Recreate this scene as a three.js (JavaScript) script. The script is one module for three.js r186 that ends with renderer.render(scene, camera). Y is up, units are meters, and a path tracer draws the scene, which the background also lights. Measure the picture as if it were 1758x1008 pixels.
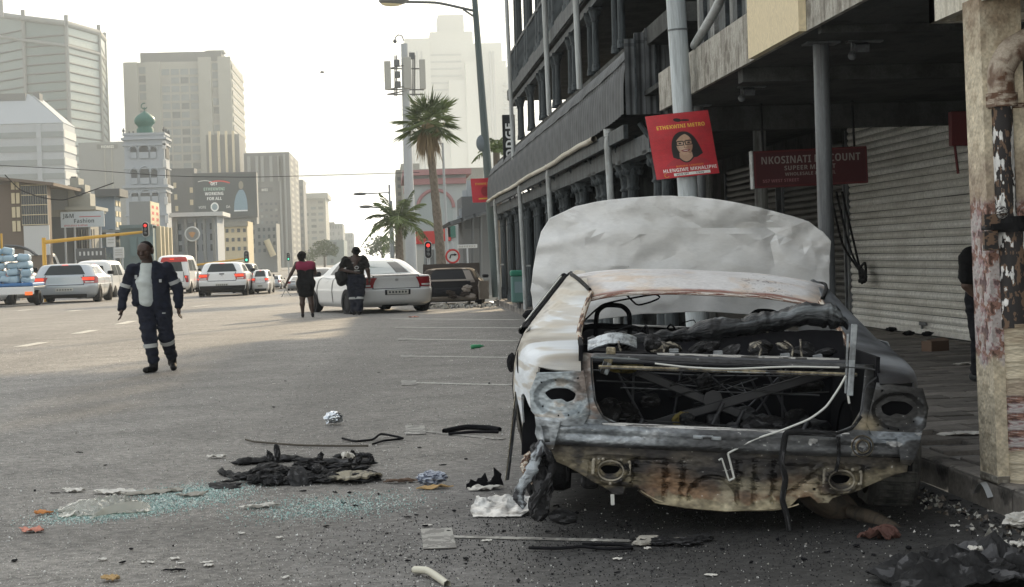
import * as THREE from 'three';
import { mergeGeometries, mergeVertices, toCreasedNormals } from 'three/addons/utils/BufferGeometryUtils.js';
import { RoundedBoxGeometry } from 'three/addons/geometries/RoundedBoxGeometry.js';
import { MarchingCubes } from 'three/addons/objects/MarchingCubes.js';
import { TessellateModifier } from 'three/addons/modifiers/TessellateModifier.js';
import { ImprovedNoise } from 'three/addons/math/ImprovedNoise.js';

// ---------------------------------------------------------------- camera, sky, sun, exposure
const scene = new THREE.Scene();
const FL = 3000, CX = 879, CY = 504, EYE = 1.4;          // focal length and centre in photograph pixels
const camera = new THREE.PerspectiveCamera(2 * Math.atan(504 / FL) * 180 / Math.PI, 1758 / 1008, 0.1, 4000);
camera.position.set(0, EYE, 0);
camera.rotation.order = 'YXZ';
camera.rotation.set(-Math.atan(65.4 / FL), -Math.atan(211 / FL), -1.8 * Math.PI / 180);
camera.updateMatrixWorld(true);
const renderer = new THREE.WebGLRenderer({ antialias: true });
renderer.toneMapping = THREE.LinearToneMapping;
renderer.toneMappingExposure = 1.45;
renderer.shadowMap.enabled = true;

const SUN_AZ = 23 * Math.PI / 180, SUN_EL = 21 * Math.PI / 180;
const sunDir = new THREE.Vector3(Math.sin(SUN_AZ) * Math.cos(SUN_EL), Math.sin(SUN_EL), -Math.cos(SUN_AZ) * Math.cos(SUN_EL));
{
  const W = 512, H = 256, data = new Float32Array(W * H * 4);
  for (let j = 0; j < H; j++) for (let i = 0; i < W; i++) {
    const th = ((i + 0.5) / W - 0.5) * 2 * Math.PI, el = ((j + 0.5) / H - 0.5) * Math.PI;
    const x = Math.cos(el) * Math.cos(th), y = Math.sin(el), z = Math.cos(el) * Math.sin(th);
    const c = x * sunDir.x + y * sunDir.y + z * sunDir.z;
    const yy = Math.max(0, y), hor = Math.pow(1 - yy, 3.5);
    const glow = Math.exp(-(1 - c) * 2.2), core = Math.exp(-(1 - c) * 14);
    const zen = [0.52, 0.57, 0.64], hz = [1.16, 1.13, 1.03], gl = [0.66, 0.62, 0.54], co = [1.6, 1.35, 1.0];
    const o = (j * W + i) * 4;
    for (let k = 0; k < 3; k++) data[o + k] = zen[k] * (1 - hor) + hz[k] * hor + gl[k] * glow + co[k] * core;
    data[o + 3] = 1;
  }
  const t = new THREE.DataTexture(data, W, H, THREE.RGBAFormat, THREE.FloatType);
  t.mapping = THREE.EquirectangularReflectionMapping; t.magFilter = THREE.LinearFilter; t.needsUpdate = true;
  scene.background = t; scene.environment = t;
}
const sun = new THREE.DirectionalLight(new THREE.Color(1.0, 0.80, 0.53), 5.0);
sun.position.copy(sunDir).multiplyScalar(300); sun.target.position.set(0, 0, -40);
sun.position.add(sun.target.position);
sun.shadow.radius = 3; sun.castShadow = true; sun.shadow.mapSize.set(2048, 2048);
Object.assign(sun.shadow.camera, { left: -120, right: 120, top: 120, bottom: -120, near: 1, far: 700 });
scene.add(sun, sun.target);
scene.fog = new THREE.FogExp2(new THREE.Color(0.90, 0.95, 0.95), 0.0006);

// ---------------------------------------------------------------- helpers
let seed = 12345;
const rnd = () => { seed = (seed + 0x6d2b79f5) | 0; let t = Math.imul(seed ^ (seed >>> 15), 1 | seed); t = (t + Math.imul(t ^ (t >>> 7), 61 | t)) ^ t; return ((t ^ (t >>> 14)) >>> 0) / 4294967296; };
const rr = (a, b) => a + (b - a) * rnd();
const V = (x, y, z) => new THREE.Vector3(x, y, z);
const perlin = new ImprovedNoise();
const n3 = (x, y, z = 0) => perlin.noise(x, y, z);
const fbm = (x, y, z = 0, o = 4) => { let s = 0, a = 0.5; for (let i = 0; i < o; i++) { s += a * perlin.noise(x, y, z + i * 7.3); x *= 2.03; y *= 2.03; z *= 2.03; a *= 0.5; } return s; };
const clamp = (x, a = 0, b = 1) => Math.min(b, Math.max(a, x));
const mixv = (a, b, t) => a + (b - a) * t;
const sstep = (a, b, x) => { const t = clamp((x - a) / (b - a)); return t * t * (3 - 2 * t); };
// where the line of sight through a pixel of the photograph meets the ground (or a level), a cross plane, a side plane
const ray = (px, py) => V((px - CX) / FL, -(py - CY) / FL, -1).applyQuaternion(camera.quaternion);
const G = (px, py, h = 0) => { const d = ray(px, py), t = (h - EYE) / d.y; return V(d.x * t, h, d.z * t); };
const atZ = (px, py, Z) => { const d = ray(px, py), t = -Z / d.z; return V(d.x * t, EYE + d.y * t, -Z); };
const onX = (px, py, X) => { const d = ray(px, py), t = X / d.x; return V(X, EYE + d.y * t, d.z * t); };

function col(r, g, b) { return new THREE.Color().setRGB(r, g, b); }
const matCache = new Map();
const dull = (o, k = 0.3) => new THREE.MeshPhysicalMaterial({ specularIntensity: k, side: THREE.DoubleSide, ...o });   // sooty or matt: hardly any sheen
function mat(r, g, b, rough = 0.8, metal = 0, extra) {
  const key = [r, g, b, rough, metal].join();
  if (!extra && matCache.has(key)) return matCache.get(key);
  const m = Math.max(r, g, b) < 0.06 && metal < 0.2 ? dull({ color: col(r, g, b), roughness: rough, metalness: metal, ...extra }) : new THREE.MeshStandardMaterial({ color: col(r, g, b), roughness: rough, metalness: metal, side: THREE.DoubleSide, ...extra });
  if (!extra) matCache.set(key, m);
  return m;
}
// a tiling or full texture computed per texel: f(u, v) -> [r, g, b] linear (colour) or a number (height, roughness)
function tex(w, h, f, colour = true, repeat) {
  const d = new Uint8Array(w * h * 4);
  const enc = (x) => { x = clamp(x); return Math.round(255 * (x <= 0.0031308 ? 12.92 * x : 1.055 * Math.pow(x, 1 / 2.4) - 0.055)); };
  for (let j = 0; j < h; j++) for (let i = 0; i < w; i++) {
    const c = f((i + 0.5) / w, (j + 0.5) / h), o = (j * w + i) * 4;
    if (colour) { d[o] = enc(c[0]); d[o + 1] = enc(c[1]); d[o + 2] = enc(c[2]); } else d[o] = d[o + 1] = d[o + 2] = Math.round(255 * clamp(c));
    d[o + 3] = 255;
  }
  const t = new THREE.DataTexture(d, w, h, THREE.RGBAFormat);
  if (colour) t.colorSpace = THREE.SRGBColorSpace;
  t.wrapS = t.wrapT = THREE.RepeatWrapping; t.magFilter = THREE.LinearFilter; t.needsUpdate = true;
  if (repeat) t.repeat.set(repeat[0], repeat[1]);
  return t;
}
// noise that tiles over the unit square
const HASH = new Float32Array(65536); for (let i = 0; i < 65536; i++) HASH[i] = rnd() * 2 - 1;
function tnoise(u, v, f, o = 4, z = 0) {
  let s = 0, a = 0.62, k = z * 911 | 0; u -= Math.floor(u); v -= Math.floor(v); f = Math.max(1, Math.round(f));
  for (let i = 0; i < o; i++) {
    const x = u * f, y = v * f, xi = x | 0, yi = y | 0; let fx = x - xi, fy = y - yi; fx = fx * fx * (3 - 2 * fx); fy = fy * fy * (3 - 2 * fy);
    const x1 = xi + 1 === f ? 0 : xi + 1, y1 = yi + 1 === f ? 0 : yi + 1, A = yi * 1619 + k, B = y1 * 1619 + k;
    const p = HASH[(xi * 31337 + A) & 65535], q = HASH[(x1 * 31337 + A) & 65535], r = HASH[(xi * 31337 + B) & 65535], t = HASH[(x1 * 31337 + B) & 65535];
    s += a * (p + (q - p) * fx + (r + (t - r) * fx - p - (q - p) * fx) * fy);
    f *= 2; a *= 0.5; k += 7919;
  }
  return s;
}
function canvasTex(w, h, draw) {
  const c = document.createElement('canvas'); c.width = w; c.height = h;
  const g = c.getContext('2d'); draw(g, w, h);
  const t = new THREE.CanvasTexture(c); t.colorSpace = THREE.SRGBColorSpace; return t;
}
// geometries -------------------------------------------------------
function prep(g) {
  if (g.index) g = g.toNonIndexed();
  if (!g.attributes.normal) g.computeVertexNormals();
  for (const k of Object.keys(g.attributes)) if (!['position', 'normal', 'uv', 'color'].includes(k)) g.deleteAttribute(k);
  if (!g.attributes.uv) g.setAttribute('uv', new THREE.BufferAttribute(new Float32Array(g.attributes.position.count * 2), 2));
  return g;
}
function boxUV(g, s = 1) {
  const p = g.attributes.position, n = g.attributes.normal, uv = new Float32Array(p.count * 2);
  for (let i = 0; i < p.count; i++) {
    const x = Math.abs(n.getX(i)), y = Math.abs(n.getY(i)), z = Math.abs(n.getZ(i));
    let a, b;
    if (y >= x && y >= z) { a = p.getX(i); b = p.getZ(i); } else if (x >= z) { a = p.getZ(i); b = p.getY(i); } else { a = p.getX(i); b = p.getY(i); }
    uv[i * 2] = a * s; uv[i * 2 + 1] = b * s;
  }
  g.setAttribute('uv', new THREE.BufferAttribute(uv, 2)); return g;
}
const I4 = new THREE.Matrix4();
function tf(g, x = 0, y = 0, z = 0, rx = 0, ry = 0, rz = 0) {
  g.applyMatrix4(new THREE.Matrix4().makeRotationFromEuler(new THREE.Euler(rx, ry, rz, 'YXZ')).setPosition(x, y, z)); return g;
}
const bx = (w, h, d, x = 0, y = 0, z = 0, rx = 0, ry = 0, rz = 0) => tf(boxUV(prep(new THREE.BoxGeometry(w, h, d))), x, y, z, rx, ry, rz);
const rb = (w, h, d, r, x = 0, y = 0, z = 0, rx = 0, ry = 0, rz = 0) => tf(boxUV(prep(new RoundedBoxGeometry(w, h, d, 2, Math.min(r, w / 2.01, h / 2.01, d / 2.01)))), x, y, z, rx, ry, rz);
// a box from corner to corner
const bb = (x0, x1, y0, y1, z0, z1) => bx(Math.abs(x1 - x0), Math.abs(y1 - y0), Math.abs(z1 - z0), (x0 + x1) / 2, (y0 + y1) / 2, (z0 + z1) / 2);
function rod(a, b, r0, r1 = r0, n = 10) {
  const d = b.clone().sub(a), l = d.length(), g = prep(new THREE.CylinderGeometry(r1, r0, l, n, 1));
  g.applyQuaternion(new THREE.Quaternion().setFromUnitVectors(V(0, 1, 0), d.normalize()));
  const m = a.clone().add(b).multiplyScalar(0.5); g.translate(m.x, m.y, m.z); return g;
}
function pipe(pts, r, seg = 24, n = 7) { return prep(new THREE.TubeGeometry(new THREE.CatmullRomCurve3(pts, false, 'catmullrom', 0.3), seg, r, n, false)); }
const lathe = (prof, n = 16) => prep(new THREE.LatheGeometry(prof.map(([r, y]) => new THREE.Vector2(r, y)), n));
const ball = (r, x, y, z, sx = 1, sy = 1, sz = 1, n = 12) => { const g = prep(new THREE.SphereGeometry(r, n, Math.max(6, n * 0.7 | 0))); g.scale(sx, sy, sz); g.translate(x, y, z); return g; };
function shapeOf(pts, holes = []) {
  const s = new THREE.Shape(pts.map(([x, y]) => new THREE.Vector2(x, y)));
  for (const h of holes) s.holes.push(new THREE.Path(h.map(([x, y]) => new THREE.Vector2(x, y))));
  return s;
}
function extrude(pts, depth, holes = [], bevel = 0) {
  return prep(new THREE.ExtrudeGeometry(shapeOf(pts, holes), { depth, bevelEnabled: bevel > 0, bevelSize: bevel, bevelThickness: bevel, bevelSegments: 2, curveSegments: 8 }));
}
const ellipse = (cx, cy, rx, ry, n = 20, a0 = 0) => Array.from({ length: n }, (_, i) => { const a = a0 + i / n * 2 * Math.PI; return [cx + rx * Math.cos(a), cy + ry * Math.sin(a)]; });
// a grid surface: f(u, v) -> [x, y, z]
function surf(nu, nv, f, uvf) {
  const pos = [], uv = [], idx = [];
  for (let j = 0; j <= nv; j++) for (let i = 0; i <= nu; i++) { const u = i / nu, v = j / nv; pos.push(...f(u, v)); uv.push(...(uvf ? uvf(u, v) : [u, v])); }
  for (let j = 0; j < nv; j++) for (let i = 0; i < nu; i++) { const a = j * (nu + 1) + i, b = a + 1, c = a + nu + 1, d = c + 1; idx.push(a, b, d, a, d, c); }
  const g = new THREE.BufferGeometry();
  g.setAttribute('position', new THREE.Float32BufferAttribute(pos, 3)); g.setAttribute('uv', new THREE.Float32BufferAttribute(uv, 2)); g.setIndex(idx);
  g.computeVertexNormals(); return g;
}
// a closed sheet: the grid surface given a thickness
function sheet(nu, nv, f, t, uvf) {
  const g = surf(nu, nv, f, uvf), p = g.attributes.position, n = g.attributes.normal, N = p.count;
  const pos = new Float32Array(N * 6), uv = new Float32Array(N * 4);
  for (let i = 0; i < N; i++) {
    for (let k = 0; k < 3; k++) { pos[i * 3 + k] = p.array[i * 3 + k] + n.array[i * 3 + k] * t / 2; pos[(N + i) * 3 + k] = p.array[i * 3 + k] - n.array[i * 3 + k] * t / 2; }
    uv[i * 2] = uv[(N + i) * 2] = g.attributes.uv.array[i * 2]; uv[i * 2 + 1] = uv[(N + i) * 2 + 1] = g.attributes.uv.array[i * 2 + 1];
  }
  const idx = [...g.index.array]; const top = g.index.array;
  for (let i = 0; i < top.length; i += 3) idx.push(top[i] + N, top[i + 2] + N, top[i + 1] + N);
  const edge = (a, b) => idx.push(a, b + N, b, a, a + N, b + N), w = nu + 1;
  for (let i = 0; i < nu; i++) { edge(i + 1, i); edge(nv * w + i, nv * w + i + 1); }
  for (let j = 0; j < nv; j++) { edge(j * w, (j + 1) * w); edge((j + 1) * w + nu, j * w + nu); }
  const o = new THREE.BufferGeometry();
  o.setAttribute('position', new THREE.BufferAttribute(pos, 3)); o.setAttribute('uv', new THREE.BufferAttribute(uv, 2)); o.setIndex(idx);
  return prep(toCreasedNormals(o, 0.7));
}
// objects ------------------------------------------------------------
const taken = new Map();
function numbered(n) { const k = taken.get(n) ?? 0; taken.set(n, k + 1); return k ? `${n}_${String(k).padStart(3, '0')}` : n; }
function merged(gs) { gs = (Array.isArray(gs) ? gs : [gs]).flat(9).map(prep); return gs.length === 1 ? gs[0] : mergeGeometries(gs.some((g) => g.attributes.color) ? gs : gs); }
function part(name, gs, m, parent, label) {
  const o = new THREE.Mesh(merged(gs), m); o.name = parent === scene || !parent ? numbered(name) : name; o.castShadow = o.receiveShadow = true;
  if (label) o.userData.label = label;
  (parent ?? scene).add(o); return o;
}
function tag(o, label, category, group, kind) {
  if (label) o.userData.label = label; if (category) o.userData.category = category; if (group) o.userData.group = group; if (kind) o.userData.kind = kind;
  return o;
}
function thing(name, label, category, p = V(0, 0, 0), turn = 0, group) {
  const o = new THREE.Group(); o.name = numbered(name); o.position.copy(p); o.rotation.y = turn; scene.add(o); return tag(o, label, category, group);
}
const whole = (name, gs, m, label, category, group) => tag(part(name, gs, m, scene), label, category, group);
const ground = (name, gs, m, label) => tag(part(name, gs, m, scene), label, null, null, 'structure');
function copy(o, label, group) { const c = o.clone(); c.name = numbered(o.name.replace(/_\d{3}$/, '')); scene.add(c); if (label) c.userData.label = label; if (group) c.userData.group = group; return c; }
// ================================================================ ground, road, pavement
const KX = 3.08, PAVE = 0.15, WALLX = 7.25;
const asphaltTex = (() => {
  const N = 1024, sp = new Float32Array(N * N);
  for (let k = 0; k < 42000; k++) {            // stones of the aggregate and ground-in crumbs of glass
    const x = rnd() * N | 0, y = rnd() * N | 0, w = 1 + (rnd() * 2.2 | 0), h = 2 + (rnd() * 4 | 0), b = rnd() < 0.45 ? -rr(0.05, 0.12) : rnd() < 0.05 ? rr(0.35, 0.8) : rr(0.04, 0.17);
    for (let j = 0; j < h; j++) for (let i = 0; i < w; i++) sp[((y + j) % N) * N + (x + i) % N] = b;
  }
  return tex(N, N, (u, v) => {
    const s = sp[(v * N | 0) * N + (u * N | 0)], f = 0.15 + 0.065 * tnoise(u, v, 4, 4) + 0.10 * tnoise(u, v, 70, 3, 3);
    const g = Math.max(0.03, f + s); return [g * 1.02, g * 0.965, g * 0.885];
  });
})();
const asphaltBump = tex(512, 512, (u, v) => 0.5 + 0.5 * tnoise(u, v, 64, 3) + 0.25 * tnoise(u, v, 8, 3, 4), false);
const asphalt = new THREE.MeshStandardMaterial({ map: asphaltTex, bumpMap: asphaltBump, bumpScale: 0.006, roughness: 0.72, vertexColors: true });
const OIL = Array.from({ length: 46 }, () => [rr(-8, 2.6), -6.5 - 34 * rnd() ** 1.4, rr(0.12, 0.5), rr(0.12, 0.4)]);
{
  const zs = [6]; for (let z = 4.2, d = 0.09; z > -420; ) { z -= d; d *= 1.028; zs.push(z); } zs.push(-4000);
  const xs = [-900, -160, -60, -30, -20]; for (let x = -17; x < KX - 0.05; x += 0.16) xs.push(x); xs.push(KX);
  const nx = xs.length, nz = zs.length, pos = [], uv = [], cl = [], idx = [];
  for (const z of zs) for (const x of xs) {
    pos.push(x, 0, z); uv.push(x / 2.6 + z * 0.013, z / 2.6);
    // wear of the lanes, seams, oil in the parking strip, soot around the burnt car
    let c = 1 + 0.34 * fbm(x * 0.35, z * 0.12, 1, 4) + 0.22 * fbm(x * 1.7, z * 1.2, 9, 3);
    for (const [ox, oz, r, k] of OIL) c *= 1 - k * Math.exp(-(((x - ox) / r) ** 2 + ((z - oz) / (r * 1.7)) ** 2) * (1 + 0.8 * fbm(x * 4, z * 4, ox, 2)));
    c *= 1 - 0.16 * sstep(0.75, 0.15, Math.abs(x + 0.55)) * (0.6 + 0.4 * n3(z * 0.3, 2)) ;
    c *= 1 + 0.10 * sstep(1.4, 0.4, Math.abs(x + 4.6)) ;
    const dx = (x - 2.0) / 1.9, dz = (z + 8.7) / 2.7, d = Math.sqrt(dx * dx + dz * dz) + 0.5 * fbm(x * 1.3, z * 1.3, 4, 4);
    const soot = sstep(1.15, 0.5, d), blue = sstep(1.7, 0.8, d);
    c *= 1 - 0.72 * soot; c *= 1 - 0.34 * blue;
    const dd = Math.hypot((x + 1.45) / 1.2, (z + 9.3) / 0.7) + 0.6 * fbm(x * 3, z * 3, 7, 3); c *= 1 - 0.3 * sstep(1.1, 0.3, dd);
    c = Math.max(0.12, c);
    cl.push(c * (1 - 0.05 * blue), c * (1 - 0.02 * blue), c * (1 + 0.05 * blue));
  }
  for (let j = 0; j < nz - 1; j++) for (let i = 0; i < nx - 1; i++) { const a = j * nx + i, b = a + 1, c = a + nx, d = c + 1; idx.push(a, b, d, a, d, c); }
  const g = new THREE.BufferGeometry();
  g.setAttribute('position', new THREE.Float32BufferAttribute(pos, 3)); g.setAttribute('uv', new THREE.Float32BufferAttribute(uv, 2)); g.setAttribute('color', new THREE.Float32BufferAttribute(cl, 3)); g.setIndex(idx); g.computeVertexNormals();
  const o = new THREE.Mesh(g, asphalt); o.name = 'road'; o.receiveShadow = true; scene.add(o);
  tag(o, 'grey worn asphalt road scattered with glass crumbs and ash', null, null, 'structure');
}
// ---- painted markings: thin sheets 4 mm above the asphalt, worn through in places
const wornPaint = new THREE.MeshStandardMaterial({ map: tex(512, 64, (u, v) => { const n = tnoise(u * 4 % 1, v, 18, 4) + 0.5 * tnoise(u, v, 90, 2, 2); const a = n > 0.15 ? 0.24 : 0.52; return [a, a * 0.98, a * 0.9]; }), roughness: 0.8, side: THREE.DoubleSide });
const wornPaint2 = new THREE.MeshStandardMaterial({ map: tex(256, 64, (u, v) => { const n = tnoise(u, v, 14, 4) + 0.6 * tnoise(u, v, 70, 2, 2); const a = n > 0.0 ? 0.2 : 0.36; return [a, a * 0.98, a * 0.9]; }), roughness: 0.85, side: THREE.DoubleSide });
function strip(name, a, b, w, m, label) {
  const d = b.clone().sub(a), l = d.length(), g = bx(l, 0.003, w); const p = a.clone().add(b).multiplyScalar(0.5);
  tf(g, p.x, 0.005, p.z, 0, -Math.atan2(d.z, d.x), 0); ground(name, g, m, label);
}
for (const [a, b] of [[[33, 596], [76, 588]], [[130, 573.5], [163, 567]], [[203, 557.5], [228, 551.5]], [[28, 534], [54, 531.5]], [[118, 535], [138, 532.5]], [[330, 527], [362, 524]], [[272, 545], [292, 540]]]) strip('lane_dash', G(...a), G(...b), 0.26, wornPaint, null);
for (const [y0, x0, x1, y1, w] of [[548, 672, 890, 549.5, 0.26], [562.5, 678, 892, 563.5, 0.26], [582.5, 684, 888, 586, 0.22], [612, 690, 874, 614.5, 0.17], [657.5, 694, 878, 662, 0.13]]) {
  strip('bay_line', G(x0, y0), G(x1, y1), w, wornPaint);
  const c = G(x0 + 8, y0 + 0.5); ground('bay_mark', bx(0.17, 0.003, 0.75, c.x, 0.0065, c.z), wornPaint2);
}
{ const c = G(713, 739); ground('bay_mark', bx(0.16, 0.003, 0.75, c.x, 0.0065, c.z), wornPaint2); strip('bay_line', G(735, 742), G(862, 755), 0.08, wornPaint2);
  const e = G(752, 926); ground('bay_mark', bx(0.16, 0.003, 0.62, e.x, 0.0065, e.z), wornPaint2); strip('bay_line', G(775, 923), G(1120, 931), 0.06, wornPaint2); }

// ---- right pavement of concrete slabs behind a kerb
const concTex = tex(512, 512, (u, v) => { const g = 0.20 + 0.12 * tnoise(u, v, 4, 5) + 0.05 * tnoise(u, v, 60, 2, 2) - 0.1 * sstep(0.12, 0.3, tnoise(u, v, 7, 4, 6)); return [g, g * 0.97, g * 0.92]; });
const concBump = tex(256, 256, (u, v) => 0.5 + 0.6 * tnoise(u, v, 24, 4), false);
const concrete = new THREE.MeshStandardMaterial({ map: concTex, bumpMap: concBump, bumpScale: 0.006, roughness: 0.9, side: THREE.DoubleSide });
const slabMats = [0.86, 1.0, 0.72, 1.12, 0.6].map((k) => { const m = concrete.clone(); m.color = col(k * 0.95, k * 0.9, k * 0.85); return m; });
{
  const base = ground('pavement', [bb(KX + 0.17, 60, -0.3, PAVE - 0.03, 6, -52), bb(KX + 0.17, 60, -0.3, PAVE - 0.03, -66, -400), bb(-60, -17.4, -0.3, PAVE, -84, -400)], concrete, 'brick paved pavement along the shops');
  const variants = [0, 1, 2, 3].map(() => { const g = rb(0.585, 0.05, 0.275, 0.008); const p = g.attributes.position; for (let i = 0; i < p.count; i++) p.setY(i, p.getY(i) + 0.004 * Math.sin(p.getX(i) * 9 + rnd() * 0.3)); return g; });
  const far = []; let n = 0;
  for (let r = 0; r < 150; r++) for (let c = 0; c < 7; c++) {
    const x = KX + 0.48 + c * 0.6 + (r % 2) * 0.3, z = -8.6 - r * 0.29; if (x > WALLX - 0.2) continue;
    const dy = rr(-0.006, 0.006), tx = rr(-0.008, 0.008);
    if (z < -9.4 && n < 290) { n++; const o = part('paving_slab', variants[n % 4], slabMats[(rnd() * 5) | 0], base); o.position.set(x, PAVE - 0.022 + dy, z); o.rotation.set(tx, rr(-0.01, 0.01), rr(-0.006, 0.006)); }
    else far.push(tf(variants[0].clone(), x, PAVE - 0.022 + dy, z));
  }
  tag(part('paving_slab', far, slabMats[1], base), null, null, null, 'stuff');
  const kerb = ground('kerb', bb(KX + 0.02, KX + 0.16, -0.2, 0.08, 5, -52), concrete, 'worn concrete kerb beside the burnt car');
  for (let z = -6; z > -50; z -= 1.02) { const o = part('kerb_stone', rb(0.17, 0.33, 1.0, 0.03), slabMats[((z * 7 | 0) & 3)], kerb); o.position.set(KX + 0.085, PAVE - 0.165 + rr(-0.006, 0.006), z); o.rotation.y = rr(-0.01, 0.01); }
}

// ================================================================ the shop buildings on the right
function stainTex(base, dirt, o = {}) {   // plaster, paint or concrete: rain streaks, patches and grain
  const { s1 = 0.5, f = 5, streak = 0.5, thr = 0.05 } = o;
  return tex(512, 512, (u, v) => {
    const a = tnoise(u, v, f, 5), st = tnoise(u, v * 0.15, 22, 3, 3), gr = tnoise(u, v, 90, 2, 8);
    const k = clamp(s1 * sstep(thr - 0.15, thr + 0.3, a) + streak * sstep(0.0, 0.45, st));
    return [0, 1, 2].map((c) => (base[c] * (1 - k) + dirt[c] * k) * (1 + 0.25 * gr));
  });
}
const grain = tex(256, 256, (u, v) => 0.5 + 0.6 * tnoise(u, v, 30, 4), false);
const M = {
  slab: new THREE.MeshStandardMaterial({ map: stainTex([0.40, 0.385, 0.34], [0.16, 0.145, 0.12], { f: 6 }), bumpMap: grain, bumpScale: 0.008, roughness: 0.92, side: THREE.DoubleSide }),
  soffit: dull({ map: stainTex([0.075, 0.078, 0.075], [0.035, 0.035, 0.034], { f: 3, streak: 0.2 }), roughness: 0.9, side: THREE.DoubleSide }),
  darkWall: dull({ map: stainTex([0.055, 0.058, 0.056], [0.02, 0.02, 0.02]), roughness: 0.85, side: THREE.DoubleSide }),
  iron: dull({ map: stainTex([0.075, 0.088, 0.094], [0.03, 0.034, 0.037], { f: 8 }), roughness: 0.6, side: THREE.DoubleSide }),
  awn: dull({ map: tex(512, 256, (u, v) => { const n = tnoise(u, v, 5, 5), x = (u * 5) % 1, k = 0.10 * (1 + 0.5 * n) * (1 - 0.72 * sstep(0.14, 0.03, Math.min(x, 1 - x))) * (1 + 0.25 * sstep(0.16, 0.2, x) * sstep(0.3, 0.22, x)) * (v > 0.38 && v < 0.42 ? 0.6 : 1); return [k * 0.94, k, k * 1.04]; }), roughness: 0.62, side: THREE.DoubleSide }),  // awn: rib shading painted into the colour, dark lines with a pale edge
  siding: new THREE.MeshStandardMaterial({ map: stainTex([0.26, 0.27, 0.26], [0.12, 0.12, 0.115], { f: 6 }), roughness: 0.85, side: THREE.DoubleSide }),
  pipe: new THREE.MeshStandardMaterial({ map: stainTex([0.46, 0.49, 0.49], [0.22, 0.22, 0.21], { f: 9, streak: 0.25 }), roughness: 0.55, side: THREE.DoubleSide }),
  pole: new THREE.MeshStandardMaterial({ map: stainTex([0.50, 0.55, 0.57], [0.33, 0.36, 0.37], { f: 7, streak: 0.3 }), roughness: 0.5, side: THREE.DoubleSide }),
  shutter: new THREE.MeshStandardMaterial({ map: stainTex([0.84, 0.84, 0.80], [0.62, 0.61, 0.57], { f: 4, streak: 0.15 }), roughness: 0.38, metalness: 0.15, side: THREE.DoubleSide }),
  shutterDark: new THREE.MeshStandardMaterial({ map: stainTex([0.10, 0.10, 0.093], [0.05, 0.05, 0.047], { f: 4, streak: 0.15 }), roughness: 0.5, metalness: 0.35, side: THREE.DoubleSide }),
  ply: new THREE.MeshStandardMaterial({ map: tex(512, 512, (u, v) => { const w = tnoise(u + 0.1 * tnoise(u, v, 3, 3), v * 0.5, 6, 4); const g = 0.5 + 0.5 * Math.sin(w * 40); const k = 0.86 + 0.14 * g; return [0.74 * k, 0.63 * k, 0.42 * k]; }), roughness: 0.8, side: THREE.DoubleSide }),
  red: mat(0.13, 0.018, 0.02, 0.6), black: mat(0.012, 0.012, 0.013, 0.7), steel: mat(0.3, 0.31, 0.32, 0.4, 0.7), greyPost: new THREE.MeshStandardMaterial({ map: stainTex([0.15, 0.165, 0.175], [0.08, 0.085, 0.09], { f: 5 }), roughness: 0.5, side: THREE.DoubleSide }),
  cream: new THREE.MeshStandardMaterial({ map: stainTex([0.55, 0.52, 0.44], [0.3, 0.27, 0.2]), roughness: 0.85, side: THREE.DoubleSide }),
  glass: mat(0.02, 0.025, 0.03, 0.12, 0.0),
};
// beige column whose paint has burnt and peeled off in the middle
const peelTex = tex(512, 1024, (u, v) => {
  const h = v * 2.55, tn = (f, o, z) => tnoise(u, v * 10, f, o, z), n = tn(2, 5, 0), n2 = tn(7, 4, 3), gr = 1 + 0.3 * tn(20, 2, 9);
  const beige = [0.60, 0.53, 0.40], burn = [0.16, 0.09, 0.07], pale = [0.44, 0.40, 0.39], rose = [0.34, 0.23, 0.23];
  let c = beige.map((x) => x * (0.9 + 0.5 * n));
  const mid = sstep(0.60, 0.68, h + 0.12 * n) * sstep(1.54, 1.46, h + 0.12 * n), top = sstep(1.4, 1.52, h + 0.08 * n) * sstep(1.86, 1.54, h + 0.12 * n);
  const pitted = n2 > 0.1 ? pale : n > 0.03 ? rose : burn.map((x) => x * 1.6);
  c = c.map((x, i) => mixv(x, pitted[i] * (n2 < -0.24 ? 0.4 : 1), mid));
  c = c.map((x, i) => mixv(x, burn[i], top * 0.5));
  c = c.map((x, i) => mixv(x, [0.26, 0.19, 0.12][i], 0.35 * sstep(0.1, 0.5, tn(2, 4, 12))));
  c = c.map((x, i) => mixv(x, [0.20, 0.14, 0.09][i], 0.8 * sstep(2.2, 2.6, h + 0.4 * n)));
  return c.map((x) => x * gr);
});
const peel = new THREE.MeshStandardMaterial({ map: peelTex, bumpMap: tex(256, 1024, (u, v) => 0.5 + 0.8 * tnoise(u, v * 10, 6, 4, 3), false), bumpScale: 0.008, roughness: 0.9, side: THREE.DoubleSide });
const flakeTex = tex(256, 1024, (u, v) => {
  const n = tnoise(u, v * 3 % 1, 10, 4), n2 = tnoise(u, v * 2 % 1, 30, 3, 3), side = sstep(0.05, 0.16, u) * sstep(0.98, 0.85, u);
  const fl = n + 0.55 * n2 + (v > 0.46 && v < 0.86 ? 0.1 : v < 0.38 && v > 0.03 ? 0.02 : -0.35);
  if (fl * side > 0.04) { const g = 0.62 + 0.4 * n2; return [g, g, g * 0.98]; }
  return n2 > 0.2 ? [0.16, 0.10, 0.065] : [0.025, 0.022, 0.022];
});
const flake = new THREE.MeshStandardMaterial({ map: flakeTex, bumpMap: flakeTex, bumpScale: 0.006, roughness: 0.75, side: THREE.DoubleSide });
const rustPipe = new THREE.MeshStandardMaterial({ map: stainTex([0.42, 0.36, 0.29], [0.12, 0.06, 0.035], { f: 6, s1: 0.8 }), roughness: 0.8, side: THREE.DoubleSide });

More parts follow.
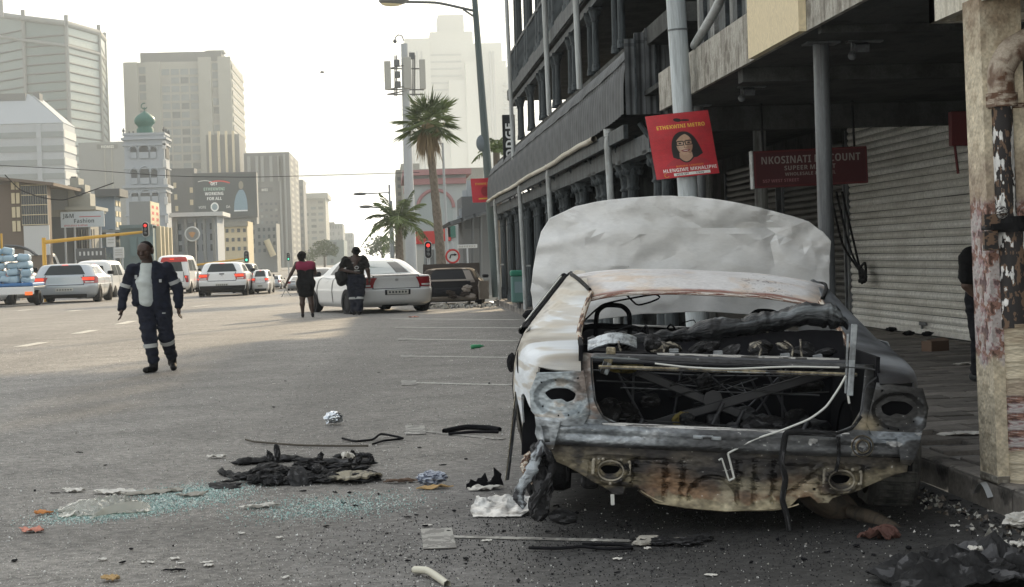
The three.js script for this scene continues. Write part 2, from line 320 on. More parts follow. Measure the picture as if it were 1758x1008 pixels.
// ---- nearest building: canopy slab on a beige square column with a drain pipe
{
  const t = thing('corner_building', 'nearest building on the right, whitewashed canopy above the peeling beige column', 'building', V(0, 0, 0));
  part('canopy', [bb(3.12, 9, 2.66, 3.25, -2, -9.5)], M.cream, t);
  part('canopy_edge', [bb(3.06, 3.118, 2.62, 2.95, -2, -9.6), bb(3.06, 9, 2.62, 2.95, -9.503, -9.6)], M.cream, t);
  part('wall', [bb(8.6, 9, 0.1, 12, -2, -19.6)], M.darkWall, t);
  part('upper_wall', [bb(3.4, 9, 3.26, 11, -2, -9.4)], M.cream, t);
}
function uvCyl(g, h0, h1) { const p = g.attributes.position, uv = g.attributes.uv; for (let i = 0; i < p.count; i++) uv.setY(i, (p.getY(i) - h0) / (h1 - h0)); return g; }
{
  const c = G(1739, 826, PAVE), t = thing('column', 'beige square column with burnt peeling paint beside the drain pipe', 'column', c); t.rotation.z = 0.014;
  const shaft = prep(new THREE.BoxGeometry(0.215, 2.5, 0.26, 4, 20, 4)); shaft.translate(0.0, 1.25, -0.05);
  part('shaft', shaft, peel, t); part('foot', rb(0.225, 0.04, 0.27, 0.01, 0, 0.02, -0.05), M.slab, t);
  const q = atZ(1742, 300, 8.75), d = thing('drain_pipe', 'black drain pipe with flaking white paint and a bent top', 'pipe', V(q.x, 0, -8.75)); d.rotation.z = 0.014;
  part('pipe', [uvCyl(rod(V(0, 0.95, 0), V(0, 1.48, 0), 0.075, 0.075, 24), 0.15, 2.3), uvCyl(rod(V(-0.03, 1.5, 0), V(-0.03, 2.14, 0), 0.055, 0.055, 24), 0.15, 2.3)], flake, d);
  part('lower_pipe', rod(V(0.02, 0.1, 0), V(0.02, 0.97, 0), 0.085, 0.085, 20), peel, d);
  part('bend', [pipe([V(-0.03, 2.13, 0), V(-0.03, 2.26, 0), V(0.03, 2.36, 0), V(0.16, 2.42, 0), V(0.4, 2.46, 0)], 0.072, 30, 14)], rustPipe, d);
  part('collar', [rod(V(-0.03, 2.08, 0), V(-0.03, 2.15, 0), 0.082, 0.082, 20), rod(V(-0.1, 2.085, 0), V(0.1, 2.085, 0), 0.014)], rustPipe, d);
  part('collar', [rod(V(-0.01, 1.44, 0), V(-0.01, 1.52, 0), 0.095, 0.085, 20), bx(0.26, 0.03, 0.18, 0, 1.47, 0)], M.black, d);
  part('bracket', [bx(0.1, 0.07, 0.05, -0.11, 1.50, 0.03), bx(0.07, 0.1, 0.03, -0.13, 1.4, 0.04), ball(0.035, -0.07, 1.54, 0.05)], flake, d);
}
{ const a = G(1700, 872, 0.0); const g = sheet(14, 6, (u, v) => [u * 0.5 - 0.05, 0.06 + 0.10 * u + 0.05 * Math.sin(v * 3.1) - 0.03 * Math.abs(v - 0.5), (v - 0.5) * 0.22 + 0.06 * u], 0.006);
  const o = whole('metal_strip', g, mat(0.32, 0.33, 0.33, 0.45, 0.6), 'bent strip of sheet metal lying on the kerb under the beige column', 'metal sheet'); o.position.set(a.x, 0.02, a.z); }

// ---- second building: concrete canopy with a steel post, a pale board on its edge, security lights
{
  const t = thing('canopy_building', 'concrete canopy building with a grey steel post and closed shops', 'building');
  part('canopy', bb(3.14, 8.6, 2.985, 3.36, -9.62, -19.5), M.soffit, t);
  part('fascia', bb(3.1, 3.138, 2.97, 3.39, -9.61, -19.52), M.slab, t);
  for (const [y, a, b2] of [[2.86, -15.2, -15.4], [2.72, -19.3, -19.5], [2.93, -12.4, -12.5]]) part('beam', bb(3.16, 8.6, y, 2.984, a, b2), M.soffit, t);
  part('upper_wall', bb(5.0, 8.6, 3.37, 11, -9.62, -19.5), M.siding, t);
  const b = atZ(1405, 75, 13.45);
  for (const [x, z, r] of [[3.42, -13.45, 0.062], [3.45, -19.0, 0.055]]) part('post', [rod(V(x, PAVE, z), V(x - 0.0, 2.97, z), r, r, 20), bx(0.26, 0.015, 0.2, x, 2.975, z)], M.greyPost, t);
  part('notice_board', [(() => { const a = onX(1295, 100, 3.09), c = onX(1383, 55, 3.09); return bb(3.04, 3.097, (a.y + c.y) / 2, 4.0, a.z, c.z); })()], M.ply, t, 'pale yellow blank board on the canopy edge');
  for (const [px, py] of [[1478, 82], [1285, 158]]) { const q = G(px, py, 2.93); part('security_light', [bx(0.11, 0.06, 0.1, q.x, 2.94, q.z, 0.4), rod(V(q.x, 2.98, q.z), V(q.x, 2.9, q.z), 0.012), ball(0.035, q.x - 0.07, 2.87, q.z), rod(V(q.x - 0.07, 2.97, q.z), V(q.x - 0.07, 2.88, q.z), 0.01), bx(0.28, 0.012, 0.1, q.x + 0.03, 2.978, q.z)], M.greyPost, t); }
  // upstand railing cloth above the canopy edge and a white pipe leaning over it
  for (let i = 0; i < 16; i++) part('cladding_strip', bx(0.05, 2.4, 0.22, 3.5 + 0.03 * (i % 2), 4.58, -14.6 - i * 0.3), i % 3 ? M.iron : M.siding, t);
  part('vent_pipe', pipe([V(3.1, 3.42, -17.2), V(3.12, 3.62, -16.2), V(3.14, 3.95, -14.9), V(3.2, 4.3, -14.1)], 0.045, 30, 10), M.pipe, t);
}
// ---- roller shutters of the shops: every slat a part
function shutter(x, z0, z1, y0, y1, pitch, m, label, box) {
  const t = thing('roller_shutter', label, 'shutter', V(x, 0, (z0 + z1) / 2)); const w = Math.abs(z1 - z0);
  const prof = []; for (let i = 0; i <= 8; i++) { const a = i / 8; prof.push([-0.012 - 0.022 * Math.sin(a * Math.PI), a * pitch * 0.93]); } prof.push([0, pitch * 0.93], [0, 0]);
  const g = extrude(prof, w); g.translate(0, 0, -w / 2); boxUV(g, 0.4);
  const ms = [m, ...[0.86, 0.94].map((k) => { const q = m.clone(); q.color = col(k, k * 0.99, k * 0.97); return q; })], gs = [0, 1, 2].map((i) => { const q = g.clone(), a = q.attributes.uv; for (let j = 0; j < a.count; j++) a.setXY(j, a.getX(j) + i * 0.37, a.getY(j) + i * 0.23); return q; });
  for (let y = y0 + 0.06; y < y1 - 0.01; y += pitch) { const r3 = (rnd() * 3) | 0, s = part('slat', gs[r3], ms[(rnd() * 3) | 0], t); s.position.set(rr(-0.007, 0.007), y, 0); s.rotation.x = rr(-0.0014, 0.0014); s.rotation.y = rr(-0.0012, 0.0012); }
  part('padlock', [rb(0.03, 0.06, 0.05, 0.01, -0.06, y0 + 0.1, w * 0.1), rb(0.02, 0.05, 0.3, 0.008, -0.05, y0 + 0.14, w * 0.1)], M.greyPost, t);
  part('bottom_bar', bx(0.05, 0.07, w, 0, y0 + 0.03, 0), m, t);
  part('guide_rail', bx(0.1, y1 - y0, 0.07, -0.01, (y0 + y1) / 2, w / 2 + 0.045), M.greyPost, t); part('guide_rail', bx(0.1, y1 - y0, 0.07, -0.01, (y0 + y1) / 2, -w / 2 - 0.045), M.greyPost, t);
  part('backing', bx(0.02, y1 - y0, w, 0.05, (y0 + y1) / 2, 0), M.black, t);
  if (box) part('shutter_box', bx(0.35, 0.35, w + 0.2, 0.05, y1 + 0.18, 0), m, t);
  return t;
}
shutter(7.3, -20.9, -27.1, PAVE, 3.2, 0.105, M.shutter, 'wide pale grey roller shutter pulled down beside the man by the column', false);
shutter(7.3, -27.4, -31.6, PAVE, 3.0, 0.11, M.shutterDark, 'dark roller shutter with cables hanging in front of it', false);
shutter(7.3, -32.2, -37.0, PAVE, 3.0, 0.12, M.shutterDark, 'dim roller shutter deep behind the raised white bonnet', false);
{
  const pts = (l) => l.map(([x, y]) => { const p = atZ(x, y, 26.6); return V(7.15, p.y, -26.6 - (p.x - 7.15) * 0.0); });
  const t = thing('loose_cables', 'bundle of black cables hanging beside the shutter', 'cables');
  for (const [x0, k] of [[1425, 0.0], [1436, 0.3], [1446, 0.5]]) {
    const a = onX(x0, 330, 7.1), b = onX(1478, 468, 7.1), m = onX(x0 + 22, 420 + k * 10, 7.1); part('cable', pipe([a, m, b], 0.018, 20), M.black, t);
  }
  const b = onX(1480, 470, 7.1); part('tangle', [0, 1, 2, 3, 4].map((i) => pipe([0, 1, 2, 3, 4].map(() => V(7.1, b.y + rr(-0.16, 0.16), b.z + rr(-0.25, 0.25))), 0.02, 24)), M.black, t);
}
// red sign box on the far side of the column, above the man
{ const a = atZ(1630, 192, 18.5), b = atZ(1665, 250, 18.5); whole('shop_sign', [rb(0.4, Math.abs(a.y - b.y), 0.1, 0.01, a.x + 0.2, (a.y + b.y) / 2, -18.5), rod(V(a.x + 0.05, b.y, -18.5), V(a.x + 0.08, b.y - 0.3, -18.5), 0.015)], M.red, 'dark red sign box half hidden behind the beige column', 'sign'); }
// ---- hanging shop sign
{
  const Z = 18.9, a = atZ(1293, 252, Z), b = atZ(1491, 312, Z), w = b.x - a.x, h = 0.405, cx = (a.x + b.x) / 2, cy = (atZ(1297, 318, Z).y + atZ(1297, 258, Z).y) / 2 - 0.01;
  const t = thing('hanging_shop_sign', 'red hanging shop sign with white lettering behind the grey post', 'sign', V(cx, cy, -Z)); t.rotation.z = 0.02;
  const face = canvasTex(1024, 336, (g, W, H) => {
    g.fillStyle = '#471117'; g.fillRect(0, 0, W, H); g.fillStyle = '#928c86'; g.textAlign = 'center';
    g.font = 'bold 104px sans-serif'; g.save(); g.translate(W / 2, 118); g.scale(0.88, 1); g.fillText('NKOSINATI DISCOUNT', 0, 0, 1060); g.restore();
    g.font = 'bold 62px sans-serif'; g.fillText('SUPEER MARKET', W / 2 - 10, 188, 820); g.font = 'bold 46px sans-serif'; g.fillText('WHOLESALE & RETAIL', W / 2 - 8, 244, 780);
    g.fillStyle = '#9a6a6e'; g.font = 'bold 42px sans-serif'; g.textAlign = 'left'; g.fillText('557 WEST STREET', 56, 304, 390);
  });
  part('box', rb(w, h, 0.13, 0.012, 0, 0, -0.07), M.red, t);
  part('sign_face', tf(prep(new THREE.PlaneGeometry(w - 0.05, h - 0.04)), 0, 0, 0.002), new THREE.MeshStandardMaterial({ map: face, roughness: 0.55 }), t);
  for (const k of [-0.4, 0.4]) part('hanger', rod(V(w * k, h / 2, -0.06), V(w * k, 2.99 - cy, -0.06), 0.012), M.black, t);
  part('edge_strip', bx(0.015, h + 0.01, 0.14, -w / 2 - 0.008, 0, -0.07), M.pipe, t);
}
// ---- old verandah building
const ZA = 19.7, ZB = 52, ZU = 44.6;
{
  const t = thing('verandah_building', 'old dark verandah building with iron columns and a corrugated awning', 'building');
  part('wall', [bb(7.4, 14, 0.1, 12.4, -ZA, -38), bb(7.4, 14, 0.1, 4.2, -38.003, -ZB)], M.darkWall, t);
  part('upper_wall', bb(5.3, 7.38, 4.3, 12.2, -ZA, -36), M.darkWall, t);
  for (let i = 0; i < 38; i++) part('weather_board', bx(0.03, 0.185, 12, 5.27, 4.45 + i * 0.19, -ZA - 6.05, 0, 0, 0.09), M.siding, t);
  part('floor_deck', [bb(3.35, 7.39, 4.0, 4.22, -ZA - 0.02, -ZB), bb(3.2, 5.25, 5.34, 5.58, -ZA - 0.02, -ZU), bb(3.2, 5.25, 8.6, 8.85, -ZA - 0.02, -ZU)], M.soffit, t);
  part('floor_edge', [bb(3.17, 3.198, 5.36, 5.6, -ZA - 2, -ZU), bb(3.13, 3.198, 8.55, 8.9, -ZA - 2, -ZU)], M.iron, t);
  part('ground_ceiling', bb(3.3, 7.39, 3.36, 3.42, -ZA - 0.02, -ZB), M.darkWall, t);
  part('lintel', [bb(3.24, 3.44, 2.62, 2.86, -ZA - 1.6, -ZB), bb(3.26, 3.4, 5.2, 5.32, -ZA - 2, -ZU)], M.iron, t);
  // awning: bullnosed corrugated iron
  const arc = []; for (let i = 0; i <= 10; i++) { const a = i / 10; arc.push([3.04 + 0.9 * Math.pow(a, 3.2), 3.06 + 1.22 * Math.sin(a * 1.5) ]); }
  const aw = (u, v) => { const s = v * 10, i = Math.min(9, Math.floor(s)), f = s - i, z = -22.0 - u * 30; const rip = 0.024 * Math.sin(u * 30 / 0.3 * 2 * Math.PI) * (0.4 + 0.6 * v); const sag = 0.03 * Math.sin(u * 17) + 0.05 * fbm(u * 9, v * 2, 3, 3); return [mixv(arc[i][0], arc[i + 1][0], f) + rip + sag * 0.6, mixv(arc[i][1], arc[i + 1][1], f) + sag * (1 - v) + 0.1 * Math.exp(-u * 16) * (1 - v), z]; };
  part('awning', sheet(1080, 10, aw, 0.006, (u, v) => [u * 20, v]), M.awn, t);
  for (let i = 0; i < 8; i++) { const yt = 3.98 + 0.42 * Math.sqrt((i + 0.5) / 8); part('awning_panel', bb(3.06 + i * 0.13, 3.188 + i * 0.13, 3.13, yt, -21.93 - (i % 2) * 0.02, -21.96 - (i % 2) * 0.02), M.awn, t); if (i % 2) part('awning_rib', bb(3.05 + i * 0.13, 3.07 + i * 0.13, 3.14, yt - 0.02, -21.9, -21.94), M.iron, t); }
  part('awning_seam', pipe(Array.from({ length: 30 }, (_, i) => { const p = aw(i / 29, 0.42); return V(p[0] - 0.022, p[1], p[2]); }), 0.012, 90, 6), M.iron, t);
  part('gutter', pipe(Array.from({ length: 34 }, (_, i) => V(3.03 + 0.008 * Math.sin(i * 2.1), 3.05 + 0.014 * Math.sin(i * 0.53) - 0.02 * fbm(i * 0.3, 2, 1, 2), -25.2 - i * 0.82)), 0.045, 160, 8), M.cream, t);
  part('eaves_board', [bb(3.08, 3.14, 2.86, 3.04, -22.4, -ZB)], M.iron, t);
  // columns
  const shaft = lathe([[0.13, 0], [0.13, 0.12], [0.1, 0.14], [0.1, 0.3], [0.085, 0.33], [0.075, 1.9], [0.07, 2.1]], 14);
  const cap = [lathe([[0.07, 2.1], [0.1, 2.12], [0.075, 2.16], [0.085, 2.28], [0.15, 2.42], [0.17, 2.46]], 12), bx(0.36, 0.05, 0.36, 0, 2.485, 0), ...[0, 1, 2, 3, 4, 5, 6, 7].map((k) => ball(0.035, 0.12 * Math.cos(k * 0.785), 2.36, 0.12 * Math.sin(k * 0.785), 1, 1.6, 1, 6))];
  const capG = merged(cap), shaftUp = lathe([[0.075, 0], [0.065, 0.1], [0.056, 0.14], [0.05, 0.78]], 12), capUp = merged([lathe([[0.05, 0.76], [0.075, 0.78], [0.06, 0.8], [0.1, 0.92], [0.105, 0.95]], 12), bx(0.22, 0.04, 0.22, 0, 0.965, 0)]);
  const post = (x, y, z, g, c, h) => { const s = part('column', g, M.iron, t); s.position.set(x, y, z); if (h) s.scale.y = h; const k = part('capital', c, M.iron, s); return s; };
  for (let k = 0; k < 11; k++) for (const d of [-0.32, 0.32]) {
    const z = -21.4 - k * 3.0 + d, x = 3.42;
    post(x, PAVE, z, shaft, capG);
    if (z < -22.5 && z > -ZU) { const s = post(3.33, 4.22, z, shaftUp, capUp, 1); const s2 = post(3.33, 5.62, z, shaft, capG, 1.18); }
  }
  for (let k = 0; k < 10; k++) part('shop_pier', bb(3.5, 3.75, PAVE, 2.7, -21.2 - k * 3, -21.5 - k * 3), M.darkWall, t);
  for (let k = 0; k < 6; k++) part('inner_column', [rod(V(5.2, PAVE, -24 - k * 4), V(5.2, 3.36, -24 - k * 4), 0.1, 0.09, 12)], M.siding, t);
  for (let k = 0; k < 9; k++) {   // brackets of the verandah
    const z = -21.4 - k * 3.0; part('bracket', [rod(V(3.4, 2.6, z), V(3.14, 2.98, z), 0.03), rod(V(3.4, 2.7, z - 0.2), V(3.4, 2.95, z - 0.9), 0.025), rod(V(3.4, 2.7, z + 0.2), V(3.4, 2.95, z + 0.9), 0.025)], M.iron, t);
  }
  // balustrades with a lattice, one panel between two columns each
  for (const y of [5.68, 8.92]) for (let k = 0; k < 7; k++) {
    const z0 = -24.2 - k * 3.0, bars = [bb(3.26, 3.32, y + 0.8, y + 0.87, z0, z0 - 2.9), bb(3.27, 3.31, y + 0.05, y + 0.1, z0, z0 - 2.9)];
    for (let i = 0; i <= 14; i++) { bars.push(rod(V(3.29, y + 0.08, z0 - i * 0.205), V(3.29, y + 0.82, z0 - i * 0.205), 0.014, 0.014, 5)); if (i < 14) bars.push(rod(V(3.29, y + 0.1, z0 - i * 0.205), V(3.29, y + 0.8, z0 - (i + 1) * 0.205), 0.01, 0.01, 4), rod(V(3.29, y + 0.8, z0 - i * 0.205), V(3.29, y + 0.1, z0 - (i + 1) * 0.205), 0.01, 0.01, 4)); }
    part('balustrade', bars, M.iron, t);
  }
  part('roof', [bb(3.0, 14, 12.42, 12.7, -ZA, -ZU - 0.2)], M.iron, t);
  const dp = (z, x = 3.08) => part('downpipe', [pipe([V(x + 0.02, 3.02, z), V(x - 0.01, 2.9, z), V(x, 2.75, z), V(x + 0.04, 1.2, z), V(x + 0.05, PAVE, z)], 0.05, 40, 10), bx(0.2, 0.04, 0.05, x + 0.1, 1.15, z), rod(V(x + 0.02, 3.0, z), V(x + 0.02, 3.1, z), 0.075, 0.08)], M.pipe, t);
  for (const z of [-24.0, -33.0, -40.2, -49.5]) dp(z);
  for (const [x, z, y0, y1] of [[3.1, -42, 3.3, 10.5], [3.12, -27.6, 4.0, 10.5], [3.1, -32.6, 4.0, 10.5]]) part('upper_downpipe', rod(V(x, y0, z), V(x - 0.1, y1, z), 0.05, 0.05, 10), M.pipe, t);
}
// ---- tall white pole beside the kerb and the election poster tied to it
{
  const Z = 17.2, b = G(1205, 640, PAVE), lo = atZ(1181, 330, Z), hi = atZ(1160, 0, Z);
  const d = hi.clone().sub(lo).normalize(), foot = lo.clone().addScaledVector(d, -(lo.y - PAVE) / d.y), top = foot.clone().addScaledVector(d, 8.5);
  const t = thing('lamp_pole', 'tall pale grey pole rising behind the raised white bonnet', 'pole', foot);
  part('shaft', rod(V(0, 0, 0), top.clone().sub(foot), 0.105, 0.08, 28), M.pole, t);
  part('joint', rod(d.clone().multiplyScalar(3.42), d.clone().multiplyScalar(3.44), 0.098, 0.098, 28), M.greyPost, t);
  const P = [[1108, 200], [1217, 188], [1236, 298], [1128, 308]].map(([x, y]) => atZ(x, y, Z - 0.14));
  const w = (P[0].distanceTo(P[1]) + P[3].distanceTo(P[2])) / 2, h = (P[0].distanceTo(P[3]) + P[1].distanceTo(P[2])) / 2, c = P.reduce((s, p) => s.add(p), V(0, 0, 0)).multiplyScalar(0.25);
  const face = canvasTex(720, 760, (g, W, H) => {
    g.fillStyle = '#c4323a'; g.fillRect(0, 0, W, H);
    for (let i = 0; i < 700; i++) { g.fillStyle = `rgba(${i % 2 ? 160 : 215},30,45,0.05)`; g.fillRect(rnd() * W, rnd() * H, rr(30, 160), rr(10, 90)); }
    g.fillStyle = '#1d1718'; g.beginPath(); g.ellipse(345, 82, 45, 22, 0.2, 0, 7); g.ellipse(430, 92, 55, 12, 0.1, 0, 7); g.fill();
    g.textAlign = 'center'; g.fillStyle = '#f2c14a'; g.font = 'bold 62px sans-serif'; g.fillText('ETHEKWINI METRO', 375, 178, 560);
    // woman in glasses and a red top
    g.fillStyle = '#241a1b'; g.beginPath(); g.moveTo(230, 520); g.bezierCurveTo(215, 360, 250, 225, 375, 222); g.bezierCurveTo(500, 224, 535, 360, 575, 500); g.lineTo(500, 540); g.lineTo(280, 545); g.fill();
    g.fillStyle = '#b3323a'; g.beginPath(); g.moveTo(130, 620); g.bezierCurveTo(200, 530, 300, 520, 372, 600); g.bezierCurveTo(450, 520, 560, 530, 640, 620); g.fill();
    g.fillStyle = '#c79c83'; g.beginPath(); g.moveTo(305, 470); g.lineTo(450, 470); g.lineTo(455, 545); g.lineTo(375, 595); g.lineTo(300, 545); g.fill();
    g.fillStyle = '#d2a88c'; g.beginPath(); g.ellipse(378, 378, 92, 126, 0, 0, 7); g.fill(); g.fillStyle = 'rgba(120,70,55,0.35)'; g.beginPath(); g.ellipse(440, 400, 34, 90, 0.15, 0, 7); g.fill(); g.fillStyle = 'rgba(245,215,195,0.4)'; g.beginPath(); g.ellipse(352, 400, 40, 60, 0, 0, 7); g.fill();
    g.fillStyle = '#2a1c1c'; g.beginPath(); g.moveTo(275, 350); g.bezierCurveTo(285, 260, 370, 240, 400, 255); g.bezierCurveTo(350, 265, 310, 300, 275, 350); g.moveTo(400, 255); g.bezierCurveTo(450, 262, 478, 300, 484, 360); g.bezierCurveTo(460, 300, 430, 270, 400, 255); g.fill();
    g.strokeStyle = '#1c1416'; g.lineWidth = 8; g.strokeRect(292, 340, 76, 44); g.strokeRect(392, 337, 76, 44); g.fillStyle = '#8f6a58'; g.fillRect(300, 330, 60, 6); g.fillRect(398, 327, 60, 6); g.beginPath(); g.moveTo(368, 350); g.lineTo(392, 348); g.stroke();
    g.fillStyle = '#2a1b1b'; g.beginPath(); g.ellipse(330, 362, 17, 8, 0, 0, 7); g.ellipse(430, 359, 17, 8, 0, 0, 7); g.fill();
    g.strokeStyle = '#a9765f'; g.lineWidth = 6; g.beginPath(); g.moveTo(378, 385); g.quadraticCurveTo(366, 418, 382, 422); g.quadraticCurveTo(398, 422, 402, 412); g.stroke();
    g.fillStyle = '#8d2f35'; g.beginPath(); g.moveTo(328, 446); g.quadraticCurveTo(385, 432, 436, 440); g.quadraticCurveTo(385, 492, 328, 446); g.fill();
    g.fillStyle = '#f0e4dc'; g.beginPath(); g.moveTo(345, 450); g.quadraticCurveTo(385, 442, 420, 446); g.quadraticCurveTo(385, 464, 345, 450); g.fill();
    g.strokeStyle = '#1c1416'; g.lineWidth = 14; g.beginPath(); g.moveTo(298, 535); g.quadraticCurveTo(372, 640, 458, 535); g.stroke();
    g.fillStyle = '#e08a3a'; g.font = 'bold 30px sans-serif'; g.fillText('MAYORAL CANDIDATE', 400, 640, 380);
    g.fillStyle = '#f4efe9'; g.font = 'bold 58px sans-serif'; g.fillText('HLENGIWE MKHALIPHI', 395, 692, 620);
    g.fillStyle = '#f4efe9'; g.fillRect(200, 708, 420, 34); g.fillStyle = '#20181a'; g.font = 'bold 32px sans-serif'; g.fillText('VOTE EFF', 300, 737); g.fillText('1 NOV', 500, 737);
    g.strokeStyle = '#d9a23a'; g.lineWidth = 6; g.beginPath(); g.arc(120, 722, 24, 0.4, 5); g.stroke();
    const im = g.getImageData(0, 0, W, H), d0 = im.data; for (let pass = 0; pass < 3; pass++) { const q = d0.slice(); for (let y = 205; y < 625; y++) for (let x = 120; x < 650; x++) for (let c = 0; c < 3; c++) { const o = (y * W + x) * 4 + c; d0[o] = (q[o] * 2 + q[o - 8] + q[o + 8] + q[o - 8 * W] + q[o + 8 * W] + q[o - 4] + q[o + 4]) / 8; } } for (let y = 0; y < H; y++) for (let x = 0; x < W; x++) { const o = (y * W + x) * 4, k = 1 + 0.10 * tnoise(x / W, y / H, 4, 5) + 0.05 * tnoise(x / W, y / H, 90, 2, 3) - 0.10 * sstep(3, 0, Math.abs(y - 410 - 8 * Math.sin(x * 0.02))) - 0.07 * sstep(3, 0, Math.abs(x - 470 - 5 * Math.sin(y * 0.03))) - 0.12 * sstep(0, 1, x / W) * 0.6; for (let c = 0; c < 3; c++) d0[o + c] = clamp(d0[o + c] * k + (c ? 6 : 0), 0, 255); } g.putImageData(im, 0, 0);
  });
  const q = thing('election_poster', 'red election poster with a woman in glasses tied to the pale pole', 'poster', c); q.rotation.set(0, 0, Math.atan2(P[1].y - P[0].y, P[1].x - P[0].x) * 0.95);
  const sk = (Math.atan2(P[0].x - P[3].x, P[0].y - P[3].y) + Math.atan2(P[1].y - P[0].y, P[1].x - P[0].x));
  const bow = (g) => { const p = g.attributes.position; for (let i = 0; i < p.count; i++) p.setXYZ(i, p.getX(i) + p.getY(i) * Math.tan(sk), p.getY(i), p.getZ(i) - 0.25 * p.getX(i) ** 2 + 0.006 * Math.sin(p.getY(i) * 14)); g.computeVertexNormals(); return g; };
  part('board', bow(tf(prep(new THREE.BoxGeometry(w, h, 0.008, 16, 8, 1)), 0, 0, -0.006)), M.red, q);
  part('print', bow(tf(prep(new THREE.PlaneGeometry(w - 0.004, h - 0.004, 16, 8)), 0, 0, 0.001)), new THREE.MeshStandardMaterial({ map: face, roughness: 0.5 }), q);
}
// small poster wrapped on the far street lamp, the lamp itself
{
  const Z = 53, top = atZ(815, 0, Z), low = atZ(838, 300, Z), d = top.clone().sub(low).normalize(), foot = low.clone().addScaledVector(d, -(low.y - PAVE) / d.y);
  const t = thing('street_lamp', 'tall green grey street lamp leaning over the road with a curved arm', 'street lamp', foot), L = 9.3;
  part('pole', rod(V(0, 0, 0), d.clone().multiplyScalar(L), 0.16, 0.085, 16), mat(0.075, 0.1, 0.1, 0.6), t);
  const a = atZ(812, 18, Z).sub(foot), h = atZ(690, 3, Z).sub(foot);
  part('arm', [pipe([a, a.clone().lerp(h, 0.5).add(V(0, 0.1, 0)), h], 0.04, 20), rod(atZ(813, 28, Z).sub(foot), atZ(795, 16, Z).sub(foot), 0.03)], mat(0.12, 0.13, 0.13, 0.6), t);
  const head = part('lamp_head', [ball(0.34, 0, 0, 0, 1.35, 0.42, 0.6, 16)], mat(0.16, 0.16, 0.15, 0.5), t); head.position.copy(atZ(676, 1, Z).sub(foot));
  part('lens', ball(0.28, -0.05, -0.07, 0, 1.25, 0.38, 0.55, 14), mat(0.75, 0.66, 0.42, 0.25), head);
  part('dish', ball(0.24, 0, 0, 0, 0.8, 1.1, 0.5, 12), mat(0.12, 0.15, 0.17, 0.5), t).position.copy(atZ(828, 246, Z).sub(foot));
  const c = atZ(832, 327, 52.6), p = thing('wrapped_poster', 'faded red poster curled around the far street lamp', 'poster', c); p.rotation.z = 0.06;
  const face = canvasTex(256, 220, (g, W, H) => { g.fillStyle = '#b5323c'; g.fillRect(0, 0, W, H); g.fillStyle = '#caa03c'; g.font = 'bold 26px sans-serif'; g.textAlign = 'center'; g.fillText('ETHEKWINI METRO', 128, 60, 180); g.fillStyle = '#8a1f2a'; g.beginPath(); g.ellipse(128, 120, 40, 45, 0, 0, 7); g.fill(); g.fillStyle = '#caa03c'; g.fillRect(60, 180, 130, 12); });
  const cur = (r) => surf(20, 4, (u, v) => { const x = (u - 0.5) * 0.8; return [x, (v - 0.5) * 0.72 + 0.1 * (u - 0.5) ** 2, r - 0.55 * x * x]; });
  part('print', cur(0.24), new THREE.MeshStandardMaterial({ map: face, roughness: 0.7 }), p); part('backing', cur(0.23), M.cream, p);
}
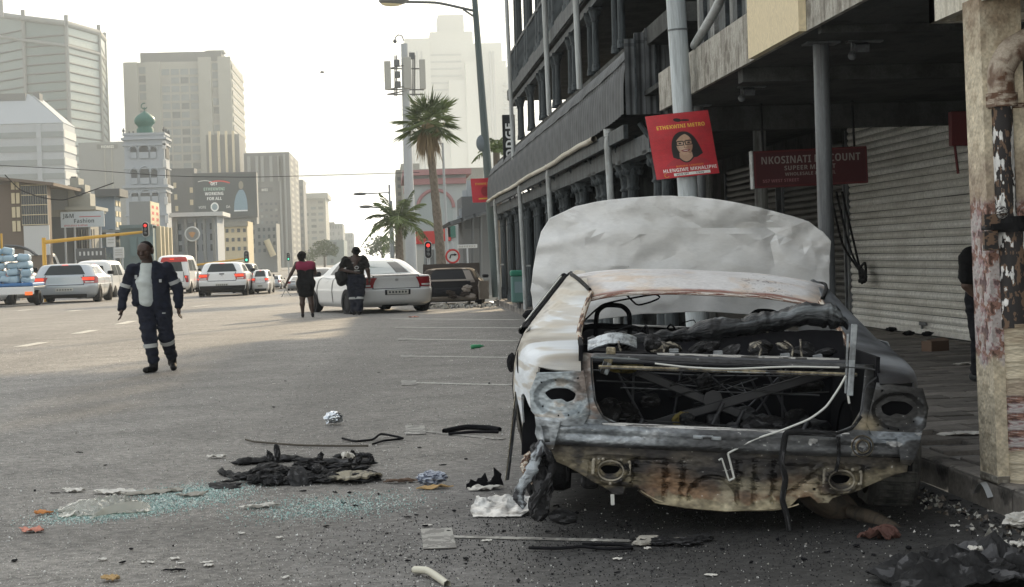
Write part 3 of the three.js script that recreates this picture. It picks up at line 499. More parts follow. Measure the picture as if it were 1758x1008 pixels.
// ================================================================ the burnt-out car in front (x across, y up, -z forward, in its own axes)
const wreck = thing('burnt_car', 'burnt out white saloon car with open boot hole and raised bonnet', 'car', V(1.61, 0, -8.5));
wreck.rotation.order = 'YXZ'; wreck.rotation.set(0, -6 * Math.PI / 180, -4 * Math.PI / 180);
const lerp3 = (a, b, t) => a.map((x, i) => mixv(x, b[i], clamp(t)));
const rearTex = tex(1400, 800, (a, b) => {
  const u = a * 2.3 - 1.15, v = b * 1.3, n = tnoise(a, b, 6, 5), m = tnoise(a, b, 22, 4, 3), f = tnoise(a, b, 120, 2, 5), st = tnoise(a, b, 10, 5, 7), hs = tnoise(a, b, 16, 4, 11) * 0.8, vs = tnoise(a, b * 0.3, 90, 2, 17);
  let c = lerp3([0.045, 0.046, 0.05], [0.13, 0.135, 0.14], 0.5 + n * 1.1);
  const L = sstep(-0.18, -0.62, u + 0.25 * n);
  if (v > 0.395 && v < 0.53) { const l = sstep(-0.1, -0.75, u + 0.35 * n + 0.12 * hs); c = lerp3(c, lerp3([0.17, 0.19, 0.205], [0.52, 0.555, 0.585], 0.42 + 0.9 * hs + 0.6 * m), l * sstep(0.40, 0.43, v)); c = lerp3(c, [0.30, 0.34, 0.38], 0.7 * sstep(0.62, 0.8, u) * sstep(0.47, 0.49, v + 0.03 * m)); if (m > 0.42) c = lerp3(c, [0.5, 0.5, 0.5], 0.7 * (1 - L)); }
  else if (v >= 0.53) { c = lerp3(c, lerp3([0.16, 0.19, 0.205], [0.46, 0.51, 0.54], 0.45 + 0.9 * n + 0.5 * m), sstep(-0.64, -0.74, u + 0.03 * m)); c = lerp3(c, [0.20, 0.135, 0.10], sstep(0.11, 0.03, Math.abs(u + 0.69 + 0.03 * n)) * 0.75 * sstep(-0.2, 0.3, m + 0.2)); c = lerp3(c, [0.40, 0.38, 0.35], sstep(0.25, 0.5, m) * sstep(-0.5, -0.66, u)); c = lerp3(c, [0.05, 0.05, 0.05], sstep(0.62, 0.7, u)); c = lerp3(c, [0.17, 0.18, 0.19], sstep(0.3, 0.9, m) * sstep(0.6, 0.66, u)); c = lerp3(c, [0.30, 0.25, 0.16], 0.7 * sstep(0.10, 0.02, Math.hypot(u - 0.68, (v - 0.56) * 1.4) + 0.04 * n)); }
  else {
    const wv = v + 0.045 * n + 0.02 * st + 0.02 * vs, ctr = sstep(0.52, 0.34, Math.abs(u - 0.03));
    c = lerp3([0.035, 0.033, 0.034], [0.085, 0.075, 0.062], 0.5 + m + n);
    const tan = lerp3([0.16, 0.135, 0.085], [0.52, 0.45, 0.30], 0.5 + 0.8 * m + 0.5 * n), orange = lerp3([0.13, 0.075, 0.042], [0.33, 0.215, 0.125], 0.5 + 0.45 * n + 0.3 * st + 0.35 * vs);
    c = lerp3(c, orange, ctr * sstep(0.285, 0.16, wv + 0.05 * Math.cos((u - 0.05) * 9)));
    c = lerp3(c, tan, ctr * sstep(0.165, 0.145, wv));
    c = lerp3(c, tan.map((x) => x * 0.62), (1 - ctr) * sstep(0.39, 0.30, wv + 0.06 * m) * (u > 0 ? 0.75 : 0.85) * sstep(-0.3, 0.25, m + 0.5 * n + 0.15));
    c = lerp3(c, [0.36, 0.33, 0.24], 0.6 * sstep(0.62, 0.48, Math.abs(u - 0.5)) * sstep(0.34, 0.2, v) * sstep(0.0, 0.4, m));
  }
  const k = 1 + 0.5 * f + 0.2 * m; if (f > 0.7) c = lerp3(c, [0.5, 0.5, 0.48], 0.5);
  return c.map((x) => Math.max(0.012, x * k));
});
const roofTex = tex(1024, 512, (a, b) => {
  const n = tnoise(a, b, 5, 5), m = tnoise(a, b, 9, 5, 3), f = tnoise(a, b, 80, 2, 5), e = Math.min(a, 1 - a);
  let c = lerp3([0.58, 0.565, 0.56], [0.74, 0.74, 0.745], 0.5 + n);
  c = lerp3(c, [0.60, 0.44, 0.29], 0.6 * sstep(0.0, 0.9, m + 0.5 * n + 0.35 * sstep(0.35, 0.0, b)));
  c = lerp3(c, [0.50, 0.48, 0.50], 0.5 * sstep(0.1, 0.8, tnoise(a, b, 7, 4, 13)));
  c = lerp3(c, [0.16, 0.13, 0.11], 0.8 * sstep(0.1, 0.01, e + 0.06 * m) * sstep(-0.2, 0.3, m + 0.2));
  c = lerp3(c, [0.2, 0.18, 0.18], 0.8 * sstep(0.25, 0.45, f + m * 0.6) * sstep(0.16, 0.05, Math.abs(a - 0.76)));
  c = lerp3(c, [0.25, 0.10, 0.07], sstep(0.035, 0.0, b + 0.02 * m));
  return c.map((x) => x * (1 + 0.12 * f));
});
const sideTex = tex(1024, 512, (a, b) => {   // a: along the car 0..4.7 m, b: height 0..1.35
  const w = a * 4.7, v = b * 1.35, q = w - v * 0.8, n = tnoise(a, b, 7, 5), st = tnoise((q * 0.08) % 1, v * 0.9 % 1, 30, 4, 3), m = tnoise(a, b, 30, 4, 6);
  let c = lerp3([0.27, 0.245, 0.205], [0.62, 0.60, 0.545], 0.5 + 0.8 * st + 0.5 * n); c = lerp3(c, [0.22, 0.20, 0.18], 0.7 * sstep(0.35, 0.8, m + 0.4 * st));
  c = lerp3(c, [0.70, 0.75, 0.80], 0.85 * sstep(0.05, 0.35, n + 0.1) * sstep(0.9, 0.5, Math.abs(w - 1.0)));
  c = lerp3(c, [0.42, 0.36, 0.27], 0.6 * sstep(0.05, 0.4, st));
  c = lerp3(c, [0.15, 0.14, 0.135], 0.85 * sstep(0.42, 0.2, v + 0.12 * n + 0.1 * m));
  c = lerp3(c, [0.30, 0.33, 0.36], 0.8 * sstep(0.35, 0.05, w + 0.2 * n) * sstep(0.83, 0.7, v + 0.05 * m));
  return c.map((x) => x * (1 + 0.15 * m));
});
const sootSideTex = tex(512, 256, (a, b) => { const n = tnoise(a, b, 7, 5), m = tnoise(a, b, 30, 4, 6); let c = lerp3([0.05, 0.052, 0.056], [0.30, 0.32, 0.34], 0.35 + n + 0.4 * m); return lerp3(c, [0.03, 0.03, 0.032], sstep(0.62, 0.3, b + 0.2 * n)); });
const dent = tex(512, 512, (u, v) => 0.5 + 0.55 * tnoise(u, v, 5, 3) + 0.12 * tnoise(u, v, 60, 3, 2), false);
const W = {
  rear: new THREE.MeshStandardMaterial({ map: rearTex, bumpMap: dent, bumpScale: 0.015, roughness: 0.5, metalness: 0.4, side: THREE.DoubleSide }),
  roof: new THREE.MeshStandardMaterial({ map: roofTex, roughness: 0.62, metalness: 0.1, side: THREE.DoubleSide }),
  side: new THREE.MeshStandardMaterial({ map: sideTex, bumpMap: dent, bumpScale: 0.01, roughness: 0.68, metalness: 0.05, side: THREE.DoubleSide }),
  sideR: new THREE.MeshStandardMaterial({ map: sootSideTex, roughness: 0.5, metalness: 0.2, side: THREE.DoubleSide }),
  soot: dull({ map: tex(256, 256, (u, v) => { const n = tnoise(u, v, 8, 5), k = n > 0.35 ? 0.09 : 0.016 + 0.02 * (n + 0.5); return [k, k, k * 1.05]; }), bumpMap: dent, bumpScale: 0.02, roughness: 0.7, side: THREE.DoubleSide }),
  black: dull({ color: col(0.012, 0.012, 0.014), roughness: 0.9, name: 'burnt' }, 0.2), bar: mat(0.075, 0.078, 0.086, 0.5, 0.4), wireD: mat(0.035, 0.037, 0.04, 0.6, 0.3),
  ash: new THREE.MeshStandardMaterial({ map: tex(512, 64, (u, v) => { const n = tnoise(u, v, 14, 4), k = n > -0.05 ? 0.62 : 0.12; return [k, k * 0.98, k * 0.95]; }), roughness: 0.7, metalness: 0.2, side: THREE.DoubleSide }),
  rust: new THREE.MeshStandardMaterial({ map: tex(256, 256, (u, v) => { const n = tnoise(u, v, 12, 5); return n > 0.12 ? [0.55, 0.50, 0.43] : n > -0.15 ? [0.28, 0.17, 0.11] : [0.09, 0.06, 0.05]; }), roughness: 0.85, side: THREE.DoubleSide }),
  steel: new THREE.MeshStandardMaterial({ map: stainTex([0.42, 0.46, 0.49], [0.15, 0.16, 0.17], { f: 8 }), roughness: 0.4, metalness: 0.6, side: THREE.DoubleSide }),
  mount: new THREE.MeshStandardMaterial({ map: stainTex([0.34, 0.31, 0.25], [0.05, 0.045, 0.04], { f: 8, s1: 1, thr: -0.1 }), roughness: 0.5, metalness: 0.4, side: THREE.DoubleSide }),
  wire: mat(0.62, 0.63, 0.60, 0.45, 0.3), tyre: new THREE.MeshStandardMaterial({ map: stainTex([0.10, 0.098, 0.09], [0.03, 0.03, 0.03], { f: 8 }), roughness: 0.9, side: THREE.DoubleSide }),
  muff: new THREE.MeshStandardMaterial({ map: stainTex([0.10, 0.08, 0.06], [0.04, 0.035, 0.03], { f: 5 }), roughness: 0.7, metalness: 0.3 }),
};
// a plate cut from an outline in the x-y plane, finely divided so that bend(x, y) can push it forward or back
function plate(pts, z, t, holes, bend, uvf, crease = 0.6, edge = 0.045) {
  const tess = new TessellateModifier(edge, 9);
  let g = new THREE.ExtrudeGeometry(shapeOf(pts, holes ?? []), { depth: t, bevelEnabled: true, bevelSize: 0.004, bevelThickness: 0.004, bevelSegments: 1, curveSegments: 6 });
  g.deleteAttribute('uv'); g.deleteAttribute('normal'); g = tess.modify(g.index ? g.toNonIndexed() : g);
  const p = g.attributes.position; for (let i = 0; i < p.count; i++) { const b = bend ? bend(p.getX(i), p.getY(i)) : 0; p.setZ(i, p.getZ(i) + z - t - b); }
  g = mergeVertices(g, 1e-4); g = prep(toCreasedNormals(g, crease)); const q = g.attributes.position, uv = new Float32Array(q.count * 2);
  for (let i = 0; i < q.count; i++) { const [a, b] = uvf ? uvf(q.getX(i), q.getY(i), q.getZ(i)) : [(q.getX(i) + 1.15) / 2.3, q.getY(i) / 1.3]; uv[i * 2] = a; uv[i * 2 + 1] = b; }
  g.setAttribute('uv', new THREE.BufferAttribute(uv, 2)); return g;
}
const rearUV = (g) => { const q = g.attributes.position, uv = g.attributes.uv; for (let i = 0; i < q.count; i++) uv.setXY(i, (q.getX(i) + 1.15) / 2.3, q.getY(i) / 1.3); return g; };
const sm = (pts, n = 4) => { const c = new THREE.CatmullRomCurve3(pts.map(([x, y]) => V(x, y, 0)), true, 'catmullrom', 0.35); return c.getPoints(pts.length * n).slice(0, -1).map((p) => [p.x, p.y]); };
const crease = (x, y, k) => 0.012 * fbm(x * 9, y * 9, k, 3);
{
  // ---- side panels
  const hwT = [[0.1, 0.99], [0.2, 1.04], [0.42, 1.09], [0.56, 1.11], [0.68, 1.11], [0.78, 1.09], [0.86, 1.06], [0.92, 1.03]];
  const hw = (v) => { for (let i = 0; i < hwT.length - 1; i++) if (v <= hwT[i + 1][0]) return mixv(hwT[i][1], hwT[i + 1][1], clamp((v - hwT[i][0]) / (hwT[i + 1][0] - hwT[i][0]))); return 1.03; };
  const plan = (w) => w < 0.8 ? 0.882 + 0.118 * Math.sin(Math.PI / 2 * Math.pow(w / 0.8, 0.62)) : w > 3.7 ? 1 - 0.16 * Math.pow((w - 3.7) / 0.85, 2) : 1;
  const arch = (w, c, r) => Math.abs(w - c) < r ? 0.27 + Math.sqrt(r * r - (w - c) ** 2) : 0;
  const topV = (w) => 0.775 + 0.11 * sstep(0, 1.05, w);
  const uvS = (s) => (p) => [p[2] / -4.7, p[1] / 1.35];
  const side = (s, w0, w1, nu, low, topf, inner) => {
    const f = (a, b) => {
      const w = mixv(w0, w1, a), lo = low(w), tv = topf(w); let u, v;
      if (inner && b > 0.72) { const k = (b - 0.72) / 0.28, e = Math.min(tv - 0.035, 0.83); const u0 = hw(e) * plan(w), u1 = 0.715; v = mixv(e, tv, Math.sin(k * Math.PI / 2)); u = mixv(u0, u1, k ** 1.25); }
      else { const k = inner ? b / 0.72 : b, e = inner ? Math.min(tv - 0.035, 0.83) : tv; v = mixv(lo, e, k); u = hw(v) * plan(w); }
      u += 0.006 * fbm(w * 3, v * 5, s * 3, 3);
      return [s * u, v, -w];
    };
    return sheet(nu, 26, f, 0.008, (a, b) => { const p = f(a, b); return [-p[2] / 4.7, p[1] / 1.35]; });
  };
  for (const s of [-1, 1]) {
    const m = s < 0 ? W.side : W.sideR;
    const tab = (T, v) => { if (v <= T[0][0]) return T[0].slice(1); for (let i = 0; i < T.length - 1; i++) if (v <= T[i + 1][0]) { const k = (v - T[i][0]) / (T[i + 1][0] - T[i][0]); return [mixv(T[i][1], T[i + 1][1], k), mixv(T[i][2], T[i + 1][2], k)]; } return T[T.length - 1].slice(1); };
    const TI = [[0.76, 0.735, 0.02], [0.80, 0.738, 0.08], [0.83, 0.745, 0.35], [0.86, 0.752, 0.85], [0.90, 0.757, 1.14], [0.95, 0.75, 1.31], [1.0, 0.735, 1.45], [1.08, 0.705, 1.67], [1.13, 0.692, 1.80], [1.19, 0.705, 2.05], [1.235, 0.715, 2.5]];
    const TO = [[0.1, 1.0, 1.52], [0.2, 1.04, 1.52], [0.42, 1.09, 1.52], [0.56, 1.11, 1.52], [0.68, 1.11, 1.52], [0.76, 1.10, 1.52], [0.84, 1.075, 1.54], [0.875, 1.06, 1.66], [0.905, 1.04, 2.02], [0.96, 1.00, 2.14], [1.05, 0.93, 2.36], [1.14, 0.865, 2.58], [1.2, 0.82, 2.74], [1.235, 0.775, 2.88]];
    const S = (a, v) => { const [ui, wi] = tab(TI, v), [uo, wo] = tab(TO, v), k = sstep(0.76, 1.0, v), uc = mixv(uo - 0.045, mixv(ui, uo, 0.86), k), wc = wi + mixv(0.03, 0.16, k), p = 1 - a; return [s * (p * p * ui + 2 * p * a * uc + a * a * uo + 0.005 * fbm(a * 5, v * 6, s * 3, 3)), v + 0.004 * fbm(a * 7, v * 5, 9, 2), -(p * p * wi + 2 * p * a * wc + a * a * wo)]; };
    const wu = (f) => (a, b) => { const p = f(a, b); return [-p[2] / 4.7, p[1] / 1.35]; };
    const up = (a, b) => S(a, mixv(0.762, 1.236, b)), lowf = (w) => Math.max(w < 0.66 ? 0.57 + 0.03 * Math.sin(w * 14) : 0.16, arch(w, 0.95, 0.31)), lo = (a, b) => { const q = mixv(0.40, 1, a), w = -S(q, 0.5)[2]; return S(q, mixv(lowf(w), 0.764, b)); };
    const wing = part('rear_wing', sheet(40, 44, up, 0.01, wu(up)), m, wreck); part('lower_wing', sheet(70, 18, lo, 0.01, wu(lo)), m, wreck);
    const off = (p, d) => V(p[0] + s * d, p[1] + d * 0.3, p[2]);
    const edge = (a, d0, v0, v1, n = 16, d = s > 0 && d0 > 0.007 ? -0.02 : d0) => Array.from({ length: n }, (_, i) => off(S(a, mixv(v0, v1, i / (n - 1))), d));
    part('window_frame', pipe(edge(1, 0.008, 0.885, 1.195), 0.017, 40, 8), W.black, wreck); part('window_frame', pipe(edge(1, 0.02, 0.87, 1.19).map((p) => p.add(V(0, 0, -0.16))), 0.024, 40, 8), W.black, wreck); part('trim_line', pipe(edge(1, 0.036, 0.88, 1.185).map((p) => p.add(V(0, 0, -0.07))), 0.006, 40, 6), W.wire, wreck);
    if (s < 0) part('scorched_slot', sheet(12, 4, (u, v) => { const p = S(mixv(0.72, 0.9, u), 0.69 + 0.10 * u + 0.028 * (v - 0.5) * Math.sin(Math.PI * u)); return [p[0] - 0.008, p[1], p[2]]; }, 0.004), W.black, wing);
    part('panel_seam', pipe(edge(0.985, 0.006, 0.3, 0.86), 0.005, 24, 5), W.black, wing);
    const rd = part('rear_door', side(s, 1.535, 2.47, 14, () => 0.17, () => 0.905), m, wreck);
    const fd = part('front_door', side(s, 2.485, 3.45, 14, () => 0.17, () => 0.905), m, wreck);
    for (const [d, w] of [[rd, 1.75], [fd, 2.7]]) part('handle', rb(0.03, 0.03, 0.16, 0.012, s * 1.08, 0.75, -w), W.black, d);
    part('front_wing', side(s, 3.465, 4.5, 40, (w) => Math.max(w > 4.1 ? 0.3 : 0.17, arch(w, 3.7, 0.33)), () => 0.9), m, wreck);
    // soot-black scallop above the door edge and the wheel arch liners
    for (const c of [0.95, 3.7]) part('arch_liner', surf(20, 3, (u, v) => [s * mixv(0.72, 1.03, v), 0.27 + 0.335 * Math.sin(u * Math.PI), -c + 0.335 * Math.cos(u * Math.PI)]), W.black, wreck);
    // pillars
    part('middle_pillar', sheet(2, 8, (a, b) => [s * mixv(0.975, 0.815, b), mixv(0.88, 1.205, b), -(2.5 + a * 0.1 + 0.18 * b)], 0.02), W.black, wreck);
    part('front_pillar', [pipe([V(s * 0.80, 1.205, -2.85), V(s * 0.86, 1.13, -3.1), V(s * 0.96, 0.92, -3.55)], 0.028, 20)], W.soot, wreck);
    part('roof_rail', [pipe([V(s * 0.69, 1.135, -1.79), V(s * 0.755, 1.19, -2.1), V(s * 0.80, 1.215, -2.5), V(s * 0.805, 1.215, -2.9)], 0.013, 30)], W.soot, wreck);
    part('pillar_lip', pipe([V(s * 0.68, 1.118, -1.79), V(s * 0.715, 1.03, -1.53), V(s * 0.74, 0.94, -1.27), V(s * 0.748, 0.895, -1.12), V(s * 0.735, 0.87, -0.95)], 0.017, 40, 8), W.rust, wreck);
    // lamp housing: plate with an oval hole, rim and bolt holes, set back from the wing
    const o = [[0.725, 0.765], [0.95, 0.745], [0.985, 0.65], [0.975, 0.56], [0.92, 0.50], [0.72, 0.49], [0.685, 0.56], [0.705, 0.66]].map(([x, y]) => [x * s, y]);
    const hole = sm([[0.755, 0.652], [0.80, 0.678], [0.87, 0.676], [0.915, 0.648], [0.88, 0.612], [0.83, 0.618], [0.80, 0.604], [0.765, 0.618]].map(([x, y]) => [x * s, y]));
    const bolts = [[0.93, 0.70], [0.75, 0.73], [0.79, 0.545], [0.84, 0.54], [0.92, 0.58], [0.74, 0.56], [0.86, 0.715]].map(([x, y]) => ellipse(x * s, y, 0.009, 0.009, 7));
    const recess = (x, y) => { const d = Math.hypot((Math.abs(x) - 0.835) / 0.13, (y - 0.63) / 0.095); return 0.03 + 0.035 * sstep(1.05, 0.8, d) + (Math.abs(x) - 0.8) ** 2 * 1.3 + 0.004 * fbm(x * 20, y * 20, 2, 3); };
    const h = part('lamp_housing', plate(o, 0.0, 0.006, [hole, ...bolts], recess, null, 0.6, 0.018), W.rear, wreck, s < 0 ? 'blue grey scorched lamp housing with an oval hole' : 'soot black lamp housing with an oval hole');
    part('inner_void', bx(0.24, 0.2, 0.02, s * 0.84, 0.64, -0.22), W.black, h);
    // torn inner metal under the lamp with a slot
    const ic = [[0.83, 0.51], [0.93, 0.52], [0.955, 0.535], [0.945, 0.48], [0.925, 0.41], [0.90, 0.37], [0.86, 0.375]].map(([x, y]) => [x * s, y]);
    part('corner_panel', plate(ic, -0.02, 0.006, s < 0 ? [[[-0.925, 0.49], [-0.885, 0.485], [-0.872, 0.405], [-0.905, 0.40]]] : [], (x, y) => (Math.abs(x) - 0.85) ** 2 * 2.4 + 0.008 * fbm(x * 14, y * 14, 5, 3)), W.rear, wreck);
    part('tyre', [tf(lathe([[0.19, -0.11], [0.26, -0.12], [0.295, -0.09], [0.305, -0.03], [0.305, 0.03], [0.295, 0.09], [0.26, 0.12], [0.19, 0.11]], 36), s * 0.99, 0.275, -3.7, 0, 0.1, Math.PI / 2)], W.tyre, wreck);
  }
  // ---- roof
  const rf = (a, b) => { const w = mixv(1.755, 2.9, b), h = mixv(0.70, 0.80, sstep(1.75, 2.5, w)), x = (a * 2 - 1) * h, t = a * 2 - 1; const y = 1.268 - 0.118 * (1 - Math.sin(Math.PI / 2 * clamp((w - 1.755) / 0.6))) ** 1.15 - 0.045 * t * t * t * t - 0.02 * t * t + 0.006 * fbm(x * 4, w * 4, 1, 3) - 0.03 * sstep(2.5, 2.9, w); return [x, y, -w]; };
  part('roof', sheet(60, 30, rf, 0.01, (a, b) => [a, b]), W.roof, wreck);
  part('roof_lip', pipe(Array.from({ length: 21 }, (_, i) => { const p = rf(i / 20, 0); return V(p[0], p[1] - 0.012, p[2] + 0.003); }), 0.012, 60, 6), new THREE.MeshStandardMaterial({ map: tex(512, 32, (u, v) => { const n = tnoise(u, v, 20, 4); return n > 0.0 ? [0.66, 0.62, 0.58] : n > -0.3 ? [0.34, 0.22, 0.17] : [0.16, 0.05, 0.04]; }), roughness: 0.8 }), wreck);
  // ---- rear panel, band and valance
  const bow = (x) => 0.085 * x * x + 0.10 * Math.max(0, Math.abs(x) - 0.62) ** 2;
  const band = sm([[-0.945, 0.49], [-0.80, 0.505], [-0.60, 0.50], [-0.3, 0.50], [0, 0.502], [0.3, 0.50], [0.6, 0.505], [0.82, 0.51], [0.945, 0.50], [0.93, 0.42], [0.80, 0.405], [0.4, 0.40], [0, 0.40], [-0.4, 0.40], [-0.8, 0.395], [-0.93, 0.40]], 2);
  const bandIn = (x, y) => bow(x) - 0.022 * sstep(0.395, 0.42, y) * sstep(0.508, 0.485, y) + 0.012 * sstep(0.02, 0.0, Math.abs(y - 0.455)) * (Math.abs(x) > 0.42 && Math.abs(x) < 0.8 ? 1 : 0.25) + 0.006 * fbm(x * 8, y * 16, 3, 3);
  const tp = part('tail_panel', plate(band, 0.0, 0.012, [ellipse(-0.86, 0.445, 0.02, 0.012, 8), ellipse(-0.17, 0.468, 0.008, 0.006, 6), ellipse(-0.05, 0.468, 0.008, 0.006, 6)], bandIn, null, 0.6, 0.022), W.rear, wreck);
  part('lip', sheet(60, 4, (a, b) => { const x = mixv(-0.62, 0.6, a); return [x, 0.502 + 0.012 * Math.sin(b * 3) + 0.006 * fbm(x * 7, b, 3, 3), -bow(x) - b * 0.06 - 0.005]; }, 0.006), W.ash, tp);
  part('bracket', [rearUV(rb(0.05, 0.02, 0.02, 0.006, -0.15, 0.468, 0.024)), rearUV(rb(0.05, 0.02, 0.02, 0.006, -0.06, 0.466, 0.024)), rearUV(rb(0.06, 0.012, 0.015, 0.005, -0.105, 0.474, 0.026))], W.steel, tp);
  part('boss', [tf(prep(new THREE.TorusGeometry(0.028, 0.009, 8, 18)), 0.66, 0.455, 0.0), tf(prep(new THREE.TorusGeometry(0.05, 0.006, 6, 20)), 0.66, 0.455, -0.01)], W.rear, tp);
  const val = [[-0.87, 0.40], [-0.86, 0.315], [-0.78, 0.285], [-0.685, 0.238], [-0.60, 0.195], [-0.545, 0.16], [-0.505, 0.165], [-0.495, 0.20], [-0.44, 0.205], [-0.40, 0.185], [-0.345, 0.135], [-0.2, 0.118], [0.0, 0.11], [0.2, 0.125], [0.31, 0.14], [0.36, 0.185], [0.42, 0.195], [0.46, 0.165], [0.51, 0.165], [0.53, 0.19], [0.66, 0.235], [0.83, 0.31], [0.90, 0.33], [0.905, 0.40]];
  const sq = (cx) => sm([[cx - 0.055, 0.285], [cx - 0.03, 0.305], [cx + 0.03, 0.305], [cx + 0.05, 0.29], [cx + 0.03, 0.262], [cx - 0.025, 0.255]], 3);
  const rib = (x, c, w) => sstep(w, w * 0.4, Math.abs(x - c));
  const valIn = (x, y) => {
    let d = bow(x) + 0.03 - 0.05 * sstep(0.20, 0.11, y) * sstep(0.55, 0.4, Math.abs(x));
    for (const c of [-0.30, -0.215, 0.06, 0.14, 0.235]) d += 0.011 * rib(x, c, 0.012) * sstep(0.14, 0.16, y) * sstep(0.39, 0.36, y);
    const r = Math.hypot((x + 0.06) / 0.12, (y - 0.16) / 0.11); d += 0.013 * sstep(0.12, 0.03, Math.abs(r - 1)) * (y > 0.155 ? 1 : 0);
    for (const c of [-0.57, 0.57]) { const q = Math.max(Math.abs(x - c) / 0.11, Math.abs(y - 0.28) / 0.075); d -= 0.022 * sstep(1.05, 0.9, q); const e = Math.hypot(x - c, (y - 0.28) * 1.2); d += 0.02 * sstep(0.075, 0.06, e); d -= 0.012 * sstep(0.02, 0.005, Math.abs(e - 0.07)); }
    d += 0.010 * sstep(0.01, 0.0, Math.abs(y - (0.33 - 0.0 * x))) * sstep(0.25, 0.33, Math.abs(x + 0.35)) * 0 + 0.007 * fbm(x * 10, y * 10, 8, 4);
    d += 0.012 * sstep(0.014, 0.004, Math.abs(y - 0.335)) * sstep(0.12, 0.1, Math.abs(x + 0.38)); d += 0.012 * sstep(0.014, 0.004, Math.abs(y - 0.335)) * sstep(0.12, 0.1, Math.abs(x - 0.33));
    d += 0.012 * sstep(0.012, 0.003, Math.abs((y - 0.2) - (x - 0.3) * 0.75)) * (x > 0.3 && x < 0.46 ? 1 : 0);
    return d;
  };
  const vp = part('rear_valance', plate(val, 0.0, 0.008, [sq(-0.57), sq(0.57), ellipse(-0.47, 0.225, 0.012, 0.008, 8), ellipse(0.44, 0.228, 0.012, 0.01, 8), ellipse(0.055, 0.135, 0.006, 0.004, 6), ellipse(0.485, 0.18, 0.008, 0.006, 6)], valIn, null, 0.6, 0.016), W.rear, wreck);
  part('groove', sheet(50, 3, (a, b) => { const x = mixv(-0.88, 0.9, a); return [x, 0.408 - 0.012 * b, -bow(x) - 0.035 + 0.02 * Math.sin(b * 3.1)]; }, 0.004), W.black, vp);
  for (const c of [-0.57, 0.57]) {
    part('mount_plate', [rearUV(pipe([...ellipse(c, 0.278, 0.066, 0.05, 14), [c + 0.066, 0.278]].map(([x, y]) => V(x, y, -bow(x) - 0.012)), 0.007, 40, 6)), rearUV(rb(0.016, 0.075, 0.012, 0.004, c - 0.088, 0.295, -bow(c) + 0.0)), rearUV(rb(0.012, 0.06, 0.012, 0.004, c + 0.094, 0.29, -bow(c))), ...[[-0.085, 0.33], [-0.088, 0.275], [0.09, 0.325], [0.085, 0.265], [0, 0.215], [-0.04, 0.335], [0.05, 0.335]].map(([x, y]) => rearUV(ball(0.009, c + x, y, -bow(c) + 0.002, 1, 1, 0.6, 8)))], W.mount, vp);
    part('void', bx(0.16, 0.11, 0.01, c, 0.28, -0.2), W.black, vp);
  }
  part('bent_tab', rb(0.02, 0.055, 0.012, 0.004, -0.555, 0.135, -0.03, 0, 0, 0.08), W.wire, vp);
  part('valance_lip', sheet(50, 5, (a, b) => { const x = mixv(-0.42, 0.36, a); return [x, 0.118 + 0.06 * (x / 0.4) ** 4 - 0.03 * Math.sin(b * Math.PI / 2) , -bow(x) + 0.012 - 0.25 * b]; }, 0.006, (a, b) => [(mixv(-0.42, 0.36, a) + 1.15) / 2.3, 0.1]), W.rear, vp);
  // ---- boot opening frame and the dark inside
  const openP = [[-0.685, 0.83], [0.685, 0.83], [0.675, 0.74], [0.655, 0.62], [0.615, 0.545], [0.54, 0.512], [0.3, 0.503], [-0.3, 0.503], [-0.55, 0.512], [-0.62, 0.545], [-0.66, 0.62], [-0.678, 0.74]];
  const outP = [[-0.725, 0.845], [0.725, 0.845], [0.735, 0.76], [0.72, 0.62], [0.80, 0.49], [0.3, 0.482], [-0.3, 0.482], [-0.80, 0.49], [-0.72, 0.62], [-0.735, 0.76]];
  const fr = (x, y) => bow(x) + 0.03 + 0.10 * sstep(0.55, 0.85, y) - 0.02 * Math.sin(clamp((Math.abs(x) - 0.63) / 0.1) * Math.PI) + 0.006 * fbm(x * 16, y * 16, 7, 3);
  part('boot_frame', plate(outP, 0, 0.008, [openP.slice().reverse()], fr), W.rear, wreck);
  part('seal', pipe(openP.concat([openP[0]]).map(([x, y]) => V(x * 1.005, y, -fr(x, y) + 0.002)), 0.005, 120, 6), W.rear, wreck);
  part('boot_floor', [bx(1.6, 0.02, 4.2, 0, 0.3, -2.2)], W.black, wreck);
  part('boot_wall', [bx(0.02, 0.62, 1.4, -0.74, 0.58, -0.83)], W.black, wreck); part('boot_wall', [bx(0.02, 0.62, 1.4, 0.74, 0.58, -0.83)], W.black, wreck);
  part('seat_back', bx(1.5, 0.52, 0.03, 0, 0.56, -1.55), W.black, wreck);
  part('cross_brace', rb(1.26, 0.05, 0.03, 0.008, 0.145, 0.585, -0.98, 0, 0, 0.333), W.bar, wreck); part('cross_brace', rb(0.86, 0.05, 0.03, 0.008, -0.02, 0.565, -1.0, 0, 0, -0.35), W.bar, wreck);
  part('brace_plate', tf(prep(new THREE.CylinderGeometry(0.055, 0.055, 0.012, 8)), 0.0, 0.575, -0.975, Math.PI / 2, 0, 0), W.bar, wreck);
  const scrap = new THREE.MeshStandardMaterial({ color: col(0.11, 0.115, 0.12), roughness: 0.45, metalness: 0.6 });
  for (let i = 0; i < 20; i++) { const x = rr(-0.62, 0.6), y = rr(0.42, 0.78), z = -rr(0.85, 1.4); part('burnt_wire', pipe([V(x, y, z), V(x + rr(-0.2, 0.2), y + rr(-0.1, 0.08), z), V(x + rr(-0.35, 0.35), y + rr(-0.16, 0.12), z - 0.1)], rr(0.0018, 0.0036), 12, 5), i % 4 ? W.wireD : scrap, wreck); }
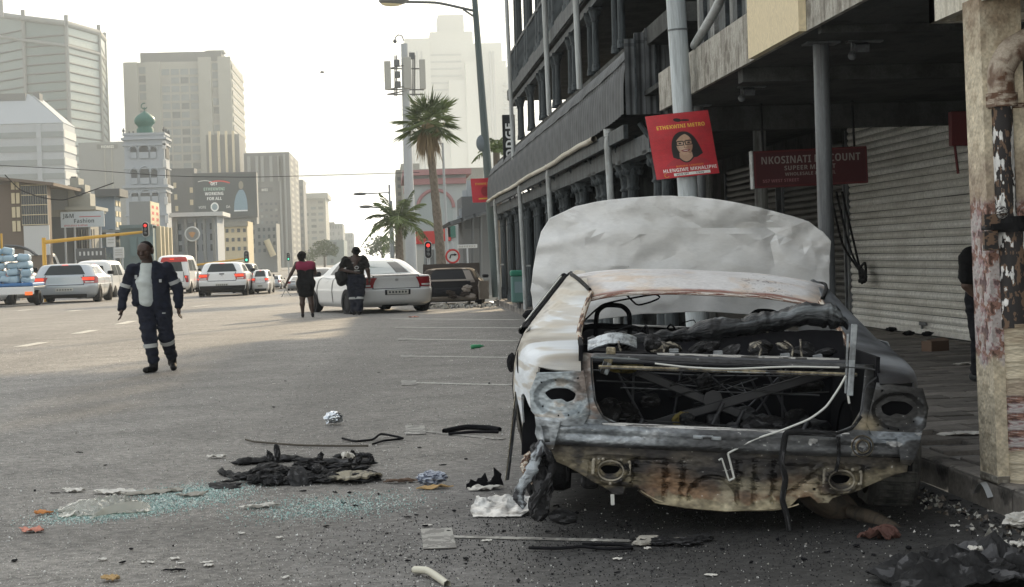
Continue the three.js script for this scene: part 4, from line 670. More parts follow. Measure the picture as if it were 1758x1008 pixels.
  for (const [x0, x1, y, z] of [[-0.66, 0.6, 0.70, 1.15], [-0.64, 0.0, 0.645, 1.1], [-0.5, 0.62, 0.60, 1.25], [-0.64, 0.5, 0.47, 0.8], [0.1, 0.62, 0.66, 0.9]]) part('burnt_wire', pipe([V(x0, y, -z), V((x0 + x1) / 2, y - rr(0, 0.03), -z), V(x1, y + rr(-0.02, 0.02), -z)], 0.0045, 20, 5), scrap, wreck);
  for (let i = 0; i < 9; i++) part('seat_spring', [rod(V(rr(-0.6, 0.6), 0.33, -1.3), V(rr(-0.6, 0.6), 0.8, -1.35), 0.008, 0.008, 5)], W.bar, wreck);
  for (const [x, y, z] of [[-0.05, 0.40, -0.7], [0.1, 0.42, -0.8], [0.0, 0.45, -0.9], [-0.45, 0.38, -0.5], [0.42, 0.40, -0.6]]) part('burnt_lump', [rb(0.07, 0.1, 0.07, 0.02, x, y, z, 0.2, x, 0.1), rod(V(x, y, z), V(x + 0.05, y + 0.12, z), 0.012)], W.bar, wreck);
  const foam = new THREE.MeshStandardMaterial({ map: stainTex([0.42, 0.34, 0.11], [0.09, 0.07, 0.03], { f: 6 }), roughness: 0.95 });
  const lump = (r, sx, sy, sz, k) => { const g = new THREE.IcosahedronGeometry(r, 4), p = g.attributes.position; for (let i = 0; i < p.count; i++) { const f = 1 + 0.5 * fbm(p.getX(i) / r * 1.3, p.getY(i) / r * 1.3, p.getZ(i) / r * 1.3 + k, 3); p.setXYZ(i, p.getX(i) * f * sx, p.getY(i) * f * sy, p.getZ(i) * f * sz); } g.computeVertexNormals(); return prep(g); };
  part('yellow_foam', tf(lump(0.05, 1.2, 0.9, 0.5, 1), -0.16, 0.46, -0.95), foam, wreck); part('yellow_foam', tf(lump(0.09, 1.3, 0.6, 0.5, 2), -0.5, 0.75, -1.1), foam, wreck);
  // ---- rear shelf: bar with ash, rolled burnt lining, hanging strap, flap
  part('shelf_bar', [rb(1.36, 0.05, 0.09, 0.015, 0, 0.815, -0.50, 0, 0, 0.012)], W.bar, wreck);
  part('shelf_ash', sheet(60, 3, (a, b) => { const x = mixv(-0.34, 0.60, a); return [x, 0.846 + 0.01 * x + 0.008 * fbm(x * 9, b, 2, 3), -0.47 - 0.05 * b]; }, 0.008, (a, b) => [a, b]), W.ash, wreck);
  part('shelf_panel', sheet(40, 10, (a, b) => { const x = mixv(-0.69, 0.69, a); return [x, 0.835 + 0.012 * fbm(x * 5, b * 4, 2, 3), -0.56 - 0.5 * b]; }, 0.01), W.black, wreck);
  part('under_bar', rb(1.3, 0.018, 0.03, 0.006, 0, 0.787, -0.2, 0, 0, 0.01), W.rear, wreck);
  const rollP = [[-0.70, 0.885], [-0.55, 0.905], [-0.3, 0.93], [-0.1, 0.965], [0.12, 1.0], [0.35, 1.05], [0.6, 1.09], [0.72, 1.04]];
  const rc = new THREE.CatmullRomCurve3(rollP.map(([x, y]) => V(x, y, -1.0)));
  part('burnt_lining', surf(120, 18, (a, b) => { const p = rc.getPoint(a), r = 0.024 + 0.04 * sstep(0.3, 0.8, a) * sstep(1.0, 0.9, a) + 0.045 * fbm(a * 22, b * 3, 4, 4) + 0.035 * Math.exp(-(((a - 0.47) / 0.05) ** 2)), t = b * 2 * Math.PI; return [p.x, p.y - 0.02 + r * Math.sin(t) * 1.0 + 0.012 * fbm(a * 30, 5, 2, 3), p.z + r * Math.cos(t) * 1.3]; }), new THREE.MeshStandardMaterial({ map: tex(512, 128, (u, v) => { const n = tnoise(u, v, 7, 5), st = tnoise(u * 0.4, v, 16, 3, 2); const k = clamp(0.2 + st + 0.8 * n); return lerp3([0.014, 0.015, 0.018], [0.17, 0.19, 0.2], k * k); }), bumpMap: dent, bumpScale: 0.03, roughness: 0.55, side: THREE.DoubleSide }), wreck);
  part('burnt_skirt', sheet(60, 8, (a, b) => { const x = mixv(-0.69, 0.69, a), y0 = 0.89 + 0.10 * sstep(-0.3, 0.6, x) - 0.01; return [x, mixv(y0, 0.815 + 0.02 * Math.abs(fbm(x * 12, 1, 1, 3)), b) + 0.012 * fbm(x * 10, b * 3, 5, 3), -0.98 + 0.15 * b + 0.03 * fbm(x * 6, b * 2, 2, 3)]; }, 0.006), W.black, wreck);
  part('metal_flap', sheet(20, 8, (a, b) => [mixv(-0.70, -0.44, a), 0.885 + 0.045 * Math.sin(a * 2.6) - 0.05 * b + 0.01 * fbm(a * 6, b * 4, 2, 3), -0.75 + 0.12 * b - 0.05 * a], 0.006), W.steel, wreck);
  part('hinge', [rb(0.045, 0.13, 0.02, 0.008, -0.60, 0.80, -0.3, 0.1, 0, -0.3), rb(0.05, 0.05, 0.03, 0.01, -0.585, 0.85, -0.35)], W.rear, wreck);
  part('strap', [rb(0.032, 0.36, 0.012, 0.004, 0.615, 0.87, -0.15, 0, 0, -0.02), rb(0.012, 0.3, 0.012, 0.003, 0.59, 0.85, -0.16)], W.steel, wreck);
  part('strap_tip', rb(0.012, 0.05, 0.008, 0.003, 0.605, 0.675, -0.15, 0, 0, 0.2), W.wire, wreck);
  for (const [x, h] of [[-0.3, 0.05], [0.2, 0.07], [0.37, 0.09], [0.43, 0.1], [-0.52, 0.05]]) part('prong', pipe([V(x, 0.83, -0.62), V(x + rr(-0.02, 0.02), 0.84 + h * 0.6, -0.63), V(x + rr(-0.05, 0.05), 0.84 + h, -0.66)], 0.006, 10, 6), W.mount, wreck);
  for (let i = 0; i < 26; i++) { const o = part('burnt_lump', lump(rr(0.025, 0.06), rr(0.8, 2), rr(0.4, 0.9), 0.8, i * 2.3), i % 5 ? W.soot : W.mount, wreck); o.position.set(rr(-0.64, 0.62), rr(0.84, 0.9), -rr(0.6, 1.15)); o.rotation.set(rr(-0.5, 0.5), rr(0, 6), rr(-0.5, 0.5)); }
  for (let i = 0; i < 12; i++) { const x = rr(-0.6, 0.6), z = -rr(1.2, 2.6); part('burnt_wire', pipe([V(x, 0.8, z), V(x + rr(-0.1, 0.1), rr(0.88, 1.0), z), V(x + rr(-0.25, 0.25), rr(0.84, 0.95), z - 0.1)], rr(0.003, 0.007), 14, 5), i % 4 ? W.black : W.mount, wreck); }
  for (let i = 0; i < 22; i++) { const o = part('burnt_lump', lump(rr(0.04, 0.09), rr(0.8, 1.8), rr(0.5, 1), 0.8, i * 1.7), i % 6 ? W.soot : W.wireD, wreck); o.position.set(rr(-0.62, 0.6), rr(0.34, 0.5) + 0.2 * (rnd() < 0.2), -rr(0.5, 1.4)); o.rotation.set(rr(-0.5, 0.5), rr(0, 6), 0); }
  for (const x of [-0.02, 0.33, 0.5, -0.25]) part('clip', [rb(0.05, 0.022, 0.04, 0.006, x, 0.858, -0.55, 0, 0, rr(-0.3, 0.3))], W.steel, wreck);
  // headrest hoop, seat frames and dashboard seen through the cabin
  for (const [x, z] of [[-0.53, -2.35], [0.42, -2.35]]) { part('seat_frame', [pipe([V(x - 0.11, 0.80, z), V(x - 0.1, 0.98, z), V(x - 0.05, 1.03, z), V(x + 0.05, 1.03, z), V(x + 0.1, 0.98, z), V(x + 0.11, 0.80, z)], 0.015, 40, 8), pipe([V(x - 0.22, 0.4, z + 0.05), V(x - 0.2, 0.86, z), V(x, 0.9, z), V(x + 0.2, 0.86, z), V(x + 0.22, 0.4, z + 0.05)], 0.018, 40, 8)], W.black, wreck); }
  part('dashboard', [rb(1.7, 0.3, 0.3, 0.05, 0, 0.72, -3.35)], W.soot, wreck);
  part('cowl', sheet(40, 2, (a, b) => { const x = mixv(-0.92, 0.92, a); return [x, 0.875 + 0.012 * fbm(x * 8, b, 1, 3), -3.2 - b * 0.12]; }, 0.008, (a, b) => [a, b]), W.ash, wreck);
  part('loose_wire', pipe([V(-0.55, 1.17, -2.4), V(-0.45, 1.1, -2.4), V(-0.38, 1.04, -2.4), V(-0.3, 1.06, -2.4), V(-0.24, 1.09, -2.4), V(-0.27, 1.11, -2.4), V(-0.42, 1.08, -2.4), V(-0.6, 1.03, -2.4), V(-0.74, 0.9, -2.3)], 0.006, 60, 5), W.black, wreck);
  // ---- wheels, exhaust and what hangs down
  part('tyre', [tf(lathe([[0.19, -0.12], [0.27, -0.13], [0.302, -0.1], [0.31, -0.03], [0.31, 0.03], [0.302, 0.1], [0.27, 0.13], [0.19, 0.12]], 40), 0.965, 0.29, -0.98, 0, 0, Math.PI / 2)].concat(Array.from({ length: 40 }, (_, i) => { const a = i / 40 * 2 * Math.PI; return tf(bx(0.2, 0.012, 0.02), 0.965, 0.29 + 0.311 * Math.sin(a), -0.98 + 0.311 * Math.cos(a), -a + Math.PI / 2, 0, 0); })), W.tyre, wreck);
  part('brake_drum', [tf(lathe([[0, -0.1], [0.14, -0.1], [0.16, -0.06], [0.16, 0.06], [0.2, 0.07], [0.2, 0.09], [0.0, 0.1]], 28), -0.86, 0.20, -0.98, 0, 0, Math.PI / 2), rod(V(-0.8, 0.18, -0.98), V(0.8, 0.18, -0.98), 0.04), rb(0.1, 0.34, 0.1, 0.03, -0.66, 0.26, -0.75)], W.soot, wreck);
  const mf = part('exhaust', [tf(ball(0.1, 0, 0, 0, 1.9, 0.85, 1.0, 18), 0.56, 0.125, -0.38, 0, 0.3, -0.42)], W.muff, wreck);
  part('tail_pipe', [pipe([V(0.66, 0.09, -0.3), V(0.76, 0.075, -0.2), V(0.835, 0.045, -0.1), V(0.875, 0.02, -0.02)], 0.037, 30, 12), tf(prep(new THREE.TorusGeometry(0.037, 0.008, 8, 18)), 0.875, 0.02, -0.02, 0.9, 0.7, 0)], W.muff, mf);
  part('hanging_wire', pipe([[-0.37, 0.815], [-0.2, 0.803], [0.0, 0.803], [0.3, 0.826], [0.545, 0.832]].map(([x, y]) => V(x, y, -0.1)), 0.0055, 40, 6), W.wire, wreck);
  const wl = new THREE.CurvePath(); const wp = [[0.56, 0.80], [0.53, 0.74], [0.47, 0.645], [0.39, 0.58], [0.26, 0.52], [0.13, 0.47], [0.0, 0.395]].map(([x, y]) => V(x, y, 0.02));
  part('hanging_wire', [pipe(wp, 0.006, 50, 6), rod(V(0, 0.395, 0.02), V(0.035, 0.275, 0.03), 0.006, 0.006, 6), rod(V(0.035, 0.275, 0.03), V(0.01, 0.262, 0.03), 0.006, 0.006, 6), rod(V(0.01, 0.262, 0.03), V(-0.03, 0.37, 0.03), 0.005, 0.005, 6), rod(V(-0.03, 0.37, 0.03), V(-0.045, 0.36, 0.03), 0.005, 0.005, 6)], W.wire, wreck);
  part('melted_cable', [pipe([[0.52, 0.512], [0.40, 0.515], [0.285, 0.51], [0.27, 0.45], [0.262, 0.36], [0.285, 0.28], [0.275, 0.18], [0.30, 0.1], [0.315, 0.03]].map(([x, y], i) => V(x, y, 0.035 + 0.006 * Math.sin(i * 2))), 0.015, 80, 8)], W.soot, wreck);
  part('melted_cable', [pipe([V(0.52, 0.512, 0.02), V(0.6, 0.54, 0.0), V(0.65, 0.6, -0.02)], 0.008, 20, 6), pipe([V(0.535, 0.5, 0.03), V(0.54, 0.4, 0.035), V(0.53, 0.33, 0.03)], 0.01, 20, 6)], W.soot, wreck);
  for (const [x, y, r, sy, k] of [[-0.95, 0.22, 0.06, 1.6, 1], [-0.92, 0.08, 0.075, 1.0, 2], [-0.8, 0.03, 0.1, 0.4, 3]]) part('hanging_remains', tf(lump(r, 0.7, sy, 0.6, k), x, y, -0.1), W.soot, wreck);
  const rag = (pts, r, k) => { const c = new THREE.CatmullRomCurve3(pts.map((p) => V(...p))); return surf(46, 10, (u, v) => { const p = c.getPoint(u), e = v * 6.2832, w = r * (0.45 + 1.5 * Math.abs(fbm(u * 7 + k, v * 1.5, k, 3)) + 0.25 * Math.sin(u * 3.1)) * Math.min(1, 9 * u + 0.2, 9 * (1 - u) + 0.1); return [p.x + w * Math.cos(e) + 0.02 * fbm(u * 6, k, 1, 2), p.y, p.z + 0.6 * w * Math.sin(e) + 0.02 * fbm(u * 6, 2, k, 2)]; }); };
  part('hanging_remains', rag([[-0.92, 0.42, -0.02], [-0.94, 0.33, 0.02], [-0.985, 0.24, 0.04], [-1.02, 0.15, 0.04], [-1.0, 0.08, 0.05]], 0.034, 1.5), new THREE.MeshStandardMaterial({ map: stainTex([0.40, 0.44, 0.47], [0.05, 0.05, 0.055], { f: 5, s1: 1, thr: -0.05 }), roughness: 0.55, metalness: 0.2, side: THREE.DoubleSide }), wreck);
  part('hanging_remains', rag([[-0.9, 0.4, 0], [-0.86, 0.3, 0.03], [-0.89, 0.2, 0.05], [-0.95, 0.07, 0.06]], 0.022, 7.5), W.soot, wreck); part('hanging_remains', rag([[-0.95, 0.4, -0.05], [-0.93, 0.28, -0.02], [-0.9, 0.12, 0.02], [-0.92, 0.02, 0.05]], 0.05, 4.2), W.soot, wreck);
  part('hanging_remains', rag([[-0.98, 0.36, -0.03], [-1.0, 0.28, 0.0], [-0.96, 0.2, 0.03]], 0.02, 9.1), W.rust, wreck);
  part('arch_strip', sheet(20, 2, (a, b) => { const t = mixv(0.2, 2.2, a); return [-1.085 - 0.03 * a + 0.02 * b, 0.58 - 0.46 * a, -0.9 + 0.2 * a * a - 0.02 * b]; }, 0.006), W.rear, wreck);
  part('melted_mirror', [tf(lump(0.055, 0.7, 0.6, 0.8, 4), -1.08, 0.92, -3.2)], W.black, wreck); part('melted_mirror', [tf(lump(0.06, 0.5, 1.0, 0.8, 5), -1.17, 0.62, -2.8)], W.black, wreck);
  part('front_bulkhead', [bx(1.9, 0.5, 0.03, 0, 0.6, -3.55), bx(1.7, 0.25, 0.1, 0, 0.45, -4.5), rb(0.7, 0.4, 0.55, 0.05, 0, 0.55, -4.0)], W.soot, wreck);
  // ---- the raised bonnet, dented sheet with its outer side towards us
  const hp = [[-1.05, 0.94], [-1.075, 1.08], [-1.065, 1.23], [-1.045, 1.38], [-1.02, 1.49], [-0.965, 1.585], [-0.79, 1.675], [-0.60, 1.72], [-0.42, 1.745], [-0.2, 1.768], [0.01, 1.772], [0.22, 1.755], [0.41, 1.725], [0.6, 1.685], [0.77, 1.645], [0.83, 1.625], [0.93, 1.56], [0.985, 1.50], [0.99, 1.36], [0.985, 1.2], [0.985, 1.0], [0.95, 0.935], [0.75, 0.95], [0.47, 0.975], [0.12, 0.985], [-0.31, 0.95], [-0.6, 0.905], [-0.8, 0.895], [-0.95, 0.915]];
  const hin = (x, y) => { let d = (y - 0.94) * 0.12 + 0.10 * x * x - 0.02; d += 0.03 * Math.abs(fbm(x * 3.1, y * 4.3, 21, 2)) + 0.022 * Math.exp(-(((y - 1.18 - 0.12 * Math.cos(x * 4)) / 0.03) ** 2)) * sstep(-0.4, -0.9, x) + 0.03 * Math.exp(-(((x - 0.72 + 0.1 * y) / 0.04) ** 2)) * sstep(1.2, 1.5, y); d += 0.05 * fbm(x * 2.2, y * 2.2, 3, 2) + 0.05 * Math.abs(n3(x * 2.6 + 0.4 * y, y * 3.4, 9)) + 0.03 * Math.abs(n3(x * 6, y * 5 + x, 4)) * sstep(1.2, 1.55, y + 0.2 * Math.abs(x)); d += 0.03 * Math.exp(-(((y - 1.60 + 0.18 * x * x + 0.04 * Math.sin(x * 9)) / 0.035) ** 2)) * sstep(-0.25, 0.1, x); d -= 0.02 * Math.exp(-(((y - 1.55 + 0.15 * x * x) / 0.05) ** 2)); d += 0.03 * Math.exp(-(((y - 1.28 - 0.25 * Math.sin((x + 0.3) * 2.2)) / 0.1) ** 2)); d += 0.02 * fbm(x * 13, y * 13, 5, 2) * sstep(0.55, 0.9, x); return d; };
  const hoodTex = tex(1024, 512, (a, b) => {
    const n = tnoise(a, b, 5, 5), m = tnoise(a, b, 30, 4, 3), f = tnoise(a, b, 90, 2, 4), sc = tnoise(a * 2 % 1, b * 0.7, 26, 4, 8); let c = lerp3([0.60, 0.605, 0.595], [0.72, 0.725, 0.72], 0.5 + n);
    c = lerp3(c, [0.50, 0.49, 0.46], 0.4 * sstep(0.05, 0.4, tnoise(a, b, 9, 5, 6)) * sstep(0.35, 0.7, a + 0.4 * b - 0.15));
    c = lerp3(c, [0.38, 0.36, 0.33], 0.3 * sstep(0.2, 0.7, m) * sstep(0.62, 0.85, b));
    if (sc > 0.88) c = lerp3(c, [0.2, 0.2, 0.2], 0.6);
    return c.map((x) => x * (1 + 0.06 * f));
  });
  part('bonnet', plate(hp.flatMap(([x, y], i) => { const [x2, y2] = hp[(i + 1) % hp.length]; return [0, 0.33, 0.66].map((t) => [mixv(x, x2, t) + 0.007 * n3(i * 1.7 + t * 5, 3), mixv(y, y2, t) + 0.007 * n3(i * 1.7 + t * 5, 9)]); }), -3.42, 0.006, [ellipse(-0.41, 1.27, 0.006, 0.008, 6)], hin, (x, y) => [(x + 1.1) / 2.2, (y - 0.85) / 0.95], 0.5, 0.03), new THREE.MeshStandardMaterial({ map: hoodTex, roughness: 0.42, metalness: 0.05, side: THREE.DoubleSide }), wreck, 'raised dented white bonnet');
}
// ================================================================ the street beyond: buildings, palms, signals
const VPX = 668;
const F = {
  cream: mat(0.30, 0.30, 0.265, 0.9), beige: mat(0.25, 0.245, 0.215, 0.9), grey: mat(0.22, 0.23, 0.225, 0.9), dgrey: mat(0.125, 0.13, 0.13, 0.9), dark: mat(0.10, 0.105, 0.105, 0.85), brown: mat(0.15, 0.12, 0.095, 0.9),
  white: mat(0.5, 0.51, 0.5, 0.85), pale: mat(0.34, 0.37, 0.395, 0.85), blue: mat(0.16, 0.2, 0.235, 0.85), teal: mat(0.14, 0.19, 0.195, 0.85), green: mat(0.025, 0.115, 0.088, 0.5), glassG: mat(0.14, 0.19, 0.19, 0.35, 0.1), glassD: mat(0.06, 0.075, 0.085, 0.2), glassM: mat(0.16, 0.19, 0.2, 0.25),
  pink: mat(0.33, 0.19, 0.19, 0.85), red: mat(0.42, 0.035, 0.03, 0.7), yellow: mat(0.55, 0.32, 0.05, 0.6), lit: mat(0.55, 0.48, 0.33, 0.85), pole: mat(0.35, 0.37, 0.38, 0.6), black: mat(0.02, 0.02, 0.022, 0.6), blind: mat(0.27, 0.27, 0.25, 0.9), slats: mat(0.36, 0.36, 0.33, 0.9),  // lit: warm cream, also sunlight put into the colour of walls and windows
};
// a block: front face between pixel columns x0 and x1, its right flank seen as far as column xs, roof at row y
function block(name, label, x0, x1, xs, y, Z, m, cat = 'building', yb) {
  const a = atZ(x0, y, Z), b = atZ(x1, y, Z), D = xs > x1 ? Z * ((VPX - x1) / (VPX - xs) - 1) : 8, h = a.y + (b.y - a.y) / 2;
  const t = thing(name, label, cat, V(a.x, 0, -Z)); const w = b.x - a.x;
  part('wall', bb(0, w, yb ?? 0, h, 0, -D), m, t);
  return { t, w, h, D, m, X: (px) => atZ(px, y, Z).x - a.x, Y: (py, px = (x0 + x1) / 2) => atZ(px, py, Z).y };
}
function windows(b, u0, u1, v0, v1, nc, nr, m, fw = 0.7, fh = 0.6, name = 'window') {
  const cw = (u1 - u0) / nc, ch = (v1 - v0) / nr, g = bx(cw * fw, ch * fh, 0.12);
  for (let j = 0; j < nr; j++) for (let i = 0; i < nc; i++) { const q = rnd(), o = part(name, g, q < 0.62 ? m : q < 0.76 ? F.glassD : q < 0.9 ? F.glassM : F.blind, b.t); o.position.set(u0 + (i + 0.5) * cw, v0 + (j + 0.5) * ch, 0.0); }
}
function sideWindows(b, v0, v1, nc, nr, m, fw = 0.6, fh = 0.6, name = 'window') {
  const cw = b.D / nc, ch = (v1 - v0) / nr, g = bx(0.12, ch * fh, cw * fw);
  for (let j = 0; j < nr; j++) for (let i = 0; i < nc; i++) { const o = part(name, g, m, b.t); o.position.set(b.w, v0 + (j + 0.5) * ch, -(i + 0.5) * cw); }
}
const bands = (b, v0, v1, n, m, fh, u0 = 0, u1 = b.w, name = 'floor_band', proud = 0.25) => { const ch = (v1 - v0) / n, g = bb(u0, u1, 0, ch * fh, proud, -0.3); for (let j = 0; j < n; j++) { const o = part(name, g, m, b.t); o.position.y = v0 + j * ch; } };
const sideBands = (b, v0, v1, n, m, fh, name = 'floor_band') => { const ch = (v1 - v0) / n, g = bb(b.w - 0.2, b.w + 0.25, 0, ch * fh, 0.2, -b.D); for (let j = 0; j < n; j++) { const o = part(name, g, m, b.t); o.position.y = v0 + j * ch; } };
const letters = (txt, w, h, fg, bg, font = 'bold 70px sans-serif', o = {}) => canvasTex(512, Math.round(512 * h / w), (g, W, H) => { if (bg) { g.fillStyle = bg; g.fillRect(0, 0, W, H); } g.fillStyle = fg; g.textAlign = 'center'; g.textBaseline = 'middle'; g.font = font; [].concat(txt).forEach((s, i, a) => g.fillText(s, W / 2, H * (i + 0.5) / a.length + 3, W * 0.92)); });
const signFace = (w, h, t) => [tf(prep(new THREE.PlaneGeometry(w, h)), 0, 0, 0), new THREE.MeshStandardMaterial({ map: t, roughness: 0.7 })];
// --- round glass tower, far left
{
  const Z = 520, P = (px, py) => atZ(px, py, Z), t = thing('glass_tower', 'tall faceted grey green glass tower with a slanting roof edge', 'office tower');
  const zoff = [30, 6, 0, 22, 60], pts = [[-60, 20], [40, 35], [114, 44], [170, 60], [180, 72]].map(([x, y], i) => atZ(x, y, Z + zoff[i]));
  for (let i = 0; i < 4; i++) {
    const a = pts[i], b = pts[i + 1], za = -Z - zoff[i], zb = -Z - zoff[i + 1];
    const mk = (y0, y1, push) => surf(1, 1, (u, v) => [mixv(a.x, b.x, u), v ? mixv(y1 ?? a.y, y1 ?? b.y, u) : y0, mixv(za, zb, u) + push]);
    part('glass_facet', mk(0, null, 0), i === 2 ? mat(0.20, 0.255, 0.25, 0.35, 0.1) : F.glassG, t);
    const n = 27, top = Math.min(a.y, b.y); for (let k = 1; k < n; k++) { const y = k * top / n; part('floor_line', rod(V(a.x, y, za + 0.3), V(b.x, y, zb + 0.3), 0.28, 0.28, 4), F.dgrey, t); }
    part('mullion', rod(V(b.x, 0, zb + 0.4), V(b.x, b.y + 3, zb + 0.4), 0.6, 0.6, 5), F.grey, t);
    part('roof_edge', [rod(V(a.x, a.y + 0.5, za + 1), V(b.x, b.y + 0.5, zb + 1), 0.9, 0.9, 6), rod(V(a.x, a.y - 6, za + 1), V(b.x, b.y - 6, zb + 1), 0.5, 0.5, 6)], F.grey, t);
  }
  part('mast', rod(P(1, 30), P(-1, -60), 0.8, 0.5), F.grey, t);
  part('far_wall', surf(1, 1, (u, v) => [mixv(pts[4].x, atZ(183, 80, Z + 120).x, u), v * pts[4].y, -Z - 60 - u * 60]), F.glassM, t);
}
// --- pale stepped office block with a mansard top
{
  const b = block('mansard_block', 'pale grey office block with ribbed floors below a sloping mansard top', -70, 108, 128, 214, 420, F.pale), f = b.h / 9;
  const Y = (py) => b.Y(py), X = b.X;
  part('mansard', sheet(1, 1, (u, v) => [mixv(mixv(0, b.w, u), mixv(0, X(40), u), v), mixv(b.h, Y(158), v), v * -8], 0.5), F.pale, b.t);
  part('mansard', sheet(1, 1, (u, v) => [mixv(b.w, X(46), v), mixv(b.h, Y(160), v), -u * mixv(b.D, 12, v) - v * 8], 0.5), F.pale, b.t);
  part('rooftop', [bb(0, X(36), Y(170), Y(156), -6, -16), bb(X(46), X(58), Y(172), Y(155), -8, -12)], F.dgrey, b.t);
  bands(b, 0, b.h, 11, F.glassM, 0.42, 0, b.w); sideBands(b, 0, b.h, 11, F.white, 0.55);
  part('pilaster', bb(b.X(62), b.X(70), 0, b.h, 0.5, 0), F.pale, b.t);
}
// --- cream slab tower
{
  const b = block('cream_tower', 'tall cream slab tower with three dark window strips and a grey plant room', 214, 397, 417, 106, 600, F.cream), Y = b.Y, X = b.X;
  part('plant_room', bb(X(238), X(378), Y(112), Y(87), -4, -22), F.dgrey, b.t); part('rooftop', [bb(X(350), X(382), Y(87), Y(84), -6, -14), rod(V(X(375), Y(100), -3), V(X(375), Y(96), -3), 0.5)], F.grey, b.t);
  for (const [p, q] of [[212, 236], [250, 274], [340, 362], [374, 396]]) part('pier', bb(X(p) , X(q), 0, b.h + (p > 330 ? 1.2 : 0), 1.6, 0), F.cream, b.t);
  windows(b, X(237), X(250), Y(440), Y(112), 1, 22, F.glassM, 0.9, 0.75); windows(b, X(363), X(374), Y(440), Y(108), 1, 22, F.glassM, 0.9, 0.75);
  windows(b, X(275), X(340), Y(440), Y(116), 4, 22, F.glassM, 0.82, 0.7); sideBands(b, 0, b.h, 24, F.beige, 0.5); sideWindows(b, 0, b.h, 3, 24, F.glassD, 0.8, 0.4);
}
// --- grey blocks behind the minaret and the billboard
{
  const a = block('grey_block', 'plain grey block with faint lettering behind the white minaret', 134, 222, 232, 244, 480, F.grey); for (const p of [178, 190]) part('strip', bb(a.X(p), a.X(p + 2), 0, a.Y(256), 0.3, 0), F.cream, a.t);
  const s = a.X(202) - a.X(166), [g, m] = signFace(s, s * 0.22, letters('HOMII', 5, 1.1, '#d8d8cf', '#5d615d', 'bold 100px sans-serif')); const o = part('lettering', g, m, a.t); o.position.set(a.X(184), a.Y(252), 0.15);
  const c = block('ribbed_block', 'dark ribbed block in front of the cream tower', 353, 410, 420, 231, 540, F.dgrey); for (const p of [358, 373, 386, 398]) part('rib', bb(c.X(p), c.X(p + 4), c.Y(300), c.Y(231) + 1, 1, 0), F.lit, c.t);
  const d = block('tall_grey_block', 'tall grey block with pale vertical ribs behind the billboard', 418, 496, 512, 262, 500, F.dgrey); for (const p of [424, 438, 447, 462, 476]) part('rib', bb(d.X(p), d.X(p + 5), d.Y(312), d.Y(268), 0.8, 0), F.grey, d.t); for (const p of [478, 486]) part('rib', bb(d.X(p), d.X(p + 3), 0, d.Y(266), 0.8, 0), F.grey, d.t); sideWindows(d, 0, d.h, 2, 18, F.cream, 0.5, 0.5, 'balcony');
  const s2 = d.X(466) - d.X(438), [g2, m2] = signFace(s2, s2 * 0.3, letters('MII', 3, 1, '#d8d8cf', '#474b4a', 'bold 120px sans-serif')); const o2 = part('lettering', g2, m2, d.t); o2.position.set(d.X(452), d.Y(326), 0.15);
  windows(d, d.X(425), d.X(475), d.Y(440), d.Y(345), 6, 9, F.glassD, 0.5, 0.4);
  const e = block('far_narrow_block', 'narrow grey block stepping down toward the end of the street', 505, 520, 525, 309, 620, F.dgrey); windows(e, 0, e.w, 0, e.h * 0.95, 2, 12, F.glassD, 0.5, 0.5);
  const f = block('cornice_tower', 'cream apartment tower with balconies and a jutting top cornice', 522, 558, 564, 334, 700, F.cream); part('cornice', bb(f.X(519), f.X(563), f.Y(341), f.Y(332), 4, -f.D), F.cream, f.t); windows(f, f.X(531), f.X(556), f.Y(435), f.Y(342), 2, 9, F.dgrey, 0.7, 0.45, 'balcony'); windows(f, f.X(523), f.X(530), f.Y(435), f.Y(342), 1, 9, F.beige, 0.6, 0.5);
  const h = block('far_low_block', 'hazy low block left of the gap at the street end', 560, 588, 592, 384, 850, F.grey); windows(h, 0, h.w, 0, h.h, 6, 6, F.glassD, 0.5, 0.5); part('upper_floor', bb(h.X(560), h.X(574), h.Y(390), h.Y(381), 0, -8), F.grey, h.t);
  const i = block('far_last_block', 'faintest small block beside the bright street end', 589, 605, 608, 400, 1000, F.grey); windows(i, 0, i.w, 0, i.h, 4, 5, F.glassD, 0.5, 0.5);
  const j = block('glass_front_block', 'pale green glass fronted block under the cornice tower', 560, 590, 596, 412, 600, F.teal); windows(j, 0, j.w, 0, j.h, 5, 3, F.glassG, 0.8, 0.5);
}
